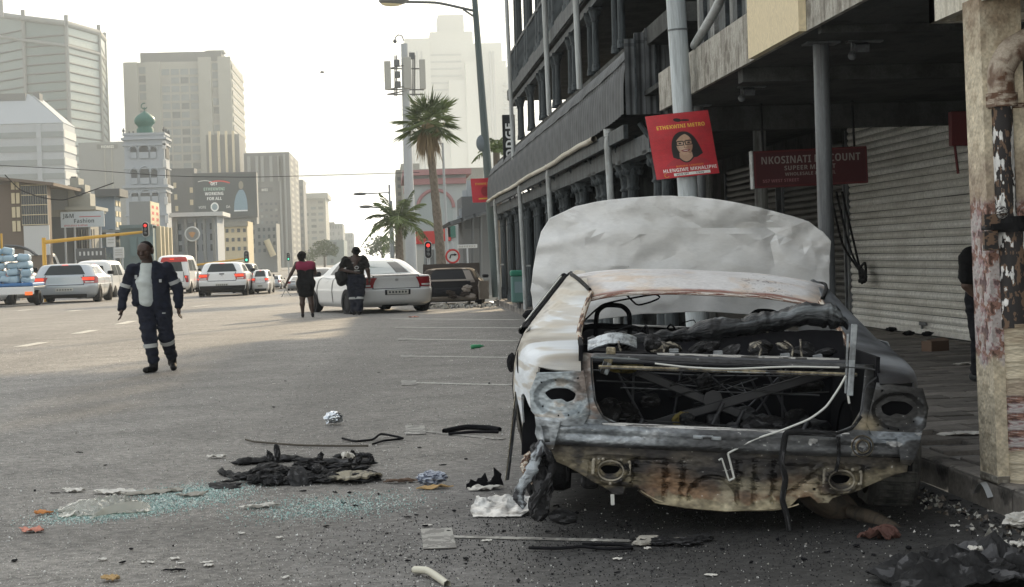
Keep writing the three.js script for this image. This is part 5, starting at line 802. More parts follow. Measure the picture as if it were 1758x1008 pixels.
// --- dark block with the billboard
{
  const b = block('dark_block', 'dark grey block with small windows painted in a sunlit tone beside the billboard', 288, 333, 338, 289, 300, F.dgrey); for (const [x, y, s] of [[299, 318, 2], [328, 327, 3], [300, 338, 2], [329, 348, 4], [301, 358, 2], [302, 378, 2]]) part('window', bb(b.X(x) - 0.12 * s, b.X(x) + 0.12 * s, b.Y(y) - 0.45, b.Y(y) + 0.45, 0.1, -0.1), F.lit, b.t);  // sunlight on these windows is put into their colour
  const c = block('billboard_block', 'grey block carrying a large dark election billboard', 333, 438, 442, 296, 290, F.grey); windows(c, c.X(340), c.X(436), c.Y(440), c.Y(376), 9, 4, F.glassD, 0.5, 0.5);
  const w = c.X(437) - c.X(334), h = c.Y(300) - c.Y(372), q = thing('billboard', 'dark election billboard with white lettering and a pale figure', 'billboard', V(c.t.position.x + c.X(385.5), (c.Y(300) + c.Y(372)) / 2, -289.2));
  part('frame', bx(w + 0.6, h + 0.6, 0.5, 0, 0, -0.35), F.dark, q); const tx = canvasTex(1024, 640, (g, W, H) => {
    g.fillStyle = '#4a5051'; g.fillRect(0, 0, W, H); g.strokeStyle = '#c94a42'; g.lineWidth = 22; g.beginPath(); g.moveTo(250, 120); g.quadraticCurveTo(420, 70, 600, 130); g.stroke(); g.strokeStyle = '#d9d9d2'; g.lineWidth = 10; g.beginPath(); g.moveTo(60, 100); g.quadraticCurveTo(250, 60, 330, 140); g.stroke();
    g.fillStyle = '#e9ebe6'; g.textAlign = 'center'; g.font = 'bold 66px sans-serif'; g.fillText('GET', 330, 160); g.fillStyle = '#a9c4b4'; g.fillText('ETHEKWINI', 330, 240, 520); g.fillStyle = '#e9ebe6'; g.fillText('WORKING', 330, 310, 480); g.fillText('FOR ALL', 330, 385, 420);
    g.font = '54px sans-serif'; g.fillText('VOTE', 120, 510, 130); g.fillText('DA', 560, 512, 180); g.beginPath(); g.arc(330, 490, 70, 0, 7); g.fill(); g.fillStyle = '#8fa0a6'; g.beginPath(); g.arc(330, 490, 48, 0, 7); g.fill();
    g.fillStyle = '#8c8777'; g.beginPath(); g.ellipse(790, 170, 42, 62, 0, 0, 7); g.fill(); g.fillStyle = '#7d96a3'; g.beginPath(); g.moveTo(760, 240); g.quadraticCurveTo(660, 330, 660, 560); g.lineTo(890, 560); g.quadraticCurveTo(900, 330, 820, 240); g.fill(); g.fillStyle = '#dfe3e3'; g.fillRect(660, 548, 230, 20);
  }); const [g, m] = signFace(w, h, tx); part('print', g, m, q);
}
// --- white minaret with a green dome
{
  const Z = 200, b = block('minaret', 'white minaret with arched balconies and a green onion dome', 212, 281, 289, 230, Z, F.pale, 'minaret'), X = b.X, Y = b.Y, w = b.w, D = b.D = w;
  b.t.children[0].geometry = bb(0, w, 0, b.h, 0, -w);
  const led = (y, h, o) => part('cornice', bb(-o, w + o, Y(y) - h, Y(y), o, -w - o), F.pale, b.t);
  for (const [y, h, o] of [[236, 0.25, 0.3], [247, 0.2, 0.2], [288, 0.14, 0.15], [318, 0.3, 0.3], [329, 0.15, 0.15], [368, 0.2, 0.2], [228, 0.25, 0.12]]) led(y, h, o);
  for (const [y0, y1] of [[272, 258], [316, 296], [348, 336]]) for (const [x, k] of [[228, 0.8], [246, 1.25], [262, 0.8]]) {
    const cx = X(x), ww = 0.42 * k, ya = Y(y0), yc = Y(y1), out = [[-ww, 0], [ww, 0], ...Array.from({ length: 9 }, (_, i) => [ww * Math.cos(i / 8 * Math.PI), yc - ya + ww * Math.sin(i / 8 * Math.PI)])];
    const a = part('arched_opening', extrude(out, 0.3), F.dark, b.t); a.position.set(cx, ya, -0.2);
    const tr = part('arch_trim', pipe(Array.from({ length: 12 }, (_, i) => V((ww + 0.16) * Math.cos(i / 11 * Math.PI), yc - ya + (ww + 0.16) * Math.sin(i / 11 * Math.PI), 0.05)), 0.09, 20, 5), F.pale, b.t); tr.position.set(cx, ya, 0.05);
    part('parapet', bb(cx - ww, cx + ww, ya, ya + 0.7, 0.16, 0.1), F.pale, b.t);
    const a2 = part('arched_opening', extrude(out, 0.3), F.dark, b.t); a2.rotation.y = Math.PI / 2; a2.position.set(w - 0.2, ya, -cx);
  }
  const dx = X(244.5), r = (X(263) - X(226)) / 2, y0 = Y(229), y1 = Y(196), H = Y(186) - Y(219);
  const dome = part('dome', [lathe([[r * 0.8, 0], [r * 0.8, Y(219) - y0], [r * 0.66, Y(217) - y0], [r * 0.72, Y(213) - y0], [r * 0.96, Y(209) - y0], [r, Y(204) - y0], [r * 0.9, Y(199) - y0], [r * 0.6, Y(194) - y0], [r * 0.25, Y(190) - y0], [0.03, Y(187) - y0]], 24)], F.green, b.t); dome.position.set(dx, y0, -w / 2);
  part('crescent', [rod(V(0, Y(188) - y0, 0), V(0, Y(181) - y0, 0), 0.06), tf(prep(new THREE.TorusGeometry(0.32, 0.06, 6, 18, 4.6)), 0, Y(179) - y0, 0, 0, 0, 1.2)], F.green, dome);
  for (const [x, z] of [[0, 0], [w, 0], [w, -w], [0, -w], [w, -w / 2], [w * 0.1, -w]]) part('finial', [rod(V(x, Y(228), z), V(x, Y(221), z), 0.06), ball(0.16, x, Y(224), z), ball(0.09, x, Y(220.5), z)], F.dgrey, b.t);
  for (let k = 0; k < 9; k++) part('corner_post', rb(0.4, 0.9, 0.4, 0.05, w, Y(250) - k * 2.1, 0), F.white, b.t);
}
// --- low old street front on the left
{
  const b = block('brown_warehouse', 'brown framed warehouse with a grid of tall windows and a white panel', -60, 80, 86, 316, 118, F.brown), X = b.X, Y = b.Y;
  part('roof', sheet(1, 1, (u, v) => [mixv(-0.5, X(96), u), mixv(Y(300), Y(322), u) + 0.1, 0.9 - v * 12], 0.2), F.brown, b.t);
  for (let i = 0; i < 2; i++) for (let j = 0; j < 4; j++) part('window', bb(X(19 + i * 8), X(25 + i * 8), Y(398 - j * 24), Y(380 - j * 24), 0.12, 0), F.lit, b.t);
  part('glazing', bb(X(36), X(80), Y(388), Y(318), 0.06, 0), F.glassD, b.t); for (let i = 0; i <= 11; i++) part('mullion', bb(X(36 + i * 4), X(36.8 + i * 4), Y(388), Y(318), 0.16, 0), F.beige, b.t); for (let j = 0; j <= 4; j++) part('transom', bb(X(36), X(80), Y(388 - j * 17), Y(386.6 - j * 17), 0.2, 0), F.lit, b.t);
  part('panel', bb(X(38), X(82), Y(440), Y(389), 0.14, 0), F.white, b.t);
  const c = block('ornate_shop', 'old cream shop with a stepped gable and a heavy cornice', 82, 150, 168, 356, 128, F.beige);
  part('gable', [bb(c.X(118), c.X(122), c.Y(360), c.Y(318), 0.2, -2), bb(c.X(122), c.X(137), c.Y(360), c.Y(306), 0.2, -2), bb(c.X(137), c.X(148), c.Y(360), c.Y(318), 0.2, -2), bb(c.X(148), c.X(156), c.Y(360), c.Y(333), 0.2, -2)], F.cream, c.t);
  part('niche', tf(prep(new THREE.CylinderGeometry(0.35, 0.35, 0.1, 14)), c.X(138), c.Y(330), 0.22, Math.PI / 2), F.dgrey, c.t); part('chimney', [bb(c.X(119), c.X(128), c.Y(318), c.Y(302), -1, -2)], F.dark, c.t);
  part('cornice', [bb(c.X(116), c.X(168), c.Y(362), c.Y(356), 1.0, -c.D), bb(c.X(118), c.X(164), c.Y(366), c.Y(362), 0.5, -c.D)], F.cream, c.t); part('attic', bb(c.X(76), c.X(117), c.Y(360), c.Y(320), 0.1, -3), F.grey, c.t);
  part('shop_front', bb(0, c.w, 0, c.Y(372), 0.05, -0.5), F.dark, c.t); for (let i = 0; i < 9; i++) part('pillar', bb(c.X(126 + i * 4.2), c.X(127.6 + i * 4.2), c.Y(440), c.Y(395), 0.3, 0.06), i % 3 ? F.dgrey : F.cream, c.t);
  const s = c.t.position, w = c.X(193) - c.X(121), h = c.Y(367) - c.Y(393), q = thing('fashion_sign', 'white shop sign with dark lettering on thin posts before the old shop', 'sign', V(s.x + c.X(157), (c.Y(367) + c.Y(393)) / 2, -124));
  part('board', bx(w, h, 0.15, 0, 0, -0.1), F.white, q); const [g, m] = signFace(w, h, canvasTex(560, 200, (g, W, H) => { g.fillStyle = '#b9c2c6'; g.fillRect(0, 0, W, H); g.fillStyle = '#3c464c'; g.font = 'bold 74px sans-serif'; g.fillText('J&M', 30, 78); g.font = 'bold 72px sans-serif'; g.fillText('Fashion', 165, 145, 380); g.fillStyle = '#b0504e'; g.fillRect(240, 62, 280, 10); g.font = 'bold 30px sans-serif'; g.fillText('WHOLESALE & RETAIL', 40, 188, 480); })); part('print', g, m, q);
  for (const x of [-w * 0.42, -w * 0.2, w * 0.15, w * 0.4]) part('post', rod(V(x, -h / 2, -0.2), V(x, -q.position.y, -0.2), 0.07), F.pole, q);
  const d = block('blue_shop', 'blue grey shop house with a dark roof cornice', 152, 196, 206, 334, 140, F.blue); part('roof_cornice', [bb(d.X(164), d.X(207), d.Y(338), d.Y(325), 0.5, -d.D - 1)], F.dark, d.t); windows(d, d.X(160), d.X(194), d.Y(425), d.Y(392), 3, 2, F.glassM, 0.6, 0.7); part('awning', bb(d.X(160), d.X(210), d.Y(400), d.Y(396), 1.4, -d.D), F.grey, d.t); sideWindows(d, d.Y(395), d.Y(340), 2, 3, F.lit, 0.6, 0.5, 'balcony');
  const e = block('small_grey_house', 'small plain grey house in front of the minaret with a flank painted in a sunlit tone', 221, 257, 272, 346, 165, F.grey); sideWindows(e, e.Y(392), e.Y(350), 2, 4, F.red, 0.5, 0.5); part('flank', bb(e.w, e.w + 0.05, 0, e.h, 0, -e.D), F.lit, e.t);  // flank: sunlight painted as a paler, warmer sheet over the grey wall
  const f = block('teal_shop', 'teal fronted low shop behind the walking man', 205, 262, 288, 388, 135, F.teal); part('panel', [0, 1, 2].map((i) => bb(f.X(222 + i * 14), f.X(234 + i * 14), f.Y(440), f.Y(407), 0.1, 0)), mat(0.13, 0.2, 0.21, 0.8), f.t); part('parapet', bb(0, f.w, f.Y(392), f.Y(386), 0.2, -2), F.teal, f.t);
  for (let i = 0; i < 4; i++) part('pier', rb(0.5, f.h, 0.5, 0.05, f.w + 0.1, f.h / 2, -2 - i * (f.D / 4)), F.lit, f.t);  // sunlight on the piers is painted by their colour
  const g3 = block('cornice_bank', 'grey classical building with a broad pale cornice and flat piers', 296, 372, 384, 372, 170, F.pale); part('cornice', bb(g3.X(293), g3.X(384), g3.Y(372), g3.Y(365), 1, -g3.D), F.white, g3.t); for (let i = 0; i < 5; i++) part('pier', bb(g3.X(300 + i * 16), g3.X(305 + i * 16), 0, g3.Y(376), 0.5, 0), F.grey, g3.t); windows(g3, g3.X(300), g3.X(370), g3.Y(435), g3.Y(380), 5, 3, F.glassD, 0.5, 0.6);
  const h3 = block('sunlit_shop', 'shop row painted in a yellowish sunlit tone beside the grey classical building', 384, 424, 434, 380, 200, F.lit); windows(h3, 0, h3.w, h3.Y(435), h3.Y(388), 4, 3, F.dgrey, 0.5, 0.4); part('roof_edge', bb(0, h3.w, h3.h - 0.6, h3.h, 0.3, -1), F.beige, h3.t);  // the sunny tone is painted into the wall colour
  const i3 = block('narrow_shop', 'narrow pale shop front with a tilted yellow stair beside it', 440, 474, 480, 384, 260, F.grey); part('stair', [rod(V(i3.X(457), i3.Y(412), 0.6), V(i3.X(468), i3.Y(440), 0.6), 0.5, 0.5, 6)], F.lit, i3.t); windows(i3, 0, i3.w, i3.Y(436), i3.Y(388), 4, 4, F.glassD, 0.5, 0.5);
  for (const [x, w2, y0, y1, Z, m, l] of [[156, 26, 427, 445, 112, F.dark, 'long black sign board with pale marks above the parked cars'], [204, 9, 425, 443, 108, F.white, 'small square white sign above the white minibus'], [190, 8, 400, 424, 118, F.white, 'narrow pale board hanging between two posts']]) {
    const a = atZ(x - w2, y0, Z), c2 = atZ(x + w2, y1, Z), q2 = thing('street_sign', l, 'sign', V((a.x + c2.x) / 2, 0, -Z)); const ww = c2.x - a.x, hh = a.y - c2.y, cy = (a.y + c2.y) / 2;
    part('board', rb(ww, hh, 0.12, 0.03, 0, cy, 0), m, q2); part('post', rod(V(ww * 0.3, 0, -0.1), V(ww * 0.3, cy, -0.1), 0.06), F.pole, q2); if (m === F.dark) for (let i = 0; i < 6; i++) part('mark', rb(ww * 0.06, hh * 0.35, 0.02, 0.01, -ww * 0.36 + i * ww * 0.14, cy + 0.03, 0.07), F.white, q2); else part('mark', [0, 1, 2].map((i) => bx(ww * 0.7, hh * 0.08, 0.02, 0, cy + hh * (0.25 - i * 0.22), 0.07)), F.slats, q2);
  }
  const rp = atZ(330, 402, 150), rs = thing('round_sign', 'round grey shop sign with a tan emblem on a dark pillar', 'sign', V(rp.x, 0, -150)); part('disc', tf(prep(new THREE.CylinderGeometry(0.58, 0.58, 0.16, 24)), 0, rp.y, 0, Math.PI / 2), F.grey, rs); part('rim', tf(prep(new THREE.TorusGeometry(0.58, 0.07, 6, 26)), 0, rp.y, 0.05), F.white, rs); part('emblem', extrude([[-0.3, 0.12], [0, 0.2], [0.3, 0.12], [0.05, -0.3], [-0.1, -0.25]], 0.05), mat(0.45, 0.25, 0.12, 0.7), rs).position.set(0, rp.y, 0.09); part('pillar', bb(-0.45, 0.2, 0, rp.y + 1, -0.3, -0.9), F.dgrey, rs);
}
// --- right side of the far street
{
  const Z = 1250, P = (px, py) => atZ(px, py, Z), t = thing('stepped_tower', 'very hazy pale stepped skyscraper high above the palm', 'skyscraper'), m = F.cream;
  const bl = (x0, x1, y, z0, z1) => { const a = P(x0, y), b = P(x1, y); part('block', bb(a.x, b.x, 0, (a.y + b.y) / 2, -Z - z0, -Z - z1), m, t); };
  bl(694, 738, 66, 0, 60); bl(738, 812, 53, 4, 60); bl(752, 797, 22, 10, 50); bl(812, 862, 72, 6, 60); bl(862, 870, 102, 8, 60); bl(870, 878, 112, 9, 60); bl(868, 890, 138, 2, 60); bl(798, 815, 108, -6, 8); bl(770, 826, 138, -3, 9);
  for (let k = 0; k < 7; k++) part('window_band', bb(P(739, 90).x, P(792, 90).x, P(760, 92 + k * 12).y, P(760, 95 + k * 12).y, -Z - 3, -Z - 6), F.dgrey, t);
  for (let k = 0; k < 14; k++) for (const [x0, x1] of [[803, 815], [862, 884]]) part('window_band', bb(P(x0, 90).x, P(x1, 90).x, P(810, 146 + k * 10).y, P(810, 149 + k * 10).y, -Z + 4, -Z - 3), F.dgrey, t);
  for (const x of [703, 714, 722, 840, 845]) part('window_strip', bb(P(x, 90).x, P(x + 3, 90).x, 0, P(x, 88).y, -Z + 1, -Z - 6), F.dgrey, t);
  const mid = thing('beige_flats', 'beige flats behind the cell mast, left of the arched building', 'building'); const q = (x, y, z) => atZ(x, y, z);
  part('wall', bb(q(679, 290, 210).x, q(830, 290, 210).x, 0, q(740, 290, 210).y, -210, -235), F.beige, mid); part('wall', bb(q(688, 281, 208).x, q(720, 281, 208).x, 0, q(700, 281, 208).y, -208, -230), F.cream, mid); for (let k = 0; k < 9; k++) part('window', bb(q(682, 300, 210).x, q(687, 300, 210).x, q(684, 310 + k * 13, 210).y, q(684, 304 + k * 13, 210).y, -209.9, -210.3), F.dgrey, mid);
  const Za = 105, A = (x, y) => atZ(x, y, Za), ab = thing('arched_building', 'grey building with a pink cornice and one big pink arch', 'building'); const l = A(700, 300).x, r = A(800, 300).x, top = A(745, 298).y;
  part('wall', bb(l, r, 0, top, -Za, -Za - 14), mat(0.36, 0.39, 0.39, 0.85), ab); part('cornice', [bb(l - 0.3, r + 0.3, top - 0.1, top + 0.22, -Za + 0.5, -Za - 14), bb(l - 0.15, r, top - 0.65, top - 0.3, -Za + 0.25, -Za - 14)], F.pink, ab);
  const ac = A(748, 360), ar = A(781, 360).x - ac.x; part('arch', prep(new THREE.TorusGeometry(ar * 0.93, ar * 0.09, 8, 40, Math.PI)), F.pink, ab).position.set(ac.x, A(748, 357).y, -Za + 0.05);
  part('arch_panel', extrude([...Array.from({ length: 20 }, (_, i) => [ar * 0.88 * Math.cos(i / 19 * Math.PI), ar * 0.88 * Math.sin(i / 19 * Math.PI)]), [-ar * 0.88, -1.6], [ar * 0.88, -1.6]], 0.05), mat(0.30, 0.34, 0.34, 0.8), ab).position.set(ac.x, A(748, 357).y, -Za - 0.02);
  for (const [x, y, w, h, mm] of [[732, 408, 1.0, 0.55, F.red], [765, 402, 0.45, 0.6, F.red], [775, 398, 0.35, 0.5, F.green]]) { const p = A(x, y); part('shop_sign', rb(w * 1.4, h * 1.4, 0.15, 0.03, p.x, p.y, -Za + 0.15), mm, ab); }
  for (let i = 0; i < 6; i++) part('shop_front', bb(l + 0.3 + i * 0.62, l + 0.8 + i * 0.62, 0, 1.9, -Za + 0.1, -Za), i % 2 ? F.dark : F.slats, ab);
  part('flank', bb(l - 0.03, l - 0.001, 0, top, -Za, -Za - 14), F.grey, ab);
  // broken end of the row: slanting canopy and ragged parapet beyond the verandah building
  const Zc = 58, C = (x, y) => atZ(x, y, Zc), rw = thing('canopy_row', 'low shop row with a ragged parapet and slanting dark canopy past the lamp', 'building');
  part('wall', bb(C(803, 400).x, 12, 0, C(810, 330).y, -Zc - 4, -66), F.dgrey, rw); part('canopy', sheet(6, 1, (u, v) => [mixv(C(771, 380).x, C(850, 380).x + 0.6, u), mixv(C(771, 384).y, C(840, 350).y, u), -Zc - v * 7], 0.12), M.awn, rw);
  for (const [x0, x1, y] of [[797, 803, 352], [803, 811, 318], [811, 818, 300], [818, 830, 312], [793, 798, 366]]) part('parapet_piece', bb(C(x0, y).x, C(x1, y).x, C(800, 372).y, C(x0, y).y, -Zc - 4.2, -Zc - 4.6), F.pale, rw);
  for (const x of [812, 826]) part('canopy_post', rod(V(C(x, 500).x, 0, -Zc - 0.3), V(C(x, 370).x, C(x, 372).y, -Zc - 0.3), 0.05), F.dark, rw); part('dark_sign', bb(C(800, 390).x, C(826, 390).x, C(810, 392).y, C(810, 372).y, -Zc - 1, -Zc - 1.2), F.dark, rw);
}
// vertical hotel sign over the awning
{ const Z = 46, a = atZ(862, 197, Z), b = atZ(886, 268, Z), h = 1.55, w = b.x - a.x, t = thing('lodge_sign', 'black vertical hotel sign with white letters above the awning', 'sign', V((a.x + b.x) / 2, a.y - h / 2, -Z)); t.rotation.z = 0.0;
  part('board', rb(w, h, 0.12, 0.02, 0, 0, -0.07), F.black, t); const tx = canvasTex(160, 660, (g, W, H) => { g.fillStyle = '#1b1e20'; g.fillRect(0, 0, W, H); g.save(); g.translate(W / 2, H / 2); g.rotate(-Math.PI / 2); g.fillStyle = '#e3e6e6'; g.font = 'bold 150px sans-serif'; g.textAlign = 'center'; g.textBaseline = 'middle'; g.fillText('LODGE', 0, 6, 640); g.restore(); }); const [g, m] = signFace(w - 0.03, h - 0.03, tx); part('print', g, m, t); part('bracket', rod(V(w / 2, -0.2, -0.07), V(w / 2 + 1.0, -0.2, -0.07), 0.03), F.black, t); }
// --- cell mast
{
  const Z = 90, foot = G(707, 486), lo = atZ(705, 440, Z), hi = atZ(694, 72, Z), t = thing('cell_mast', 'grey cell phone mast with white antenna panels near the tall palm', 'mast', V(lo.x, 0, -Z)); const q = (x, y) => atZ(x, y, Z).sub(t.position);
  part('shaft', rod(V(0.02, 0, 0), q(694, 75), 0.30, 0.17, 16), F.pole, t);
  for (const [x0, x1, y0, y1] of [[659, 672, 107, 156], [691, 707, 100, 154], [719, 731, 104, 155]]) { const a = q(x0, y0), b = q(x1, y1); part('antenna_panel', rb(b.x - a.x, a.y - b.y, 0.2, 0.05, (a.x + b.x) / 2, (a.y + b.y) / 2, 0.55), F.slats, t); }
  for (const [x, y] of [[681, 110], [682, 130], [683, 147], [707, 98]]) { const p = q(x, y); part('radio_unit', rb(0.3, 0.34, 0.2, 0.04, p.x, p.y, 0.5), F.dgrey, t); }
  for (const y of [118, 154, 162]) part('ring', [rod(q(665, y), q(728, y), 0.035), rod(q(665, y), q(692, y - 3).add(V(0, 0, 0.7)), 0.03)], F.dgrey, t);
  for (const x of [678, 681, 709, 712]) part('upright', rod(q(x, 95), q(x, 165), 0.035), F.dgrey, t);
  part('camera', [pipe([q(693, 70), q(690, 62), q(684, 60), q(679, 64), q(678, 70)], 0.03, 16, 5), ball(0.1, q(678, 71).x, q(678, 71).y, 0)], F.dark, t);
}
// --- palms
const palmGreen = new THREE.MeshStandardMaterial({ color: col(0.115, 0.15, 0.055), roughness: 0.8, side: THREE.DoubleSide }), palmDark = new THREE.MeshStandardMaterial({ color: col(0.08, 0.105, 0.045), roughness: 0.8, side: THREE.DoubleSide }), palmDry = mat(0.26, 0.2, 0.12, 0.9), bark = new THREE.MeshStandardMaterial({ map: stainTex([0.17, 0.145, 0.115], [0.08, 0.065, 0.05], { f: 12 }), roughness: 0.95, side: THREE.DoubleSide });
function leafQuad(a, b, w) { const d = b.clone().sub(a), s = V(rr(-1, 1), rr(-0.3, 0.3), rr(-1, 1)).cross(d).normalize().multiplyScalar(w / 2), m = a.clone().addScaledVector(d, 0.45), p = [a, m.clone().add(s), b, a, b, m.clone().sub(s)]; const g = new THREE.BufferGeometry(); g.setAttribute('position', new THREE.Float32BufferAttribute(p.flatMap((q) => [q.x, q.y, q.z]), 3)); g.computeVertexNormals(); return prep(g); }
function feather(L, droop, az, up, dens = 46) {   // feather frond
  const pts = []; for (let i = 0; i <= 10; i++) { const t = i / 10; const r = L * t * Math.cos(up) * (1 - 0.12 * t), y = L * (t * Math.sin(up) - droop * t * t); pts.push(V(r * Math.cos(az), y, r * Math.sin(az))); }
  const c = new THREE.CatmullRomCurve3(pts), gs = [pipe(pts, 0.022, 14, 4)], sd = V(-Math.sin(az), 0, Math.cos(az));
  for (let i = 4; i < dens; i++) for (const s of [-1, 1]) { const t = i / dens, a = c.getPoint(t), tan = c.getTangent(t), l = L * 0.27 * Math.sin(Math.PI * Math.min(1, t * 0.75 + 0.25)) * rr(0.8, 1.15); gs.push(leafQuad(a, a.clone().addScaledVector(sd, s * l * 0.7).addScaledVector(tan, l * 0.6).add(V(0, -l * rr(0.15, 0.5), 0)), 0.05)); }
  return gs;
}
function fan(L, az, up, droop) { const st = V(Math.cos(az) * Math.cos(up), Math.sin(up), Math.sin(az) * Math.cos(up)), tip = st.clone().multiplyScalar(L * 0.5), gs = [pipe([V(0, 0, 0), tip.clone().multiplyScalar(0.5).add(V(0, 0.05, 0)), tip], 0.02, 8, 4)], sd = V(-Math.sin(az), 0, Math.cos(az)), upv = sd.clone().cross(st).normalize(); for (let i = 0; i < 26; i++) { const a = mixv(-1.9, 1.9, i / 25) + rr(-0.05, 0.05), l = L * 0.62 * (1 - 0.12 * Math.abs(a)) * rr(0.85, 1.1); const e = tip.clone().addScaledVector(st, Math.cos(a) * l).addScaledVector(sd, Math.sin(a) * l).addScaledVector(upv, rr(-0.06, 0.06)).add(V(0, -droop * l * (0.3 + Math.abs(a) * 0.2), 0)); gs.push(leafQuad(tip, e, 0.075 * L / 1.4)); } return gs; }
{
  const Z = 72, top = atZ(735, 222, Z), lo = atZ(757, 440, Z), t = thing('tall_palm', 'tall fan palm with a dry skirt beside the cell mast', 'palm tree', V(lo.x + 0.05, 0, -Z)), d = top.clone().sub(t.position);
  const h = d.y; part('trunk', [tf(surf(18, 40, (u, v) => { const r = mixv(0.21, 0.145, v) * (1 + 0.06 * Math.sin(v * 190)) , a = u * 2 * Math.PI; const y = v * h; return [r * Math.cos(a) + d.x * Math.pow(v, 1.3), y, r * Math.sin(a)]; }, (u, v) => [u * 2, v * 8]))], bark, t);
  const crown = part('crown', ball(0.3, d.x, d.y, 0, 1, 1.4, 1), palmDry, t);
  for (let i = 0; i < 30; i++) { const up = mixv(1.4, -0.55, Math.pow(i / 29, 0.8)), f = part('frond', fan(rr(1.1, 1.6), i * 2.4, up, 0.25 + 0.45 * (i / 30)), i % 3 ? palmGreen : palmDark, crown); f.position.set(d.x, d.y + 0.25, 0); }
  const sk = []; for (let i = 0; i < 260; i++) { const a = rr(0, 6.28), y = rr(-0.1, 0.35); sk.push(leafQuad(V(d.x + 0.22 * Math.cos(a), d.y + y, 0.22 * Math.sin(a)), V(d.x + rr(0.25, 0.62) * Math.cos(a), d.y + y - rr(0.7, 1.6), rr(0.25, 0.62) * Math.sin(a)), 0.07)); } part('dry_skirt', sk, palmDry, t);
}
{
  const Z = 82, top = atZ(684, 388, Z), t = thing('feather_palm', 'low feathery palm glowing against the bright end of the street', 'palm tree', V(top.x, 0, -Z)), y = top.y;
  part('trunk', surf(14, 24, (u, v) => { const r = mixv(0.24, 0.15, v) * (1 + 0.08 * Math.sin(v * 90)), a = u * 6.2832; return [r * Math.cos(a), v * (y + 0.1), r * Math.sin(a)]; }, (u, v) => [u * 2, v * 5]), bark, t);
  const crown = part('crown', ball(0.2, 0, y, 0, 1, 1.4, 1), palmGreen, t);
  for (let i = 0; i < 20; i++) { const f = part('frond', feather(rr(2.0, 2.7), 0.35 + 0.45 * (i / 20), i * 2.4 + 0.3, mixv(1.2, 0.1, i / 19)), i % 3 ? palmGreen : palmDark, crown); f.position.set(0, y + 0.15, 0); }
  for (let i = 0; i < 5; i++) part('cut_stub', rod(V(0, y - 0.2, 0), V(0.35 * Math.cos(i * 1.3), y - 0.3 + 0.3, 0.35 * Math.sin(i * 1.3)), 0.06, 0.03), bark, t);
}
{ const Z = 62, top = atZ(852, 258, Z), t = thing('hidden_palm', 'small palm tip showing between the lamp and the hotel sign', 'palm tree', V(top.x, 0, -Z)), y = top.y; part('trunk', rod(V(0, 0, 0), V(0, y, 0), 0.18, 0.12), bark, t); const crown = part('crown', ball(0.15, 0, y, 0), palmGreen, t); for (let i = 0; i < 14; i++) { const f = part('frond', feather(rr(0.9, 1.2), 0.55, i * 2.4, mixv(1.25, 0.1, i / 13), 30), palmGreen, crown); f.position.set(0, y, 0); } }
// far leafy trees at the end of the street
function leafTree(label, px, py0, wpx, Z, n, m) {
  const top = atZ(px, py0, Z), R = wpx * Z / 3000 / 2, t = thing('street_tree', label, 'tree', V(top.x, 0, -Z)), H = top.y; part('trunk', [rod(V(0, 0, 0), V(0, H * 0.6, 0), R * 0.09, R * 0.05), rod(V(0, H * 0.4, 0), V(R * 0.4, H * 0.7, 0), R * 0.05, R * 0.02), rod(V(0, H * 0.4, 0), V(-R * 0.4, H * 0.75, R * 0.2), R * 0.05, R * 0.02)], bark, t);
  const gs = []; for (let i = 0; i < n; i++) { const a = rr(0, 6.28), b = Math.acos(rr(-0.6, 1)), q = Math.cbrt(rnd()), cx = R * q * Math.sin(b) * Math.cos(a), cz = R * q * Math.sin(b) * Math.sin(a), cy = H * 0.62 + H * 0.38 * q * Math.cos(b), k = n3(cx / R * 2.2, cy / R * 2.2, cz / R * 2.2); if (k < -0.18) continue; const s = R * rr(0.06, 0.13); gs.push(leafQuad(V(cx, cy, cz), V(cx + rr(-s, s) * 1.6, cy + rr(-s, s), cz + rr(-s, s) * 1.6), s)); }
  part('crown', gs, m, t);
}
leafTree('hazy rounded tree at the far end, left of the bright gap', 556, 412, 48, 330, 1600, palmDark); leafTree('dim tree mass behind the woman at the street end', 528, 430, 30, 300, 900, palmDark); leafTree('hazy dark tree right of the bright gap behind the feathery palm', 655, 405, 60, 300, 1600, palmDark); leafTree('low sunlit tree below the yellowish shops', 372, 434, 30, 190, 700, palmGreen); leafTree('small green tree beside the white minibus', 186, 432, 20, 120, 500, palmGreen);
// --- traffic signals and road signs
function signal(label, px, py, Z, lit, arm, s = 1) {
  const p = atZ(px, py, Z), t = thing('traffic_signal', label, 'traffic light', V(p.x, 0, -Z)); const w = 0.36 * s, h = 0.98 * s;
  const out = (k) => Array.from({ length: 24 }, (_, i) => { const a = i / 24 * 6.2832; return [k * w * 0.5 * Math.cos(a), k * w * 0.5 * Math.sin(a) + (Math.sin(a) > 0 ? 1 : -1) * (h - w) / 2]; });
  const bd = part('backboard', extrude(out(1.35), 0.03), F.white, t); bd.position.set(0, p.y, 0); const fc = part('housing', extrude(out(1.1), 0.1), F.black, t); fc.position.set(0, p.y, 0.03);
  ['red', 'amber', 'green'].forEach((n, i) => { const on = n === lit; const L = part('lens', ball(0.11 * s, 0, p.y + (1 - i) * 0.27 * s, 0.14, 1, 1, 0.4), on ? new THREE.MeshStandardMaterial({ color: col(0.1, 0.02, 0.02), emissive: lit === 'red' ? col(1.0, 0.05, 0.04) : col(0.05, 0.8, 0.5), emissiveIntensity: 1.1 }) : F.dark, t); });
  if (arm) { const a = atZ(arm[0], arm[1], Z).sub(t.position); part('arm', rod(V(0, p.y - 0.1, -0.02), a, 0.06, 0.09), F.yellow, t); part('post', rod(V(a.x, 0, a.z), V(a.x, a.y + 0.2, a.z), 0.09), F.yellow, t); } else part('post', rod(V(0, 0, -0.04), V(0, p.y + 0.3, -0.04), 0.06), F.pole, t);
}
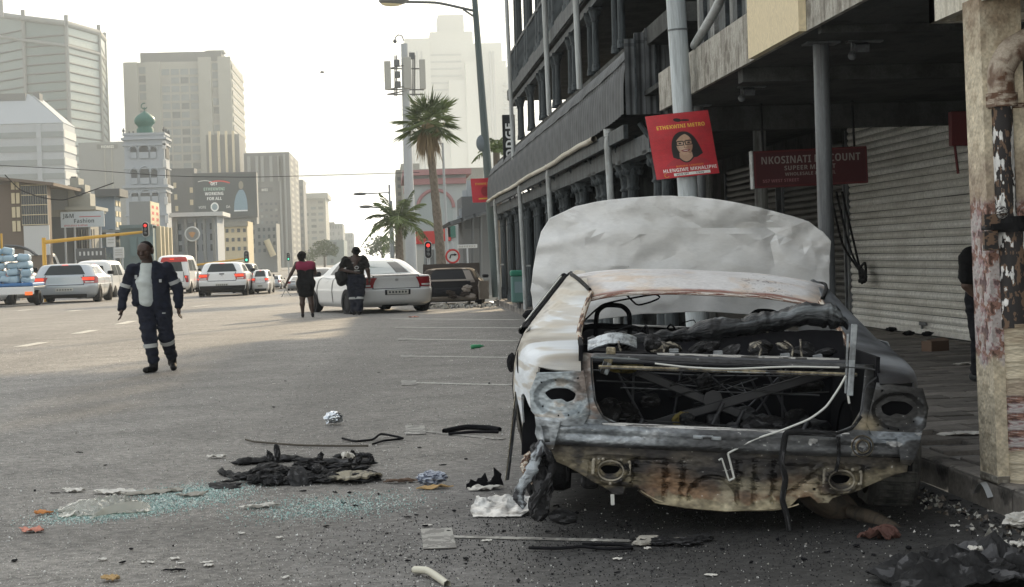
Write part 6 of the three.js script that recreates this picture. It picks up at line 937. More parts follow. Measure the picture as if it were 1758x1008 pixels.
signal('red traffic light on a long yellow arm above the walking man', 250, 394, 78, 'red', [75, 416], 0.62);
signal('green traffic light on a yellow arm above the white hatchback pickup', 423, 441, 130, 'green', [330, 456], 0.85);
signal('small green traffic light left of the woman', 495, 441, 170, 'green', null, 0.8);
signal('red traffic light standing behind the white saloon', 735, 429, 60, 'red', null, 0.56);
signal('small far red traffic light behind the saloon roof', 686, 436, 100, 'red', null, 0.5);
{
  const Z = 57, p = atZ(777, 440, Z), t = thing('turn_sign', 'round white road sign with a bent black arrow and a red rim', 'road sign', V(p.x, 0, -Z)); part('disc', tf(prep(new THREE.CylinderGeometry(0.21, 0.21, 0.02, 26)), 0, p.y, 0, Math.PI / 2), F.white, t); part('rim', tf(prep(new THREE.TorusGeometry(0.21, 0.03, 8, 28)), 0, p.y, 0.01), F.red, t); part('arrow', [rod(V(-0.09, p.y - 0.07, 0.02), V(-0.06, p.y + 0.05, 0.02), 0.02), rod(V(-0.06, p.y + 0.05, 0.02), V(0.08, p.y + 0.05, 0.02), 0.02), rod(V(0.06, p.y + 0.05, 0.02), V(0.14, p.y + 0.05, 0.02), 0.05, 0.001)], F.black, t); part('post', rod(V(0, 0, -0.03), V(0, p.y + 0.5, -0.03), 0.035), F.pole, t);
  const q = atZ(802, 423, 57), n = thing('street_name_sign', 'long white street name sign on a thin post near the verandah', 'road sign', V(q.x, 0, -57)); part('plate', rb(0.66, 0.12, 0.03, 0.01, 0, q.y, 0), F.white, n); part('print', [0, 1, 2, 3, 4, 5, 6].map((i) => bx(0.05, 0.06, 0.005, -0.24 + i * 0.08, q.y, 0.019)), F.slats, n); part('post', rod(V(0, 0, -0.03), V(0, q.y, -0.03), 0.03), F.pole, n);
  const bn = G(882, 527, PAVE), b = thing('litter_bin', 'green litter bin fixed between the verandah columns', 'bin', V(2.92 + 0.12, PAVE, -41)); part('body', rb(0.34, 0.62, 0.3, 0.04, 0, 0.45, 0), mat(0.11, 0.22, 0.2, 0.7), b); part('lid', rb(0.38, 0.14, 0.34, 0.05, 0, 0.83, 0), mat(0.02, 0.19, 0.12, 0.6), b); part('label', bx(0.2, 0.26, 0.01, 0, 0.5, 0.155), mat(0.2, 0.28, 0.3, 0.7), b); part('post', rod(V(0, 0, 0), V(0, 0.2, 0), 0.05), F.dgrey, b);
  // far slim street lamps with bent arms
  for (const [x0, y0, x1, y1, l] of [[668, 317, 618, 333, 'slim street lamp leaning over the road behind the feathery palm'], [672, 345, 628, 355, 'farther slim street lamp under the feathery palm fronds']]) { const Z2 = 110, a = atZ(x0, y0, Z2), h = atZ(x1, y1, Z2), s = thing('far_street_lamp', l, 'street lamp', V(a.x, 0, -Z2)); part('pole', rod(V(0, 0, 0), V(0, a.y, 0), 0.11, 0.07), F.pole, s); part('arm', rod(V(0, a.y - 0.5, 0), h.clone().sub(s.position), 0.05), F.pole, s); part('lamp_head', ball(0.3, h.x - a.x, h.y, 0, 1.5, 0.35, 0.5), F.dgrey, s); }
  const lp = thing('slim_pole', 'slim pale pole in front of the arched building', 'pole', V(atZ(768, 440, 75).x, 0, -75)); part('shaft', rod(V(0.02, 0, 0), V(-0.05, atZ(766, 245, 75).y, 0), 0.07, 0.05), F.pole, lp); part('top_arm', rod(V(-0.05, atZ(766, 246, 75).y, 0), V(-0.5, atZ(766, 247, 75).y, 0), 0.03), F.pole, lp);
  const wire = (name, l, pts, Z2, r) => whole(name, pipe(pts.map(([x, y]) => atZ(x, y, Z2)), r, 40, 5), F.black, l, 'wire');
  wire('overhead_wire', 'thin dark wire crossing in front of the minaret', [[-20, 283], [150, 292], [290, 302], [440, 304], [720, 296]], 100, 0.018); wire('overhead_wire', 'sagging pale wire in front of the brown warehouse', [[8, 300], [35, 326], [75, 340], [110, 343], [150, 330], [195, 314]], 95, 0.03);
  const bd = atZ(553, 124, 120), bird = thing('bird', 'tiny dark bird gliding in the pale sky', 'bird', bd); part('body', merged([ball(0.09, 0, 0, 0, 1.8, 0.7, 0.7), sheet(6, 1, (u, v) => [v * 0.12 - 0.06, 0.08 * Math.abs(u - 0.5), (u - 0.5) * 0.7], 0.01)]), F.dark, bird);
}
// ================================================================ traffic: shells lofted from the plan outline at each height
const paint = (r, g, b, m = 0.15) => new THREE.MeshPhysicalMaterial({ color: col(r, g, b), roughness: 0.35, metalness: m, clearcoat: 0.7, clearcoatRoughness: 0.08, side: THREE.DoubleSide });
const C = { white: paint(0.68, 0.69, 0.68, 0.0), silver: paint(0.42, 0.45, 0.47, 0.5), grey: paint(0.2, 0.21, 0.21, 0.5), dark: paint(0.05, 0.055, 0.06, 0.3), burnt: mat(0.055, 0.045, 0.038, 0.85), ashy: mat(0.30, 0.27, 0.24, 0.9),
  glass: dull({ color: col(0.02, 0.026, 0.028), roughness: 0.1 }, 0.7), glassLt: new THREE.MeshPhysicalMaterial({ color: col(0.22, 0.28, 0.28), roughness: 0.08, clearcoat: 1, side: THREE.DoubleSide }),
  black: mat(0.018, 0.018, 0.02, 0.6), tyre: mat(0.025, 0.025, 0.026, 0.9), rim: mat(0.45, 0.46, 0.47, 0.35, 0.7), red: new THREE.MeshPhysicalMaterial({ color: col(0.30, 0.012, 0.018), roughness: 0.25, clearcoat: 1 }), redLit: new THREE.MeshStandardMaterial({ color: col(0.4, 0.02, 0.02), emissive: col(1.0, 0.08, 0.03), emissiveIntensity: 0.9 }), clear: mat(0.7, 0.7, 0.68, 0.2), plate: mat(0.55, 0.55, 0.5, 0.6) };
const LV = {   // y, rear, front, half width, corner radius
  sedan: [[0.17, 0.3, 4.05, 0.76, 0.2], [0.28, 0.08, 4.2, 0.84, 0.25], [0.45, 0.01, 4.27, 0.86, 0.28], [0.62, 0.0, 4.27, 0.87, 0.28], [0.66, 0.045, 4.25, 0.865, 0.26], [0.85, 0.06, 4.1, 0.86, 0.26], [0.96, 0.05, 3.9, 0.84, 0.25], [1.0, 0.10, 3.5, 0.81, 0.24], [1.03, 0.42, 3.2, 0.76, 0.25], [1.2, 0.72, 2.9, 0.69, 0.25], [1.36, 1.02, 2.55, 0.62, 0.25], [1.45, 1.25, 2.3, 0.54, 0.3], [1.485, 1.55, 2.0, 0.34, 0.3], [1.49, 1.7, 1.85, 0.05, 0.04]],
  hatch: [[0.18, 0.22, 3.8, 0.74, 0.2], [0.3, 0.05, 3.92, 0.81, 0.25], [0.5, 0.0, 3.98, 0.84, 0.27], [0.66, 0.0, 3.98, 0.845, 0.27], [0.7, 0.045, 3.95, 0.84, 0.26], [0.88, 0.06, 3.8, 0.835, 0.26], [0.97, 0.07, 3.5, 0.815, 0.24], [1.02, 0.09, 3.0, 0.78, 0.22], [1.2, 0.22, 2.65, 0.72, 0.22], [1.36, 0.34, 2.3, 0.66, 0.22], [1.43, 0.42, 2.1, 0.58, 0.24], [1.465, 0.7, 1.8, 0.4, 0.3], [1.47, 1.1, 1.4, 0.06, 0.05]],
  van: [[0.22, 0.15, 4.7, 0.82, 0.15], [0.36, 0.03, 4.82, 0.90, 0.18], [0.6, 0.0, 4.88, 0.93, 0.2], [0.9, 0.02, 4.85, 0.935, 0.2], [1.15, 0.04, 4.6, 0.92, 0.2], [1.25, 0.05, 4.35, 0.91, 0.2], [1.55, 0.09, 4.0, 0.87, 0.2], [1.85, 0.14, 3.6, 0.81, 0.2], [2.02, 0.22, 3.4, 0.72, 0.24], [2.1, 0.5, 3.1, 0.5, 0.3], [2.115, 0.9, 2.6, 0.08, 0.06]],
};
function loft(L) {
  const n = L.length, cr = (a, b, c, d, t) => 0.5 * (2 * b + (c - a) * t + (2 * a - 5 * b + 4 * c - d) * t * t + (3 * b - a - 3 * c + d) * t * t * t);
  const lev = (t) => { const s = clamp(t) * (n - 1), i = Math.min(n - 2, Math.floor(s)), f = s - i; return L[0].map((_, k) => { const v = cr(L[Math.max(0, i - 1)][k], L[i][k], L[i + 1][k], L[Math.min(n - 1, i + 2)][k], f), lo = Math.min(L[i][k], L[i + 1][k]), hi = Math.max(L[i][k], L[i + 1][k]); return clamp(v, lo - 0.01, hi + 0.01); }); };
  const P = (s, t) => {
    const [y, r, f, h, c0] = lev(t), c = Math.min(c0, h * 0.95, (f - r) * 0.45); s = ((s % 1) + 1) % 1; let x, w;
    const arc = (cx, cw, a0, k) => { const a = a0 - k * Math.PI / 2; x = cx + c * Math.cos(a); w = cw + c * Math.sin(a); };
    if (s < 0.2) { x = mixv(-h + c, h - c, s / 0.2); w = r; } else if (s < 0.25) { const a = -Math.PI / 2 + (s - 0.2) / 0.05 * Math.PI / 2; x = h - c + c * Math.cos(a); w = r + c + c * Math.sin(a); }
    else if (s < 0.45) { x = h; w = mixv(r + c, f - c, (s - 0.25) / 0.2); } else if (s < 0.5) { const a = (s - 0.45) / 0.05 * Math.PI / 2; x = h - c + c * Math.cos(a); w = f - c + c * Math.sin(a); }
    else if (s < 0.7) { x = mixv(h - c, -h + c, (s - 0.5) / 0.2); w = f; } else if (s < 0.75) { const a = Math.PI / 2 + (s - 0.7) / 0.05 * Math.PI / 2; x = -h + c + c * Math.cos(a); w = f - c + c * Math.sin(a); }
    else if (s < 0.95) { x = -h; w = mixv(f - c, r + c, (s - 0.75) / 0.2); } else { const a = Math.PI + (s - 0.95) / 0.05 * Math.PI / 2; x = -h + c + c * Math.cos(a); w = r + c + c * Math.sin(a); }
    w += (s < 0.25 || s > 0.95 ? 1 : 0) * 0.10 * (x / Math.max(0.3, h)) ** 2 * (w < (r + f) / 2 ? 1 : 0) * Math.min(1, h);
    return V(x, y, -w);
  };
  const tOf = (y) => { for (let i = 0; i < n - 1; i++) if (y <= L[i + 1][0]) return (i + (y - L[i][0]) / (L[i + 1][0] - L[i][0])) / (n - 1); return 1; };
  const patch = (s0, s1, y0, y1, off = 0.006, nu = 14, nv = 8, inset) => { const t0 = tOf(y0), t1 = tOf(y1), e = 0.002; return surf(nu, nv, (a, b) => { const t = mixv(t0, t1, b), k = inset ? inset(b) : [0, 0], s = mixv(s0 + k[0], s1 - k[1], a), p = P(s, t), du = P(s + e, t).sub(P(s - e, t)), dv = P(s, Math.min(1, t + e)).sub(P(s, Math.max(0, t - e))), nn = du.cross(dv).normalize(); p.addScaledVector(nn, off); return [p.x, p.y, p.z]; }); };
  const shell = surf(160, (n - 1) * 4, (a, b) => { const p = P(a, b); return [p.x, p.y, p.z]; });
  return { P, patch, shell, tOf, lev };
}
const LO = { sedan: loft(LV.sedan), hatch: loft(LV.hatch), van: loft(LV.van) };
const wheelG = { t: lathe([[0.2, -0.1], [0.28, -0.1], [0.305, -0.07], [0.31, 0], [0.305, 0.07], [0.28, 0.1], [0.2, 0.1]], 28), r: merged([lathe([[0.0, 0.05], [0.06, 0.06], [0.08, 0.03], [0.19, 0.045], [0.205, 0.09], [0.205, -0.09]], 24), ...[0, 1, 2, 3, 4, 5, 6, 7].map((k) => tf(bx(0.14, 0.02, 0.04), 0.12 * Math.cos(k * 0.785), 0.06, 0.12 * Math.sin(k * 0.785), 0, -k * 0.785, 0))]) };
for (const k of ['t', 'r']) wheelG[k].rotateZ(-Math.PI / 2);
// a car seen from behind, its rear bumper at the given pixel row, between two pixel columns, roof at row y0
function car(o) {
  const { name = 'parked_car', label, kind, x0, x1, y0, y1, m = C.white, turn = 0, cat = 'car', braking, rear = C.glass, dirty } = o, L = LO[kind], lv = LV[kind], g0 = G((x0 + x1) / 2, y1), Z = -g0.z;
  const wid = (x1 - x0) * Z / FL, hei = atZ((x0 + x1) / 2, y0, Z + 1.2).y, top = lv[lv.length - 1][0], half = Math.max(...lv.map((l) => l[3]));
  const t = thing(name, label, cat, V(g0.x, 0, g0.z), turn, o.group); t.scale.set(wid / (2 * half), hei / top, 1.1);
  part('body', L.shell, m, t);
  const van = kind === 'van', belt = van ? 1.2 : 1.03, roof = van ? 1.86 : kind === 'sedan' ? 1.40 : 1.385;
  part('rear_window', L.patch(van ? 0.012 : 0.0, van ? 0.188 : 0.2, belt + 0.03, roof - (van ? 0.08 : 0), 0.008, 20, 8, (b) => [0.004 + 0.006 * b, 0.004 + 0.006 * b]), rear, t);
  for (const [a, b] of [[0.262, 0.335], [0.342, 0.40], [0.80, 0.858], [0.865, 0.938]]) part('side_window', L.patch(a, b, belt + 0.035, roof - 0.04, 0.008, 10, 6), C.glass, t);
  part('windscreen', L.patch(0.505, 0.695, belt + 0.05, roof - 0.03, 0.008, 12, 6), C.glass, t);
  const ly = van ? [0.62, 0.98] : kind === 'sedan' ? [0.70, 0.95] : [0.72, 0.96];
  if (!o.wrecked) for (const [a, b, e] of van ? [[0.188, 0.225, 0], [0.975, 1.012, 0]] : [[0.172, 0.243, 0], [0.957, 1.028, 1]]) { const l = part('tail_lamp', L.patch(a, b, ly[0] + (e ? 0 : 0), ly[1], 0.012, 10, 6, (k) => e ? [0, 0.014 * (1 - k)] : [0.014 * (1 - k), 0]), C.red, t); if (!van) part('reverse_lamp', L.patch(a + 0.02, b - 0.022, ly[0] + 0.03, ly[0] + 0.07, 0.02, 6, 3), C.clear, l); if (braking) part('brake_lamp', L.patch(a + 0.008, b - 0.02, ly[1] - 0.12, ly[1] - 0.03, 0.018, 8, 3), C.redLit, l); }
  if (!o.wrecked && (braking !== undefined || kind === 'hatch')) part('brake_light', L.patch(0.08, 0.12, roof - 0.005, roof + 0.035, 0.02, 8, 3), braking ? C.redLit : C.red, t);
  part('bumper_insert', L.patch(kind === 'sedan' ? 0.05 : 0.0, kind === 'sedan' ? 0.15 : 0.2, 0.19, kind === 'sedan' ? 0.24 : 0.33, 0.012, 16, 4), C.black, t);
  const py = van ? 0.66 : kind === 'sedan' ? 0.5 : 0.44; if (!o.wrecked) part('plate', L.patch(0.06, 0.14, py, py + 0.11, 0.016, 8, 2), C.plate, t); if (!o.wrecked) part('plate_print', [0, 1, 2, 3, 4, 5].map((i) => L.patch(0.066 + i * 0.012, 0.073 + i * 0.012, py + 0.03, py + 0.08, 0.02, 2, 2)), C.dark, t);
  part('boot_seam', [L.patch(0.012, 0.188, 0.655, 0.67, 0.008, 12, 2), L.patch(0.012, 0.016, 0.66, belt, 0.008, 2, 6), L.patch(0.184, 0.188, 0.66, belt, 0.008, 2, 6)], C.black, t);
  if (!o.wrecked) part('badge', L.patch(0.094, 0.106, 0.86, 0.91, 0.014, 8, 4), C.rim, t); if (kind !== 'van') part('spoiler', L.patch(0.01, 0.19, kind === 'sedan' ? 0.985 : roof, kind === 'sedan' ? 1.01 : roof + 0.03, 0.02, 16, 3), kind === 'sedan' ? C.black : m, t);
  part('door_seam', [[0.338], [0.408], [0.80], [0.862]].map(([s]) => L.patch(s, s + 0.0025, 0.3, belt, 0.006, 2, 8)), C.black, t);
  for (const s of [0.375, 0.83]) part('handle', L.patch(s, s + 0.012, 0.86, 0.89, 0.02, 4, 2), m, t);
  for (const s of [-1, 1]) { part('mirror', rb(0.18, 0.14, 0.1, 0.04, s * (half + 0.07), belt + 0.06, van ? -3.9 : -2.75), C.black, t); }
  const fl = lv[lv.length - 1][2], wb = van ? [0.95, 3.9] : kind === 'sedan' ? [0.85, 3.4] : [0.68, 3.15];
  for (const s of [-1, 1]) for (const w of wb) {
    part('wheel_arch', tf(prep(new THREE.CylinderGeometry(0.36, 0.36, 0.1, 24)), s * (half - 0.045), 0.31, -w, 0, 0, Math.PI / 2), C.black, t);
    const wh = part('wheel', wheelG.t, C.tyre, t); wh.position.set(s * (half - 0.075), 0.31, -w); if (s < 0) wh.rotation.y = Math.PI; part('rim', wheelG.r, C.rim, wh);
  }
  if (o.extra) o.extra(t, L, { belt, roof, half, lv });
  return t;
}
car({ name: 'hatchback', label: 'silver hatchback with lit brake lights at the left of the street', kind: 'hatch', x0: 56, x1: 166, y0: 453, y1: 520.5, m: C.silver, braking: true });
car({ name: 'minibus', label: 'white minibus waiting behind and left of the silver hatchback', kind: 'van', x0: 28, x1: 84, y0: 433, y1: 500, cat: 'minibus' });
car({ name: 'minibus', label: 'white minibus just right of the silver hatchback', kind: 'van', x0: 128, x1: 192, y0: 447, y1: 512, cat: 'minibus', braking: true });
car({ name: 'minibus', label: 'white minibus with a red roof band behind the walking man', kind: 'van', x0: 268, x1: 325, y0: 438, y1: 505, cat: 'minibus', braking: true, extra: (t, L) => part('roof_band', L.patch(0.0, 0.25, 1.72, 1.98, 0.01, 20, 6), F.red, t) });
car({ name: 'light_pickup', label: 'white hatch backed pickup with dark bumper and lit lamps', kind: 'hatch', x0: 341, x1: 422, y0: 450, y1: 509, cat: 'pickup', braking: true, extra: (t, L) => { part('bumper', L.patch(-0.03, 0.23, 0.19, 0.46, 0.03, 20, 6), C.black, t); part('tailgate_handle', L.patch(0.085, 0.115, 0.93, 0.99, 0.02, 6, 3), C.black, t); } });
car({ label: 'dark hatchback close behind the white pickup', kind: 'hatch', x0: 398, x1: 440, y0: 452, y1: 503, m: C.dark });
car({ label: 'small white car with red lamps right of the dark hatchback', kind: 'hatch', x0: 432, x1: 462, y0: 463, y1: 505, braking: true });
car({ label: 'far pale car in the middle of the street', kind: 'hatch', x0: 462, x1: 482, y0: 473, y1: 497, m: C.silver });
car({ label: 'grey saloon half hidden by the woman and the white saloon', kind: 'sedan', x0: 534, x1: 592, y0: 459, y1: 504, m: C.grey, turn: 0.2 });
car({ label: 'distant silver car between the woman and the small white car', kind: 'sedan', x0: 493, x1: 520, y0: 474, y1: 499, m: C.silver });
car({ name: 'edge_car', label: 'white car cut off by the left picture edge with a large wheel', kind: 'hatch', x0: -112, x1: 12, y0: 446, y1: 526, m: C.white, turn: -0.15 });
car({ name: 'saloon', label: 'clean white saloon stopped behind the man with the bag', kind: 'sedan', x0: 612, x1: 756, y0: 442, y1: 537, m: C.white, turn: 0.36, rear: C.glassLt, extra: (t, L) => { part('rear_shade', L.patch(0.13, 0.188, 1.08, 1.36, 0.012, 8, 6), C.glass, t); part('plate_frame', L.patch(0.052, 0.148, 0.488, 0.622, 0.013, 8, 2), C.black, t); } });
function wadLump(r, k) { const g = new THREE.IcosahedronGeometry(r, 3), p = g.attributes.position; for (let i = 0; i < p.count; i++) { const f = 1 + 1.2 * fbm(p.getX(i) / r + k * 3, p.getY(i) / r, p.getZ(i) / r, 3); p.setXYZ(i, p.getX(i) * f * 1.3, p.getY(i) * f, p.getZ(i) * f * 0.5); } g.computeVertexNormals(); return prep(g); }
car({ label: 'dark car between the red banded minibus and the white pickup', kind: 'hatch', x0: 318, x1: 346, y0: 466, y1: 502, m: C.grey, braking: true });
car({ label: 'silver car glimpsed left of the walking man', kind: 'hatch', x0: 188, x1: 226, y0: 464, y1: 506, m: C.silver });
// second burnt car: brown-black shell with its bonnet up
{
  const t = car({ name: 'burnt_hatchback', label: 'second burnt car, sooty shell without glass behind the white saloon', kind: 'hatch', x0: 716, x1: 826, y0: 460, y1: 527, m: C.burnt, rear: C.black, turn: -0.08, wrecked: true, extra: (t, L) => {
    for (const q of [[-0.01, 0.21, 1.385, 1.43, 0.015, 20, 3], [0.0, 0.2, 0.97, 1.02, 0.035, 20, 3], [0.185, 0.215, 0.9, 1.36, 0.015, 4, 10], [0.02, 0.2, 0.36, 0.40, 0.035, 20, 2]]) part('ash_edge', L.patch(...q), C.ashy, t); part('boot_hole', L.patch(-0.01, 0.2, 0.42, 0.95, 0.03, 12, 8), C.black, t); part('scorched_sill', L.patch(-0.02, 0.22, 0.24, 0.36, 0.03, 14, 4), C.ashy, t); for (let i = 0; i < 6; i++) part('hanging_scrap', tf(wadLump(0.09, i), rr(-0.7, 0.8), rr(0.35, 0.9), 0.06), i % 2 ? C.burnt : C.ashy, t);
    part('bonnet', sheet(12, 8, (u, v) => [mixv(-0.85, 0.75, u), 1.0 + v * 0.62 + 0.05 * fbm(u * 4, v * 4, 2, 3), -2.9 - v * 0.3 - 0.05 * Math.sin(u * 5)], 0.02), C.burnt, t); part('torn_panel', sheet(10, 8, (u, v) => [0.8 + 0.25 * u + 0.06 * fbm(u * 6, v * 6, 1, 3), 0.25 + 0.7 * v, 0.1 + 0.1 * fbm(u * 5, v * 5, 4, 3) - 0.4 * u], 0.02), C.ashy, t);
  } });
}
// load of bottled water on an open trailer, far left
{
  const Z = 70, a = atZ(-40, 420, Z), b = atZ(36, 500, Z), t = thing('loaded_trailer', 'open trailer stacked high with pale blue shrink wrapped water bottles', 'trailer', V(atZ(14, 500, Z).x, 0, -Z)), sh = new THREE.MeshPhysicalMaterial({ color: col(0.30, 0.43, 0.52), roughness: 0.25, clearcoat: 0.5, side: THREE.DoubleSide }), bl = mat(0.05, 0.16, 0.36, 0.6);
  part('bed', rb(2.0, 0.12, 2.6, 0.03, 0, 0.72, -1.3), C.grey, t); part('tailboard', rb(2.0, 0.3, 0.06, 0.02, 0, 0.62, 0.02), C.white, t); part('tarpaulin', rb(1.9, 0.14, 2.4, 0.05, 0, 0.85, -1.25), bl, t);
  for (let j = 0; j < 5; j++) for (let i = 0; i < 4; i++) { if (j === 4 && i > 2) continue; const g = rb(0.46, 0.26, 0.6, 0.09, 0, 0, 0), p = g.attributes.position; for (let k = 0; k < p.count; k++) { p.setY(k, p.getY(k) + 0.012 * Math.sin(p.getX(k) * 40)); } g.computeVertexNormals(); const o = part('bottle_pack', g, sh, t); o.position.set(-0.7 + i * 0.47 + rr(-0.06, 0.06) - 0.06 * j, 1.05 + j * 0.285, -0.4 + rr(-0.12, 0.08)); o.rotation.set(rr(-0.15, 0.15), rr(-0.25, 0.25), rr(-0.2, 0.2)); o.scale.set(rr(0.9, 1.1), rr(0.95, 1.2), 1); }
  for (const s of [-1, 1]) { part('tail_lamp', rb(0.3, 0.14, 0.04, 0.02, s * 0.8, 0.5, 0.05), new THREE.MeshStandardMaterial({ color: col(0.5, 0.1, 0.03), emissive: col(1, 0.2, 0.05), emissiveIntensity: 0.6 }), t); const w = part('wheel', wheelG.t, C.tyre, t); w.position.set(s * 0.85, 0.31, -1.4); }
  part('yellow_post', rod(V(-0.25, 0.7, -0.3), V(-0.25, 2.9, -0.3), 0.04), F.yellow, t);
  const u = thing('hoop_rack', 'dark curved roof racks of a van behind the water load', 'roof rack', V(atZ(30, 430, 88).x, 0, -88)); for (let i = 0; i < 3; i++) part('hoop', pipe([[8, 422], [30, 423], [48, 428], [58, 436]].map(([x, y]) => atZ(x + i * 3, y + 1.5 * i, 88 + i).sub(u.position)), 0.06, 16, 5), C.dark, u); part('stand', rod(V(-0.2, 0, 0), V(-0.2, atZ(30, 424, 88).y, 0), 0.06), C.dark, u);
}
// ================================================================ people: fields of tapered capsules, meshed by surface nets
function netMesh(prims, cell, k = 0.03, noise = 0) {
  const lo = [1e9, 1e9, 1e9], hi = [-1e9, -1e9, -1e9];
  for (const p of prims) for (let c = 0; c < 3; c++) { const r = Math.max(p[6], p[7]) + k; lo[c] = Math.min(lo[c], p[c] - r, p[c + 3] - r); hi[c] = Math.max(hi[c], p[c] + r, p[c + 3] + r); }
  const n = lo.map((l, c) => Math.ceil((hi[c] - l) / cell) + 3), N = n[0] * n[1] * n[2], f = new Float32Array(N).fill(0.5);
  for (const p of prims) {
    const [ax, ay, az, bx_, by, bz, ra, rb_] = p, sx = p[8] ?? 1, dx = bx_ - ax, dy = by - ay, dz = bz - az, L = dx * dx + dy * dy + dz * dz || 1e-9, R = Math.max(ra, rb_) + k * 1.6, i0 = [], i1 = [];
    for (let c = 0; c < 3; c++) { i0[c] = Math.max(0, Math.floor((Math.min(p[c], p[c + 3]) - R - lo[c]) / cell)); i1[c] = Math.min(n[c] - 1, Math.ceil((Math.max(p[c], p[c + 3]) + R - lo[c]) / cell)); }
    for (let z = i0[2]; z <= i1[2]; z++) for (let y = i0[1]; y <= i1[1]; y++) for (let x = i0[0]; x <= i1[0]; x++) {
      const px = lo[0] + x * cell - ax, py = lo[1] + y * cell - ay, pz = lo[2] + z * cell - az, t = clamp((px * dx + py * dy + pz * dz) / L), ex = px - dx * t, ey = py - dy * t, ez = (pz - dz * t) / sx, d = Math.sqrt(ex * ex + ey * ey + ez * ez) - mixv(ra, rb_, t), i = x + n[0] * (y + n[1] * z), h = Math.max(k - Math.abs(f[i] - d), 0) / k; f[i] = Math.min(f[i], d) - h * h * k * 0.25;
    }
  }
  if (noise) for (let z = 0; z < n[2]; z++) for (let y = 0; y < n[1]; y++) for (let x = 0; x < n[0]; x++) { const i = x + n[0] * (y + n[1] * z); if (Math.abs(f[i]) < 0.06) f[i] += noise * fbm((lo[0] + x * cell) * 9, (lo[1] + y * cell) * 16 + (lo[0] + x * cell) * 5, (lo[2] + z * cell) * 9, 2); }
  const id = new Int32Array(N).fill(-1), pos = [], idx = [], st = [1, n[0], n[0] * n[1]], cor = [0, 1, 2, 3, 4, 5, 6, 7].map((q) => [q & 1, (q >> 1) & 1, q >> 2]);
  for (let z = 0; z < n[2] - 1; z++) for (let y = 0; y < n[1] - 1; y++) for (let x = 0; x < n[0] - 1; x++) {
    const b = x + n[0] * (y + n[1] * z); let m = 0, s = [0, 0, 0], cnt = 0; const v = cor.map(([i, j, l], q) => { const w = f[b + i + j * st[1] + l * st[2]]; if (w < 0) m |= 1 << q; return w; }); if (m === 0 || m === 255) continue;
    for (let q = 0; q < 8; q++) for (let c = 0; c < 3; c++) { const r = q | (1 << c); if (r === q || ((m >> q) & 1) === ((m >> r) & 1)) continue; const t = v[q] / (v[q] - v[r]); for (let d = 0; d < 3; d++) s[d] += cor[q][d] + (d === c ? t : 0); cnt++; }
    id[b] = pos.length / 3; pos.push(lo[0] + (x + s[0] / cnt) * cell, lo[1] + (y + s[1] / cnt) * cell, lo[2] + (z + s[2] / cnt) * cell);
  }
  for (let z = 1; z < n[2] - 1; z++) for (let y = 1; y < n[1] - 1; y++) for (let x = 1; x < n[0] - 1; x++) { const b = x + n[0] * (y + n[1] * z); for (let c = 0; c < 3; c++) { if ((f[b] < 0) === (f[b + st[c]] < 0)) continue; const u = st[(c + 1) % 3], w = st[(c + 2) % 3], q = [id[b], id[b - u], id[b - u - w], id[b - w]]; if (q.some((e) => e < 0)) continue; if (f[b] < 0) idx.push(q[0], q[1], q[2], q[0], q[2], q[3]); else idx.push(q[0], q[2], q[1], q[0], q[3], q[2]); } }
  const g = new THREE.BufferGeometry(); g.setAttribute('position', new THREE.Float32BufferAttribute(pos, 3)); g.setIndex(idx); g.computeVertexNormals(); return boxUV(prep(g), 2);
}
const cap = (a, b, ra, rb_ = ra, sz) => [...a, ...b, ra, rb_, sz];
// a hand hanging from the wrist at the origin, fingers down, thumb towards +z; s mirrors it
function handGeo(s, curl = 0.5) {
  const p = [cap([0, 0, 0], [0, -0.035, 0.005], 0.022, 0.026), cap([0, -0.04, -0.018], [0, -0.082, -0.024], 0.017, 0.015), cap([0, -0.04, 0.016], [0, -0.085, 0.02], 0.018, 0.015)];
  [[0.026, 0.07], [0.009, 0.08], [-0.009, 0.075], [-0.026, 0.058]].forEach(([z, l]) => { const y = -0.088; const c1 = curl * 0.5, c2 = curl * 1.3; const a = [0, y, z], b = [s * Math.sin(c1) * l * 0.5, y - Math.cos(c1) * l * 0.5, z * 1.05], c = [b[0] + s * Math.sin(c2) * l * 0.5, b[1] - Math.cos(c2) * l * 0.5, z * 1.05]; p.push(cap(a, b, 0.0095, 0.0085), cap(b, c, 0.0085, 0.007)); });
  p.push(cap([0, -0.03, 0.026], [s * 0.012, -0.062, 0.048], 0.013, 0.011), cap([s * 0.012, -0.062, 0.048], [s * 0.028, -0.092, 0.046], 0.0105, 0.008));
  return netMesh(p, 0.004, 0.008);
}
const HL = handGeo(1), HR = handGeo(-1);
function placeHand(g, wrist, dir, roll = 0) { const q = new THREE.Quaternion().setFromUnitVectors(V(0, -1, 0), V(...dir).normalize()); g = g.clone(); g.rotateY(roll); g.applyQuaternion(q); g.translate(...wrist); return g; }
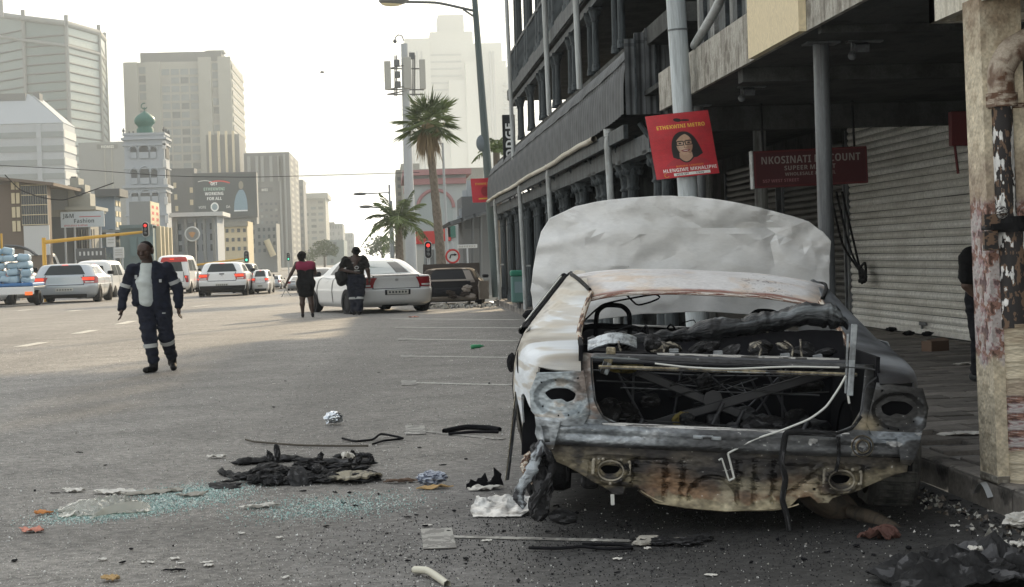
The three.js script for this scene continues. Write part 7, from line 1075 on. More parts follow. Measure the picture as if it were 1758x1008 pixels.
function headGeo(c, yaw = 0, pitch = 0) {   // centre of the head; faces +z
  const p = [cap([0, 0.035, -0.018], [0, 0.04, 0.012], 0.083, 0.080), cap([0, 0.0, 0.02], [0, -0.06, 0.038], 0.066, 0.042), cap([-0.04, -0.02, 0.03], [-0.025, -0.075, 0.042], 0.038, 0.03), cap([0.04, -0.02, 0.03], [0.025, -0.075, 0.042], 0.038, 0.03), cap([0, 0.012, 0.088], [0, -0.024, 0.104], 0.011, 0.016), cap([-0.014, -0.027, 0.095], [0.014, -0.027, 0.095], 0.010), cap([-0.045, 0.03, 0.076], [0.045, 0.03, 0.076], 0.014), cap([-0.022, -0.056, 0.083], [0.022, -0.056, 0.083], 0.011), cap([-0.018, -0.068, 0.082], [0.018, -0.068, 0.082], 0.010), cap([-0.05, -0.005, 0.06], [-0.045, -0.02, 0.06], 0.024), cap([0.05, -0.005, 0.06], [0.045, -0.02, 0.06], 0.024), cap([-0.09, 0.015, -0.01], [-0.088, -0.025, -0.005], 0.016, 0.012), cap([0.09, 0.015, -0.01], [0.088, -0.025, -0.005], 0.016, 0.012)];
  const g = netMesh(p, 0.0055, 0.014); g.rotateX(pitch); g.rotateY(yaw); g.translate(...c); return g;
}
const P_ = { skin: new THREE.MeshPhysicalMaterial({ color: col(0.055, 0.031, 0.022), roughness: 0.42, specularIntensity: 0.8 }), skin2: mat(0.10, 0.06, 0.045, 0.5), hair: mat(0.008, 0.007, 0.007, 0.85), navy: new THREE.MeshStandardMaterial({ map: tex(256, 256, (u, v) => { const n = tnoise(u, v, 10, 4), g = 1 + 0.5 * n; return [0.007 * g, 0.0095 * g, 0.021 * g]; }), roughness: 0.95, side: THREE.DoubleSide }), tee: mat(0.52, 0.56, 0.54, 0.9), blackC: mat(0.012, 0.012, 0.013, 0.85), magenta: mat(0.21, 0.012, 0.05, 0.8), band: mat(0.42, 0.43, 0.42, 0.5), boot: mat(0.012, 0.011, 0.011, 0.55), bag: mat(0.014, 0.014, 0.014, 0.6), eye: mat(0.12, 0.11, 0.1, 0.3), dkDress: mat(0.010, 0.010, 0.011, 0.85), white: mat(0.6, 0.6, 0.58, 0.7) };
const ring = (a, b, r0, r1 = r0) => rod(V(...a), V(...b), r0, r1, 18);
const SX = 1.12;   // the photograph shows everyone a little broad
{ // ---- the man walking towards us
  const p = G(266, 638), t = thing('person', 'person in navy work jacket and trousers with reflective bands, white shirt, walking towards us', 'person', V(p.x, 0, p.z)); t.scale.set(SX, 1, 1);
  const x = (v) => v / SX, sh = [x(-0.25), 1.385, 0], shR = [x(0.205), 1.385, 0], el = [x(-0.375), 1.075, -0.02], er = [x(0.335), 1.09, -0.04], wl = [x(-0.405), 0.86, 0.05], wr = [x(0.345), 0.86, 0.02];
  const hipL = [x(-0.09), 0.87, 0], hipR = [x(0.13), 0.87, 0], kL = [x(-0.04), 0.46, 0.12], kR = [x(0.165), 0.455, 0.0], aL = [x(0.0), 0.09, 0.12], aR = [x(0.205), 0.13, -0.2];
  const body = part('body', [tf(headGeo([0, 0, 0], -0.35, 0.18).scale(1.04, 1.06, 1.06), x(-0.065), 1.605, 0.05), netMesh([cap([x(-0.055), 1.54, 0.01], [x(-0.045), 1.40, -0.01], 0.062, 0.075), cap(sh, el, 0.05, 0.042), cap(el, wl, 0.042, 0.03), cap(shR, er, 0.05, 0.042), cap(er, wr, 0.042, 0.03), cap([x(-0.05), 1.33, -0.03], [0, 0.95, -0.02], 0.08, 0.08), cap(sh, shR, 0.045), cap(hipL, kL, 0.08, 0.055), cap(kL, aL, 0.05, 0.035), cap(hipR, kR, 0.08, 0.055), cap(kR, aR, 0.05, 0.035)], 0.013, 0.03), placeHand(HR, wl, [-0.04, -1, 0.12], 0.2), placeHand(HL, wr, [0.0, -1, 0.08], -0.2)], P_.skin, t);
  part('hair', netMesh([cap([x(-0.063), 1.655, 0.03], [x(-0.06), 1.665, 0.05], 0.09, 0.082), cap([x(-0.055), 1.63, 0.0], [x(-0.055), 1.59, -0.01], 0.085, 0.062)], 0.01, 0.02), P_.hair, t);
  part('eye', [ball(0.008, x(-0.115), 1.615, 0.13), ball(0.008, x(-0.055), 1.615, 0.148)], P_.eye, t);
  part('shirt', netMesh([cap([x(-0.06), 1.38, 0.03], [x(-0.08), 1.2, 0.045], 0.078, 0.105), cap([x(-0.08), 1.2, 0.045], [x(-0.06), 0.95, 0.035], 0.105, 0.115), cap([x(-0.1), 1.42, 0.03], [x(0.0), 1.42, 0.03], 0.03)], 0.012, 0.04, 0.025), P_.tee, t);
  part('jacket', netMesh([cap([x(-0.20), 1.37, -0.01], [x(0.15), 1.37, -0.01], 0.062), cap([x(-0.13), 1.38, -0.02], [x(0.05), 1.40, -0.02], 0.075), cap([x(-0.165), 1.28, 0.0], [x(-0.2), 0.93, 0.02], 0.07, 0.065), cap([x(-0.13), 1.26, 0.06], [x(-0.175), 0.93, 0.06], 0.05, 0.045), cap([x(0.10), 1.28, 0.0], [x(0.13), 0.95, 0.01], 0.095, 0.10), cap([x(0.06), 1.25, 0.055], [x(0.075), 0.95, 0.065], 0.065, 0.075), cap([x(-0.03), 1.3, -0.05], [x(-0.02), 0.95, -0.05], 0.11, 0.12), cap(sh, el, 0.072, 0.063), cap(el, [wl[0], wl[1] + 0.01, wl[2]], 0.062, 0.05), cap(shR, er, 0.076, 0.065), cap(er, [wr[0], wr[1] + 0.01, wr[2]], 0.065, 0.052), cap([x(-0.15), 1.44, 0.03], [x(-0.14), 1.22, 0.1], 0.022, 0.016), cap([x(0.05), 1.45, 0.035], [x(0.03), 1.2, 0.115], 0.03, 0.02)], 0.011, 0.028, 0.03), P_.navy, t);
  part('trousers', netMesh([cap([x(-0.07), 0.93, 0.01], [x(0.1), 0.93, 0.01], 0.115), cap(hipL, kL, 0.115, 0.085), cap(kL, [aL[0], 0.17, aL[2]], 0.083, 0.07), cap(hipR, kR, 0.115, 0.085), cap(kR, [aR[0], 0.2, aR[2] + 0.03], 0.083, 0.07)], 0.011, 0.03, 0.035), P_.navy, t);
  const lp = (a, b, u) => a.map((q, i) => mixv(q, b[i], u));
  for (const [a, b, u, v, r, s] of [[sh, el, 0.66, 0.80, 0.076, 0.074], [shR, er, 0.60, 0.75, 0.079, 0.076], [kL, aL, 0.22, 0.36, 0.089, 0.087], [kR, aR, 0.1, 0.24, 0.091, 0.089]]) part('reflective_band', ring(lp(a, b, u), lp(a, b, v), r, s), P_.band, t);
  part('boot', netMesh([cap([aL[0], 0.13, aL[2] - 0.02], [aL[0], 0.06, aL[2]], 0.055, 0.05), cap([aL[0], 0.045, aL[2] - 0.03], [aL[0] - 0.07, 0.04, aL[2] + 0.17], 0.045, 0.04)], 0.01, 0.03), P_.boot, t); part('boot', netMesh([cap([aR[0], 0.17, aR[2]], [aR[0], 0.1, aR[2]], 0.055, 0.05), cap([aR[0], 0.1, aR[2] - 0.05], [aR[0] + 0.03, 0.038, aR[2] + 0.13], 0.042, 0.04)], 0.01, 0.03), P_.boot, t);
  part('pocket_tag', [bx(0.03, 0.05, 0.005, x(-0.19), 1.27, 0.115), bx(0.03, 0.04, 0.005, x(0.13), 1.21, 0.14), bx(0.04, 0.012, 0.005, x(0.16), 0.78, 0.13)], P_.band, t);
}
{ // ---- the man with the bag, from behind
  const p = G(613, 540.5), t = thing('person', 'person in dark tee shirt and navy work trousers carrying a black bag, walking away', 'person', V(p.x, 0, p.z), Math.PI); t.scale.set(SX * 1.08, 1.01, 1);
  const q = ([a, b, c]) => [-a / (SX * 1.08), b, -c];   // written as seen from behind, turned round
  const sh = q([-0.25, 1.43, 0]), shR = q([0.22, 1.43, 0]), el = q([-0.385, 1.16, 0.05]), er = q([0.31, 1.13, 0.0]), wl = q([-0.05, 1.09, 0.16]), wr = q([0.345, 0.9, -0.04]);
  part('body', [headGeo(q([0.03, 1.61, -0.02]), 0.1, 0.1), netMesh([cap(q([0.02, 1.55, 0.01]), q([0, 1.42, 0.01]), 0.058, 0.068), cap(sh, el, 0.055, 0.046), cap(el, wl, 0.046, 0.032), cap(shR, er, 0.055, 0.046), cap(er, wr, 0.046, 0.032), cap(q([0, 1.35, 0]), q([0, 0.95, 0]), 0.12, 0.1), cap(sh, shR, 0.055), cap(q([-0.1, 0.9, 0]), q([-0.06, 0.1, 0]), 0.07, 0.04), cap(q([0.1, 0.9, 0]), q([0.06, 0.1, 0.05]), 0.07, 0.04)], 0.014, 0.03), placeHand(HR, wl, [-0.6, -0.25, -0.1]), placeHand(HL, wr, [-0.02, -1, 0.05])], P_.skin, t);
  part('hair', netMesh([cap(q([0.03, 1.65, 0.0]), q([0.03, 1.65, 0.02]), 0.086), cap(q([0.03, 1.6, 0.02]), q([0.03, 1.59, 0.02]), 0.078)], 0.012, 0.02), P_.hair, t);
  part('shirt', netMesh([cap(q([-0.19, 1.40, 0]), q([0.16, 1.40, 0]), 0.06), cap(q([-0.08, 1.46, 0]), q([0.08, 1.46, 0]), 0.05), cap(q([-0.11, 1.28, 0.0]), q([-0.08, 1.0, 0.0]), 0.12, 0.11), cap(q([0.09, 1.28, 0.0]), q([0.08, 1.0, 0.0]), 0.12, 0.11), cap(sh, sh.map((v, i) => mixv(v, el[i], 0.65)), 0.075, 0.075), cap(shR, shR.map((v, i) => mixv(v, er[i], 0.65)), 0.075, 0.075)], 0.013, 0.04, 0.035), mat(0.016, 0.015, 0.014, 0.85), t);
  part('shirt_print', [tf(prep(new THREE.TorusGeometry(0.036, 0.012, 5, 18)), ...q([0.03, 1.2, 0.118])), bx(0.12, 0.018, 0.004, ...q([0.03, 1.12, 0.118])), bx(0.05, 0.012, 0.004, ...q([-0.06, 1.32, 0.12]))], P_.band, t);
  part('trousers', netMesh([cap(q([-0.09, 0.98, 0]), q([0.09, 0.98, 0]), 0.12), cap(q([-0.11, 0.85, 0]), q([-0.08, 0.5, -0.02]), 0.13, 0.10), cap(q([-0.08, 0.5, -0.02]), q([-0.08, 0.12, 0]), 0.09, 0.07), cap(q([0.11, 0.85, 0]), q([0.09, 0.5, 0]), 0.13, 0.10), cap(q([0.09, 0.5, 0]), q([0.065, 0.12, 0.06]), 0.09, 0.07)], 0.014, 0.04, 0.04), P_.navy, t);
  part('reflective_band', ring(q([-0.08, 0.455, -0.02]), q([-0.08, 0.40, -0.02]), 0.099), P_.band, t); part('reflective_band', ring(q([0.088, 0.45, 0.005]), q([0.084, 0.395, 0.012]), 0.098), P_.band, t);
  part('shoe', netMesh([cap(q([-0.075, 0.05, 0.03]), q([-0.08, 0.04, -0.15]), 0.048, 0.042)], 0.012, 0.03), P_.boot, t); part('shoe', netMesh([cap(q([0.06, 0.05, 0.1]), q([0.065, 0.04, -0.08]), 0.048, 0.042)], 0.012, 0.03), P_.boot, t, 'pale soled shoe');
  const b = thing('shoulder_bag', 'black sling bag tucked under the arm of the walking man', 'bag', V(p.x - 0.38, 0.95, p.z + 0.03)); part('bag_body', netMesh([cap([-0.03, 0.08, 0], [0.02, -0.06, 0], 0.13, 0.145), cap([0.1, 0.1, 0.02], [0.08, -0.05, 0.02], 0.07, 0.09)], 0.013, 0.05, 0.03), P_.bag, b); part('strap', pipe([V(-0.08, 0.16, 0.02), V(0.02, 0.32, 0.08), V(0.12, 0.48, 0.08), V(0.2, 0.5, 0.0)], 0.018, 20, 6), P_.bag, b);
}
{ // ---- the woman in a dress, from behind
  const p = G(527, 545), t = thing('person', 'person in sleeveless dress, magenta over black, walking away with one arm held out', 'person', V(p.x, 0, p.z), Math.PI), k = SX; t.scale.set(k, 1, 1);
  const q = ([a, b, c]) => [-a / k, b, -c], sh = q([-0.215, 1.37, 0]), shR = q([0.20, 1.36, 0]), el = q([-0.365, 1.1, 0.02]), er = q([0.245, 1.1, -0.03]), wl = q([-0.475, 0.9, 0.0]), wr = q([0.12, 1.08, -0.25]);
  part('body', [headGeo(q([-0.085, 1.52, 0]), 0.5, 0.25), netMesh([cap(q([-0.06, 1.47, 0.01]), q([-0.02, 1.36, 0.01]), 0.042, 0.05), cap(sh, el, 0.045, 0.038), cap(el, wl, 0.037, 0.026), cap(shR, er, 0.047, 0.04), cap(er, wr, 0.038, 0.028), cap(q([0, 1.32, 0]), q([0, 0.95, 0]), 0.1, 0.1), cap(sh, shR, 0.045), cap(q([-0.09, 0.85, 0]), q([-0.1, 0.5, 0]), 0.085, 0.065), cap(q([-0.1, 0.5, 0]), q([-0.105, 0.34, 0.02]), 0.062, 0.058), cap(q([-0.105, 0.34, 0.02]), q([-0.105, 0.1, 0.0]), 0.056, 0.033), cap(q([0.08, 0.85, 0]), q([0.10, 0.5, 0]), 0.085, 0.065), cap(q([0.10, 0.5, 0]), q([0.12, 0.33, 0.03]), 0.062, 0.058), cap(q([0.12, 0.33, 0.03]), q([0.145, 0.1, 0.05]), 0.056, 0.033)], 0.013, 0.03), placeHand(HR, wl, [0.4, -0.85, 0.05]), placeHand(HL, wr, [0.3, 0.3, 0.8])], P_.skin, t);
  part('hair', netMesh([cap(q([-0.085, 1.56, 0.01]), q([-0.08, 1.58, 0.02]), 0.098), cap(q([-0.085, 1.53, 0.03]), q([-0.08, 1.48, 0.04]), 0.088, 0.06)], 0.012, 0.03, 0.03), P_.hair, t);
  const dress = netMesh([cap(q([-0.1, 1.24, 0]), q([-0.075, 1.07, 0]), 0.115, 0.105), cap(q([0.1, 1.24, 0]), q([0.075, 1.07, 0]), 0.115, 0.105), cap(q([-0.075, 1.07, 0]), q([-0.09, 0.86, 0.02]), 0.1, 0.13), cap(q([0.075, 1.07, 0]), q([0.09, 0.86, 0.02]), 0.1, 0.13), cap(q([-0.09, 0.86, 0.02]), q([-0.075, 0.60, 0]), 0.13, 0.1), cap(q([0.09, 0.86, 0.02]), q([0.075, 0.60, 0]), 0.13, 0.1), cap(q([-0.06, 0.63, 0]), q([0.06, 0.63, 0]), 0.11)], 0.013, 0.05, 0.015);
  part('dress', dress, P_.dkDress, t); part('dress_top', netMesh([cap(q([-0.17, 1.345, 0]), q([0.17, 1.34, 0]), 0.075), cap(q([-0.11, 1.29, 0]), q([0.11, 1.29, 0]), 0.118), cap(q([-0.1, 1.25, 0]), q([0.1, 1.25, 0]), 0.118)], 0.012, 0.04), P_.magenta, t);
  part('shoe', netMesh([cap(q([-0.105, 0.07, 0.02]), q([-0.11, 0.03, -0.14]), 0.038, 0.033), cap(q([-0.105, 0.06, 0.04]), q([-0.105, 0.015, 0.05]), 0.025, 0.014)], 0.009, 0.02), P_.boot, t); part('shoe', netMesh([cap(q([0.145, 0.07, 0.07]), q([0.145, 0.03, -0.09]), 0.038, 0.033), cap(q([0.145, 0.06, 0.09]), q([0.145, 0.015, 0.1]), 0.025, 0.014)], 0.009, 0.02), P_.boot, t);
  const s = thing('forked_stick', 'pale grey forked stick held in the hand of the woman', 'stick', V(p.x - 0.52, 0.0, p.z)); part('shaft', pipe([V(-0.06, 0.93, 0), V(0.0, 0.82, 0), V(0.06, 0.66, 0), V(0.13, 0.56, 0.05)], 0.014, 20, 6), F.slats, s); part('branch', pipe([V(0.02, 0.8, 0), V(-0.02, 0.68, 0), V(-0.1, 0.53, 0.02)], 0.012, 16, 6), F.slats, s);
}
{ // ---- the man half hidden behind the beige column
  const p = G(1676, 655, PAVE), t = thing('person', 'person in black shirt and dark trousers, half hidden by the beige column', 'person', V(p.x + 0.05, PAVE, p.z), 0.5); t.scale.set(0.92, 0.82, 0.88);
  const sh = [-0.15, 1.33, 0.02], el = [-0.17, 1.05, 0.0], wl = [-0.06, 0.84, 0.08], shR = [0.22, 1.36, 0], er = [0.27, 1.06, 0], wr = [0.25, 0.84, 0.1];
  part('body', [headGeo([0.17, 1.55, 0.1], 0.2, 0.45), netMesh([cap([0.14, 1.48, 0.06], [0.03, 1.4, 0], 0.058, 0.07), cap(sh, el, 0.058, 0.05), cap(el, wl, 0.05, 0.034), cap(shR, er, 0.055, 0.046), cap(er, wr, 0.046, 0.032), cap([0.03, 1.32, 0], [0.03, 0.95, 0], 0.12, 0.11), cap(sh, shR, 0.06), cap([-0.04, 0.9, 0], [-0.05, 0.1, 0], 0.08, 0.04), cap([0.13, 0.9, 0], [0.14, 0.1, 0], 0.08, 0.04)], 0.014, 0.03), placeHand(HR, wl, [0.15, -1, 0.05]), placeHand(HL, wr, [0, -1, 0.05])], P_.skin2, t);
  part('hair', netMesh([cap([0.17, 1.60, 0.07], [0.17, 1.61, 0.09], 0.088)], 0.012, 0.02), P_.hair, t);
  part('shirt', netMesh([cap([-0.1, 1.38, 0], [0.17, 1.38, 0], 0.09), cap([0.03, 1.28, 0.02], [0.04, 0.95, 0.03], 0.17, 0.16), cap(sh, sh.map((v, i) => mixv(v, el[i], 0.7)), 0.105, 0.09), cap(shR, shR.map((v, i) => mixv(v, er[i], 0.7)), 0.1, 0.09)], 0.014, 0.04, 0.02), P_.blackC, t);
  part('trousers', netMesh([cap([-0.03, 0.95, 0.02], [0.12, 0.95, 0.02], 0.13), cap([-0.04, 0.86, 0], [-0.03, 0.48, 0.02], 0.12, 0.09), cap([-0.03, 0.48, 0.02], [-0.05, 0.1, 0], 0.088, 0.07), cap([0.13, 0.86, 0], [0.14, 0.48, 0.02], 0.12, 0.09), cap([0.14, 0.48, 0.02], [0.14, 0.1, 0], 0.088, 0.07)], 0.014, 0.035, 0.03), mat(0.012, 0.013, 0.017, 0.85), t);
  for (const [a, l] of [[-0.06, 'dark shoe with a pale side'], [0.14, null]]) part('shoe', netMesh([cap([a, 0.055, -0.04], [a, 0.045, 0.17], 0.052, 0.048)], 0.012, 0.03), mat(0.035, 0.04, 0.042, 0.6), t, l);
}
// ================================================================ what lies on the road
const D = { char: W.soot, black: W.black, paper: new THREE.MeshStandardMaterial({ map: tex(128, 128, (u, v) => { const n = tnoise(u, v, 6, 4), g = 0.62 + 0.18 * n; return [g, g * 0.97, g * 0.9]; }), roughness: 0.85, side: THREE.DoubleSide }), foil: mat(0.62, 0.66, 0.7, 0.22, 0.85), orange: mat(0.55, 0.22, 0.06, 0.6), pink: mat(0.6, 0.25, 0.18, 0.6), tan: mat(0.5, 0.34, 0.16, 0.8), clear: new THREE.MeshPhysicalMaterial({ color: col(0.72, 0.72, 0.67), roughness: 0.15, transmission: 0.75, thickness: 0, side: THREE.DoubleSide }), card: mat(0.13, 0.085, 0.06, 0.9), rustD: mat(0.10, 0.045, 0.035, 0.8), bluish: new THREE.MeshStandardMaterial({ map: tex(256, 256, (u, v) => { const n = tnoise(u, v, 26, 3), m = tnoise(u, v, 5, 3, 3); return n > 0.05 ? [0.42, 0.46, 0.54] : m > 0 ? [0.10, 0.12, 0.17] : [0.22, 0.24, 0.3]; }), roughness: 0.6, side: THREE.DoubleSide }), greenB: mat(0.06, 0.35, 0.16, 0.3), rag: mat(0.36, 0.34, 0.3, 0.95) };
function scrap(w, d, h, k, t = 0.004, n = 12) {   // a crumpled or curled sheet lying on the ground with a ragged outline
  return sheet(n, n, (u, v) => { const a = u - 0.5, b = v - 0.5, e = (1 + 0.7 * fbm(a * 5, b * 5, k, 3)) * (1 - 0.9 * Math.pow(Math.abs(a * b) * 4, 1.5) * 0.4), y = h * (0.5 + 1.5 * fbm(a * 3.2 + k, b * 3.2, k * 1.7, 3)); return [a * w * e * (1 - 0.35 * Math.abs(b)), Math.max(0.002, y) + 0.002, b * d * e * (1 - 0.35 * Math.abs(a))]; }, t);
}
function wad(r, k, s = 0.55, det = 4) { const g = new THREE.IcosahedronGeometry(r, det), p = g.attributes.position; for (let i = 0; i < p.count; i++) { const x = p.getX(i) / r, y = p.getY(i) / r, z = p.getZ(i) / r, f = 1 + 0.9 * Math.abs(fbm(x * 1.6 + k, y * 1.6, z * 1.6, 4)) - 0.25 + 0.3 * fbm(x * 5, y * 5, z * 5 + k, 2); p.setXYZ(i, x * r * f, Math.max(-r * s, y * r * f * s) + r * s, z * r * f); } g.computeVertexNormals(); return prep(toCreasedNormals(g, 0.5)); }
const lay = (name, g, m, px, py, label, cat, turn = 0, group, h = 0) => { const o = whole(name, g, m, label, cat, group), p = G(px, py, h); o.position.set(p.x, h + 0.002, p.z); o.rotation.y = turn; return o; };
const PW = (px, py) => -G(px, py).z / FL;   // metres per pixel at a ground pixel
{ // heap of burnt trim beside the glass
  const p = G(512, 828), t = thing('burnt_heap', 'heap of charred car trim lying on the road beside broken glass', 'burnt debris', p), s = PW(512, 828);
  const prof = (u) => [0.1, 0.35, 0.55, 0.75, 0.55, 0.6, 0.55, 0.6, 0.65, 0.5, 0.3, 0.1][Math.min(11, u * 12 | 0)];
  for (let i = 0; i < 64; i++) { const u = rnd(), back = rnd() < 0.65, h = prof(u), o = part('charred_lump', wad(rr(0.03, 0.07), i * 3.1, rr(0.35, 0.75), 3), D.char, t); o.position.set((u - 0.5) * 250 * s, back ? rr(0.0, 0.09) * h : 0, back ? rr(-0.3, -0.02) : rr(0.0, 0.14)); o.rotation.set(rr(-0.3, 0.3), rr(0, 6), rr(-0.3, 0.3)); o.scale.set(rr(1, 2.6), rr(0.6, 1.5) * h + 0.35, rr(0.7, 1.2)); }
  for (const [x0, y0, x1, y1, r] of [[372, 814, 432, 827, 0.026], [395, 800, 520, 790, 0.03], [500, 795, 650, 800, 0.026], [570, 788, 640, 786, 0.02], [540, 832, 655, 822, 0.016], [450, 835, 490, 832, 0.03]]) { const a = G(x0, y0).sub(p), b = G(x1, y1).sub(p), n = 16; part('charred_strip', surf(40, 9, (u, v) => { const q = u * n, w = r * (0.7 + 1.4 * Math.abs(fbm(q * 0.5 + x0, v * 2, 2, 3)) + 0.4) * Math.min(1, 8 * u, 8 * (1 - u)) , e = v * 6.2832; return [mixv(a.x, b.x, u) + 0.02 * fbm(q, 3, x0, 2), Math.max(0.003, 0.02 + 0.03 * fbm(q * 0.4, x0, 1, 2) + w * 0.7 * Math.sin(e)), mixv(a.z, b.z, u) + 0.05 * fbm(q * 0.3, 1, x0, 2) + w * 1.6 * Math.cos(e)]; }), D.char, t); }
  part('scorched_panel', scrap(0.42, 0.35, 0.04, 3.3, 0.012), new THREE.MeshStandardMaterial({ map: stainTex([0.3, 0.27, 0.2], [0.04, 0.04, 0.04]), roughness: 0.7, side: THREE.DoubleSide }), t, 'grey speckled panel').position.set(90 * s, 0.02, 0.05);
  for (const [x, h] of [[478, 0.17], [470, 0.13], [545, 0.12], [600, 0.13], [612, 0.11], [638, 0.1]]) { const q = G(x, 808).sub(p), o = part('charred_spike', wad(0.03, x, 0.9, 3), D.char, t); o.position.set(q.x, h * 0.35, q.z); o.scale.set(0.8, h / 0.07, 0.8); o.rotation.z = rr(-0.5, 0.5); }
  part('paper_bit', scrap(0.09, 0.1, 0.05, 4.1), D.paper, t).position.set(85 * s, 0.12, -0.12);
}
const strand = (name, pts, r, m, label, cat) => whole(name, pipe(pts.map(([x, y, h = 0.015]) => G(x, y).setY(h)), r, 50, 6), m, label, cat);
strand('rubber_strip', [[422, 759, 0.02], [440, 762], [520, 768], [600, 769], [632, 769]], 0.008, mat(0.07, 0.06, 0.045, 0.8), 'long thin dark rod lying behind the burnt heap', 'strip');
strand('rubber_strip', [[588, 756], [610, 761], [640, 758], [655, 754, 0.04], [692, 756], [660, 760], [640, 766]], 0.009, D.black, 'hooked thin black strip right of the long rod', 'strip');
strand('rubber_strip', [[762, 745, 0.02], [800, 740, 0.03], [840, 739, 0.02], [858, 741]], 0.022, D.black, 'thick black rubber strip near the front wheel of the burnt car', 'strip');
strand('rubber_strip', [[770, 748, 0.012], [810, 746, 0.02], [856, 745]], 0.012, D.black, 'thin black strip under the thick rubber strip', 'strip');
strand('burnt_wire', [[908, 946], [960, 947], [1000, 944], [1040, 948], [1085, 946], [1070, 941], [1000, 940]], 0.008, D.black, 'flat black wire loop on the road in front of the burnt car', 'wire');
strand('white_strip', [[712, 986, 0.02], [735, 992, 0.03], [752, 999, 0.02], [768, 1007, 0.01]], 0.017, mat(0.6, 0.58, 0.48, 0.6), 'pale curved plastic strip at the lower edge of the road', 'strip');
lay('foil_ball', wad(0.085, 8.2, 0.7, 5), D.foil, 572, 729, 'crumpled silver foil alone on the open road', 'foil', 0.6);
lay('crumpled_sheet', wad(0.1, 3.7, 0.5, 5), D.bluish, 741, 835, 'crumpled bluish sheet of shattered laminated glass right of the burnt heap', 'glass sheet', 0.3);
{ const p = G(832, 838), t = thing('jagged_scrap', 'jagged black burnt scrap with upright spikes near the rear wheel', 'burnt debris', p); part('base', scrap(0.2, 0.16, 0.03, 7.7, 0.01), D.black, t); for (const [x, h, l] of [[-0.08, 0.05, 0.1], [-0.03, 0.09, -0.4], [0.0, 0.06, 0.7], [0.05, 0.07, -0.6], [0.085, 0.12, 0.25]]) part('spike', tf(extrude([[-0.035, 0], [0.03, 0], [0.025, h * 0.4], [0.035, h * 0.55], [0.0, h], [-0.012, h * 0.6], [-0.03, h * 0.5]], 0.012), x, 0.01, rr(-0.04, 0.04), 0, rr(-0.4, 0.4), l), D.black, t); }
{ const w = PW(865, 890); const o = lay('plastic_sheet', sheet(26, 16, (u, v) => { const a = u - 0.5, b = v - 0.5, e = 1 + 0.25 * fbm(a * 3, b * 3, 5, 3); return [a * 118 * w * e * (1 - 0.5 * Math.max(0, b)), 0.004 + 0.09 * (1 - v) * (0.6 + 0.8 * fbm(u * 5, v * 5, 2, 4)) + 0.012 * Math.abs(fbm(u * 14, v * 14, 3, 2)), b * 0.4 * e]; }, 0.003), new THREE.MeshStandardMaterial({ map: tex(256, 256, (u, v) => { const n = tnoise(u, v, 7, 5), g = 0.46 + 0.5 * n; return [g, g, g * 0.97]; }), roughness: 0.35, side: THREE.DoubleSide }), 866, 880, 'white crumpled plastic sheet beside the rear wheel of the burnt car', 'plastic sheet', -0.25); }
lay('plastic_bag', sheet(44, 28, (u, v) => [(u - 0.5) * 0.48 * (1 + 0.4 * fbm(u * 5, v * 5, 8, 2)), 0.004 + 0.075 * Math.sin(Math.PI * u) * Math.sin(Math.PI * v) * (0.7 + 1.6 * Math.abs(fbm(u * 4, v * 4, 3, 3))) + 0.05 * Math.abs(fbm(u * 11, v * 7, 1, 3)), (v - 0.5) * 0.38], 0.002), D.clear, 180, 878, 'clear crumpled plastic bag on the greenish glass crumbs', 'plastic bag', 0.2);
lay('plastic_curl', sheet(20, 4, (u, v) => { const a = 3.4 + u * 2.9; return [0.17 * Math.cos(a), 0.004 + 0.05 * v * Math.sin(u * 3.14) + 0.05 * u, 0.12 * Math.sin(a) - 0.02 * v]; }, 0.003), D.clear, 205, 893, 'curled clear plastic piece in front of the plastic bag', 'plastic', 0.1);
for (const [x, y, w, d, m, l, k] of [[195, 848, 0.28, 0.12, D.paper, 'pale torn paper strip behind the plastic bag', 1], [262, 848, 0.34, 0.14, D.rag, 'grey folded rag right of the torn paper strip', 2], [330, 853, 0.2, 0.1, D.rag, 'small grey rag at the right end of the glass crumbs', 3], [125, 845, 0.16, 0.1, D.paper, 'small torn paper above the plastic bag', 4], [445, 872, 0.22, 0.09, D.paper, 'cream paper scrap at the right edge of the glass crumbs', 5],
  [55, 914, 0.14, 0.09, D.pink, 'pink wrapper at the left edge of the road', 6], [74, 884, 0.1, 0.07, D.orange, 'orange wrapper just above the pink wrapper', 7], [189, 998, 0.09, 0.08, D.tan, 'tan dry leaf like wrapper at the bottom of the road', 8], [372, 787, 0.16, 0.07, D.paper, 'cream paper scrap left of the burnt heap', 9], [710, 545, 0.26, 0.2, D.pink, 'pink and white packet in front of the white saloon', 10],
  [690, 829, 0.24, 0.08, D.card, 'brown flat strip between the heap and the crumpled sheet', 11], [1660, 748, 0.34, 0.2, D.paper, 'white paper sheet on the pavement left of the beige column', 12], [1664, 627, 0.3, 0.2, D.paper, 'small white paper by the feet of the half hidden man', 13], [1750, 940, 0.1, 0.1, D.paper, 'white paper corner at the right picture edge', 14], [830, 842, 0.2, 0.08, D.paper, 'cream strip of paper under the jagged scrap', 15], [745, 840, 0.22, 0.06, D.tan, 'thin tan strip under the bluish crumpled sheet', 16]]) {
  const onP = x > 1600 && y < 800; lay('scrap', scrap(w, d, 0.025, k * 2.3), m, x, y, l, 'litter', rr(-0.4, 0.4), null, onP ? PAVE : 0);
}
{ const p = G(819, 598), o = thing('green_bottle', 'crushed green plastic bottle lying on the parking bay lines', 'bottle', V(p.x, 0.03, p.z), 0.4); part('body', tf(lathe([[0, 0], [0.03, 0.002], [0.032, 0.08], [0.026, 0.1], [0.032, 0.14], [0.012, 0.19], [0.012, 0.21], [0, 0.21]], 14), -0.1, 0, 0, 0, 0, -Math.PI / 2), D.greenB, o); part('lid', rod(V(0.11, 0, 0), V(0.13, 0, 0), 0.014), D.paper, o); }
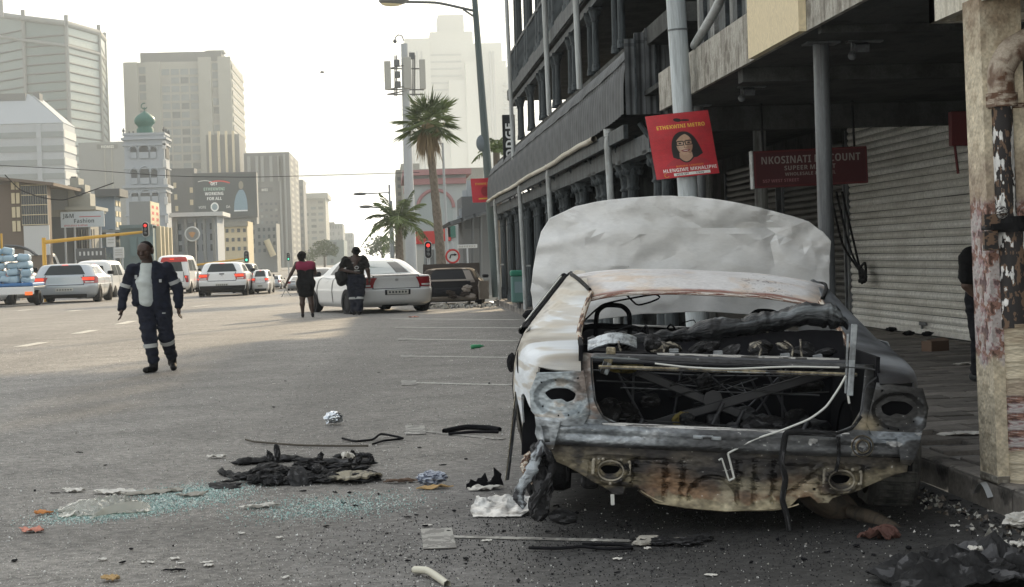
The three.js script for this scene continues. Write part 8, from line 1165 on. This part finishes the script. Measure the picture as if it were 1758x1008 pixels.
{ const p = G(1606, 603, PAVE), t = thing('cardboard_box', 'torn brown cardboard box on the pavement near the shutter', 'box', V(p.x, PAVE, p.z), 0.35); part('body', [bx(0.24, 0.12, 0.01, 0, 0.06, 0.09), bx(0.24, 0.1, 0.01, 0, 0.05, -0.09), bx(0.01, 0.12, 0.18, -0.12, 0.06, 0), bx(0.01, 0.09, 0.18, 0.12, 0.045, 0)], D.card, t); part('flap', bx(0.24, 0.008, 0.1, 0.02, 0.125, 0.03, 0.3, 0, 0.1), mat(0.2, 0.14, 0.1, 0.9), t); }
for (const [x, y, k, l] of [[1530, 570, 1, 'small black lump at the foot of the wide shutter'], [1560, 577, 2, 'flat black scrap on the pavement before the wide shutter'], [1592, 578, 3, 'dark crushed lump under the wide shutter, right one']]) lay('burnt_scrap', wad(0.09, k * 5, 0.4, 3), D.black, x, y, l, 'burnt debris', 0, null, PAVE);
{ const p = G(1150, 935), t = thing('ash_clump', 'fluffy grey clump of burnt fibres in front of the burnt car', 'burnt debris', p); for (let i = 0; i < 12; i++) { const o = part('fibre_clump', wad(rr(0.03, 0.065), i * 1.9, 0.5, 4), i % 3 ? D.char : D.rag, t); o.position.set(rr(-0.14, 0.16), 0, rr(-0.08, 0.06)); o.scale.set(1.4, 0.7, 1); } }
{ const p = G(1665, 1004), t = thing('burnt_cloth', 'large charred crumpled cloth in the lower right corner', 'burnt debris', p); part('cloth', sheet(50, 30, (u, v) => { const a = u - 0.5, b = v - 0.5, f = fbm(a * 5, b * 5, 3, 4), r = fbm(a * 11, b * 11, 8, 3); return [a * 0.72 * (1 + 0.3 * f), Math.max(0.004, (0.13 + 0.22 * f) * (1 - 3.0 * a * a) * (1 - 2.4 * b * b) + 0.05 * Math.abs(r)), b * 0.52 * (1 + 0.3 * f)]; }, 0.008), D.char, t); for (let i = 0; i < 5; i++) { const o = part('fold', wad(rr(0.06, 0.11), i * 4.4, 0.5, 4), D.char, t); o.position.set(rr(-0.25, 0.3), 0.02, rr(-0.12, 0.15)); } part('pale_bit', scrap(0.06, 0.05, 0.02, 2), D.paper, t).position.set(0.02, 0.14, 0.02); }
{ const p = G(1510, 924), t = thing('rusty_scrap', 'rust red flat scrap lying under the exhaust tail pipe', 'burnt debris', p); part('plate', scrap(0.2, 0.14, 0.05, 5.5, 0.01), D.rustD, t); part('loop', tf(prep(new THREE.TorusGeometry(0.05, 0.01, 6, 16, 3.6)), 0.04, 0.02, 0, -0.9, 0, 0), D.rustD, t); }
lay('white_rag', wad(0.085, 6.1, 0.5, 5), D.paper, 1752, 908, 'pale rag in the gutter at the right picture edge', 'rag');
// loose pieces one can count: chips of trim and paper, one object each
const chip = [0, 1, 2, 3, 4, 5].map((k) => scrap(0.05, 0.022, 0.01, k * 3.3, 0.006, 5)), lumps = [0, 1, 2, 3].map((k) => wad(0.018, k * 2.7, 0.6, 1)), flat = [0, 1, 2, 3].map((k) => scrap(0.075, 0.05, 0.012, k * 4.1 + 1, 0.003, 6));
const PALE = 'small pale paper chip lying loose on the road', DARK = 'small charred chip lying loose on the road';
for (const [x, y] of [[300, 961], [310, 968], [245, 967], [259, 967], [361, 972], [490, 994], [358, 973], [415, 917], [480, 925], [355, 967], [176, 963], [735, 903], [1020, 930], [1112, 944], [1220, 989], [952, 894], [1060, 962], [835, 930], [660, 776], [700, 745], [830, 755], [845, 754], [527, 629], [640, 680], [560, 700], [470, 660], [800, 700], [345, 693], [775, 620], [700, 690], [615, 610], [1640, 905], [1700, 880], [90, 700], [210, 740]]) { const o = lay('paper_chip', flat[(x + y) % 4], D.paper, x, y, PALE, 'paper chip', x * 0.7, 'pale chips scattered on the road'); o.scale.set(rr(0.4, 0.95), rr(0.4, 0.9), rr(0.5, 1)); }
for (const [x, y] of [[225, 945], [287, 981], [25, 965], [210, 968], [305, 981], [136, 778], [180, 800], [95, 848], [60, 845], [530, 630], [490, 655], [470, 700], [590, 865], [600, 848], [575, 847], [610, 870], [700, 890], [715, 885], [730, 905], [780, 880], [770, 914], [865, 915], [800, 962], [940, 915], [990, 885], [1040, 900], [1080, 905], [1290, 968], [1380, 964], [1240, 945], [1335, 930], [1420, 950], [1470, 940], [1500, 955], [1560, 945], [1630, 960], [955, 870], [1060, 985], [890, 1000], [700, 965], [560, 905], [650, 850], [520, 845], [760, 800], [800, 790], [720, 770], [1600, 850], [1640, 862], [1675, 868], [1620, 875], [1710, 892], [1655, 885], [1590, 868], [812, 600], [650, 640], [840, 660]]) { const o = lay('charred_chip', (x % 3) ? chip[(x + y) % 6] : lumps[y % 4], D.black, x, y, DARK, 'charred chip', y * 0.9, 'charred chips scattered on the road'); o.scale.set(rr(0.4, 1.5), rr(0.4, 1), rr(0.4, 1.2)); }
// crumbs nobody could count
function crumbs(name, label, n, place, m, s0, s1, cols) {
  const g = new THREE.TetrahedronGeometry(1, 0), o = new THREE.InstancedMesh(g, m, n), q = new THREE.Object3D();
  for (let i = 0; i < n; i++) { const p = place(i); const s = rr(s0, s1) * (rnd() < 0.06 ? 1.9 : 1); q.position.set(p[0], p[1] + s * 0.4, p[2]); q.rotation.set(rr(0, 6), rr(0, 6), rr(0, 6)); q.scale.set(s, s * 0.75, s); q.updateMatrix(); o.setMatrixAt(i, q.matrix); if (cols) o.setColorAt(i, cols[(rnd() * cols.length) | 0]); }
  o.name = name; o.castShadow = o.receiveShadow = true; scene.add(o); tag(o, label, null, null, 'stuff');
}
const gauss = () => (rnd() + rnd() + rnd() + rnd() - 2) / 1.15;
const glassM = new THREE.MeshPhysicalMaterial({ color: col(0.85, 0.95, 0.94), roughness: 0.15, transmission: 0.15, thickness: 0, specularIntensity: 1 });
crumbs('glass_crumbs', 'greenish crumbs of broken safety glass strewn on the road', 13000, () => { const k = rnd(), c = k < 0.45 ? G(195, 880) : k < 0.8 ? G(330, 850) : G(560, 870), a = gauss(), b = gauss(); return [c.x + a * (k < 0.8 ? 0.36 : 0.5), 0, c.z + b * (k < 0.45 ? 0.3 : 0.5) - 0.1 * a]; }, glassM, 0.0025, 0.0062, [col(0.62, 0.76, 0.74), col(0.85, 0.88, 0.86), col(0.45, 0.64, 0.62), col(0.9, 0.9, 0.87), col(0.3, 0.42, 0.41)]);
const grit = mat(1, 1, 1, 0.5, 0, { name: 'grit' });
crumbs('road_grit', 'pale grit and glass splinters scattered over the asphalt', 45000, () => { const z = -6.4 - 26 * Math.pow(rnd(), 1.7), x = mixv(-0.32 * -z, 3.0, Math.pow(rnd(), 0.85)); return x > 0.2 && z > -12 && rnd() < 0.88 ? [-2 - rnd() * 3, 0, z] : [x, 0, z]; }, grit, 0.0022, 0.0055, [col(0.4, 0.4, 0.38), col(0.55, 0.54, 0.5), col(0.3, 0.29, 0.27), col(0.8, 0.8, 0.78)]);
crumbs('soot_grit', 'black ash flakes scattered around the burnt car', 7000, () => { const a = gauss(), b = gauss(); return [1.2 + a * 1.7, 0, -8.4 + b * 1.5]; }, mat(0.02, 0.02, 0.022, 0.8, 0, { name: 'ash' }), 0.002, 0.0055);
crumbs('gutter_litter', 'broken bits of glass and trim along the kerb', 700, () => { const z = -7.0 - 5 * Math.pow(rnd(), 1.2); return [2.98 - Math.abs(gauss()) * 0.22, 0, z]; }, mat(1, 1, 1, 0.5, 0, { name: 'bits' }), 0.006, 0.022, [col(0.45, 0.44, 0.4), col(0.05, 0.05, 0.05), col(0.12, 0.1, 0.08), col(0.03, 0.03, 0.03)]);
crumbs('far_rubble', 'pale rubble lying around the second burnt car', 500, () => { const c = G(795, 527), a = gauss(), b = gauss(); return [c.x + a * 0.8, 0, c.z + b * 1.2]; }, mat(1, 1, 1, 0.8, 0, { name: 'rubble' }), 0.015, 0.07, [col(0.4, 0.39, 0.36), col(0.55, 0.54, 0.5), col(0.1, 0.1, 0.1)]);
renderer.render(scene, camera);
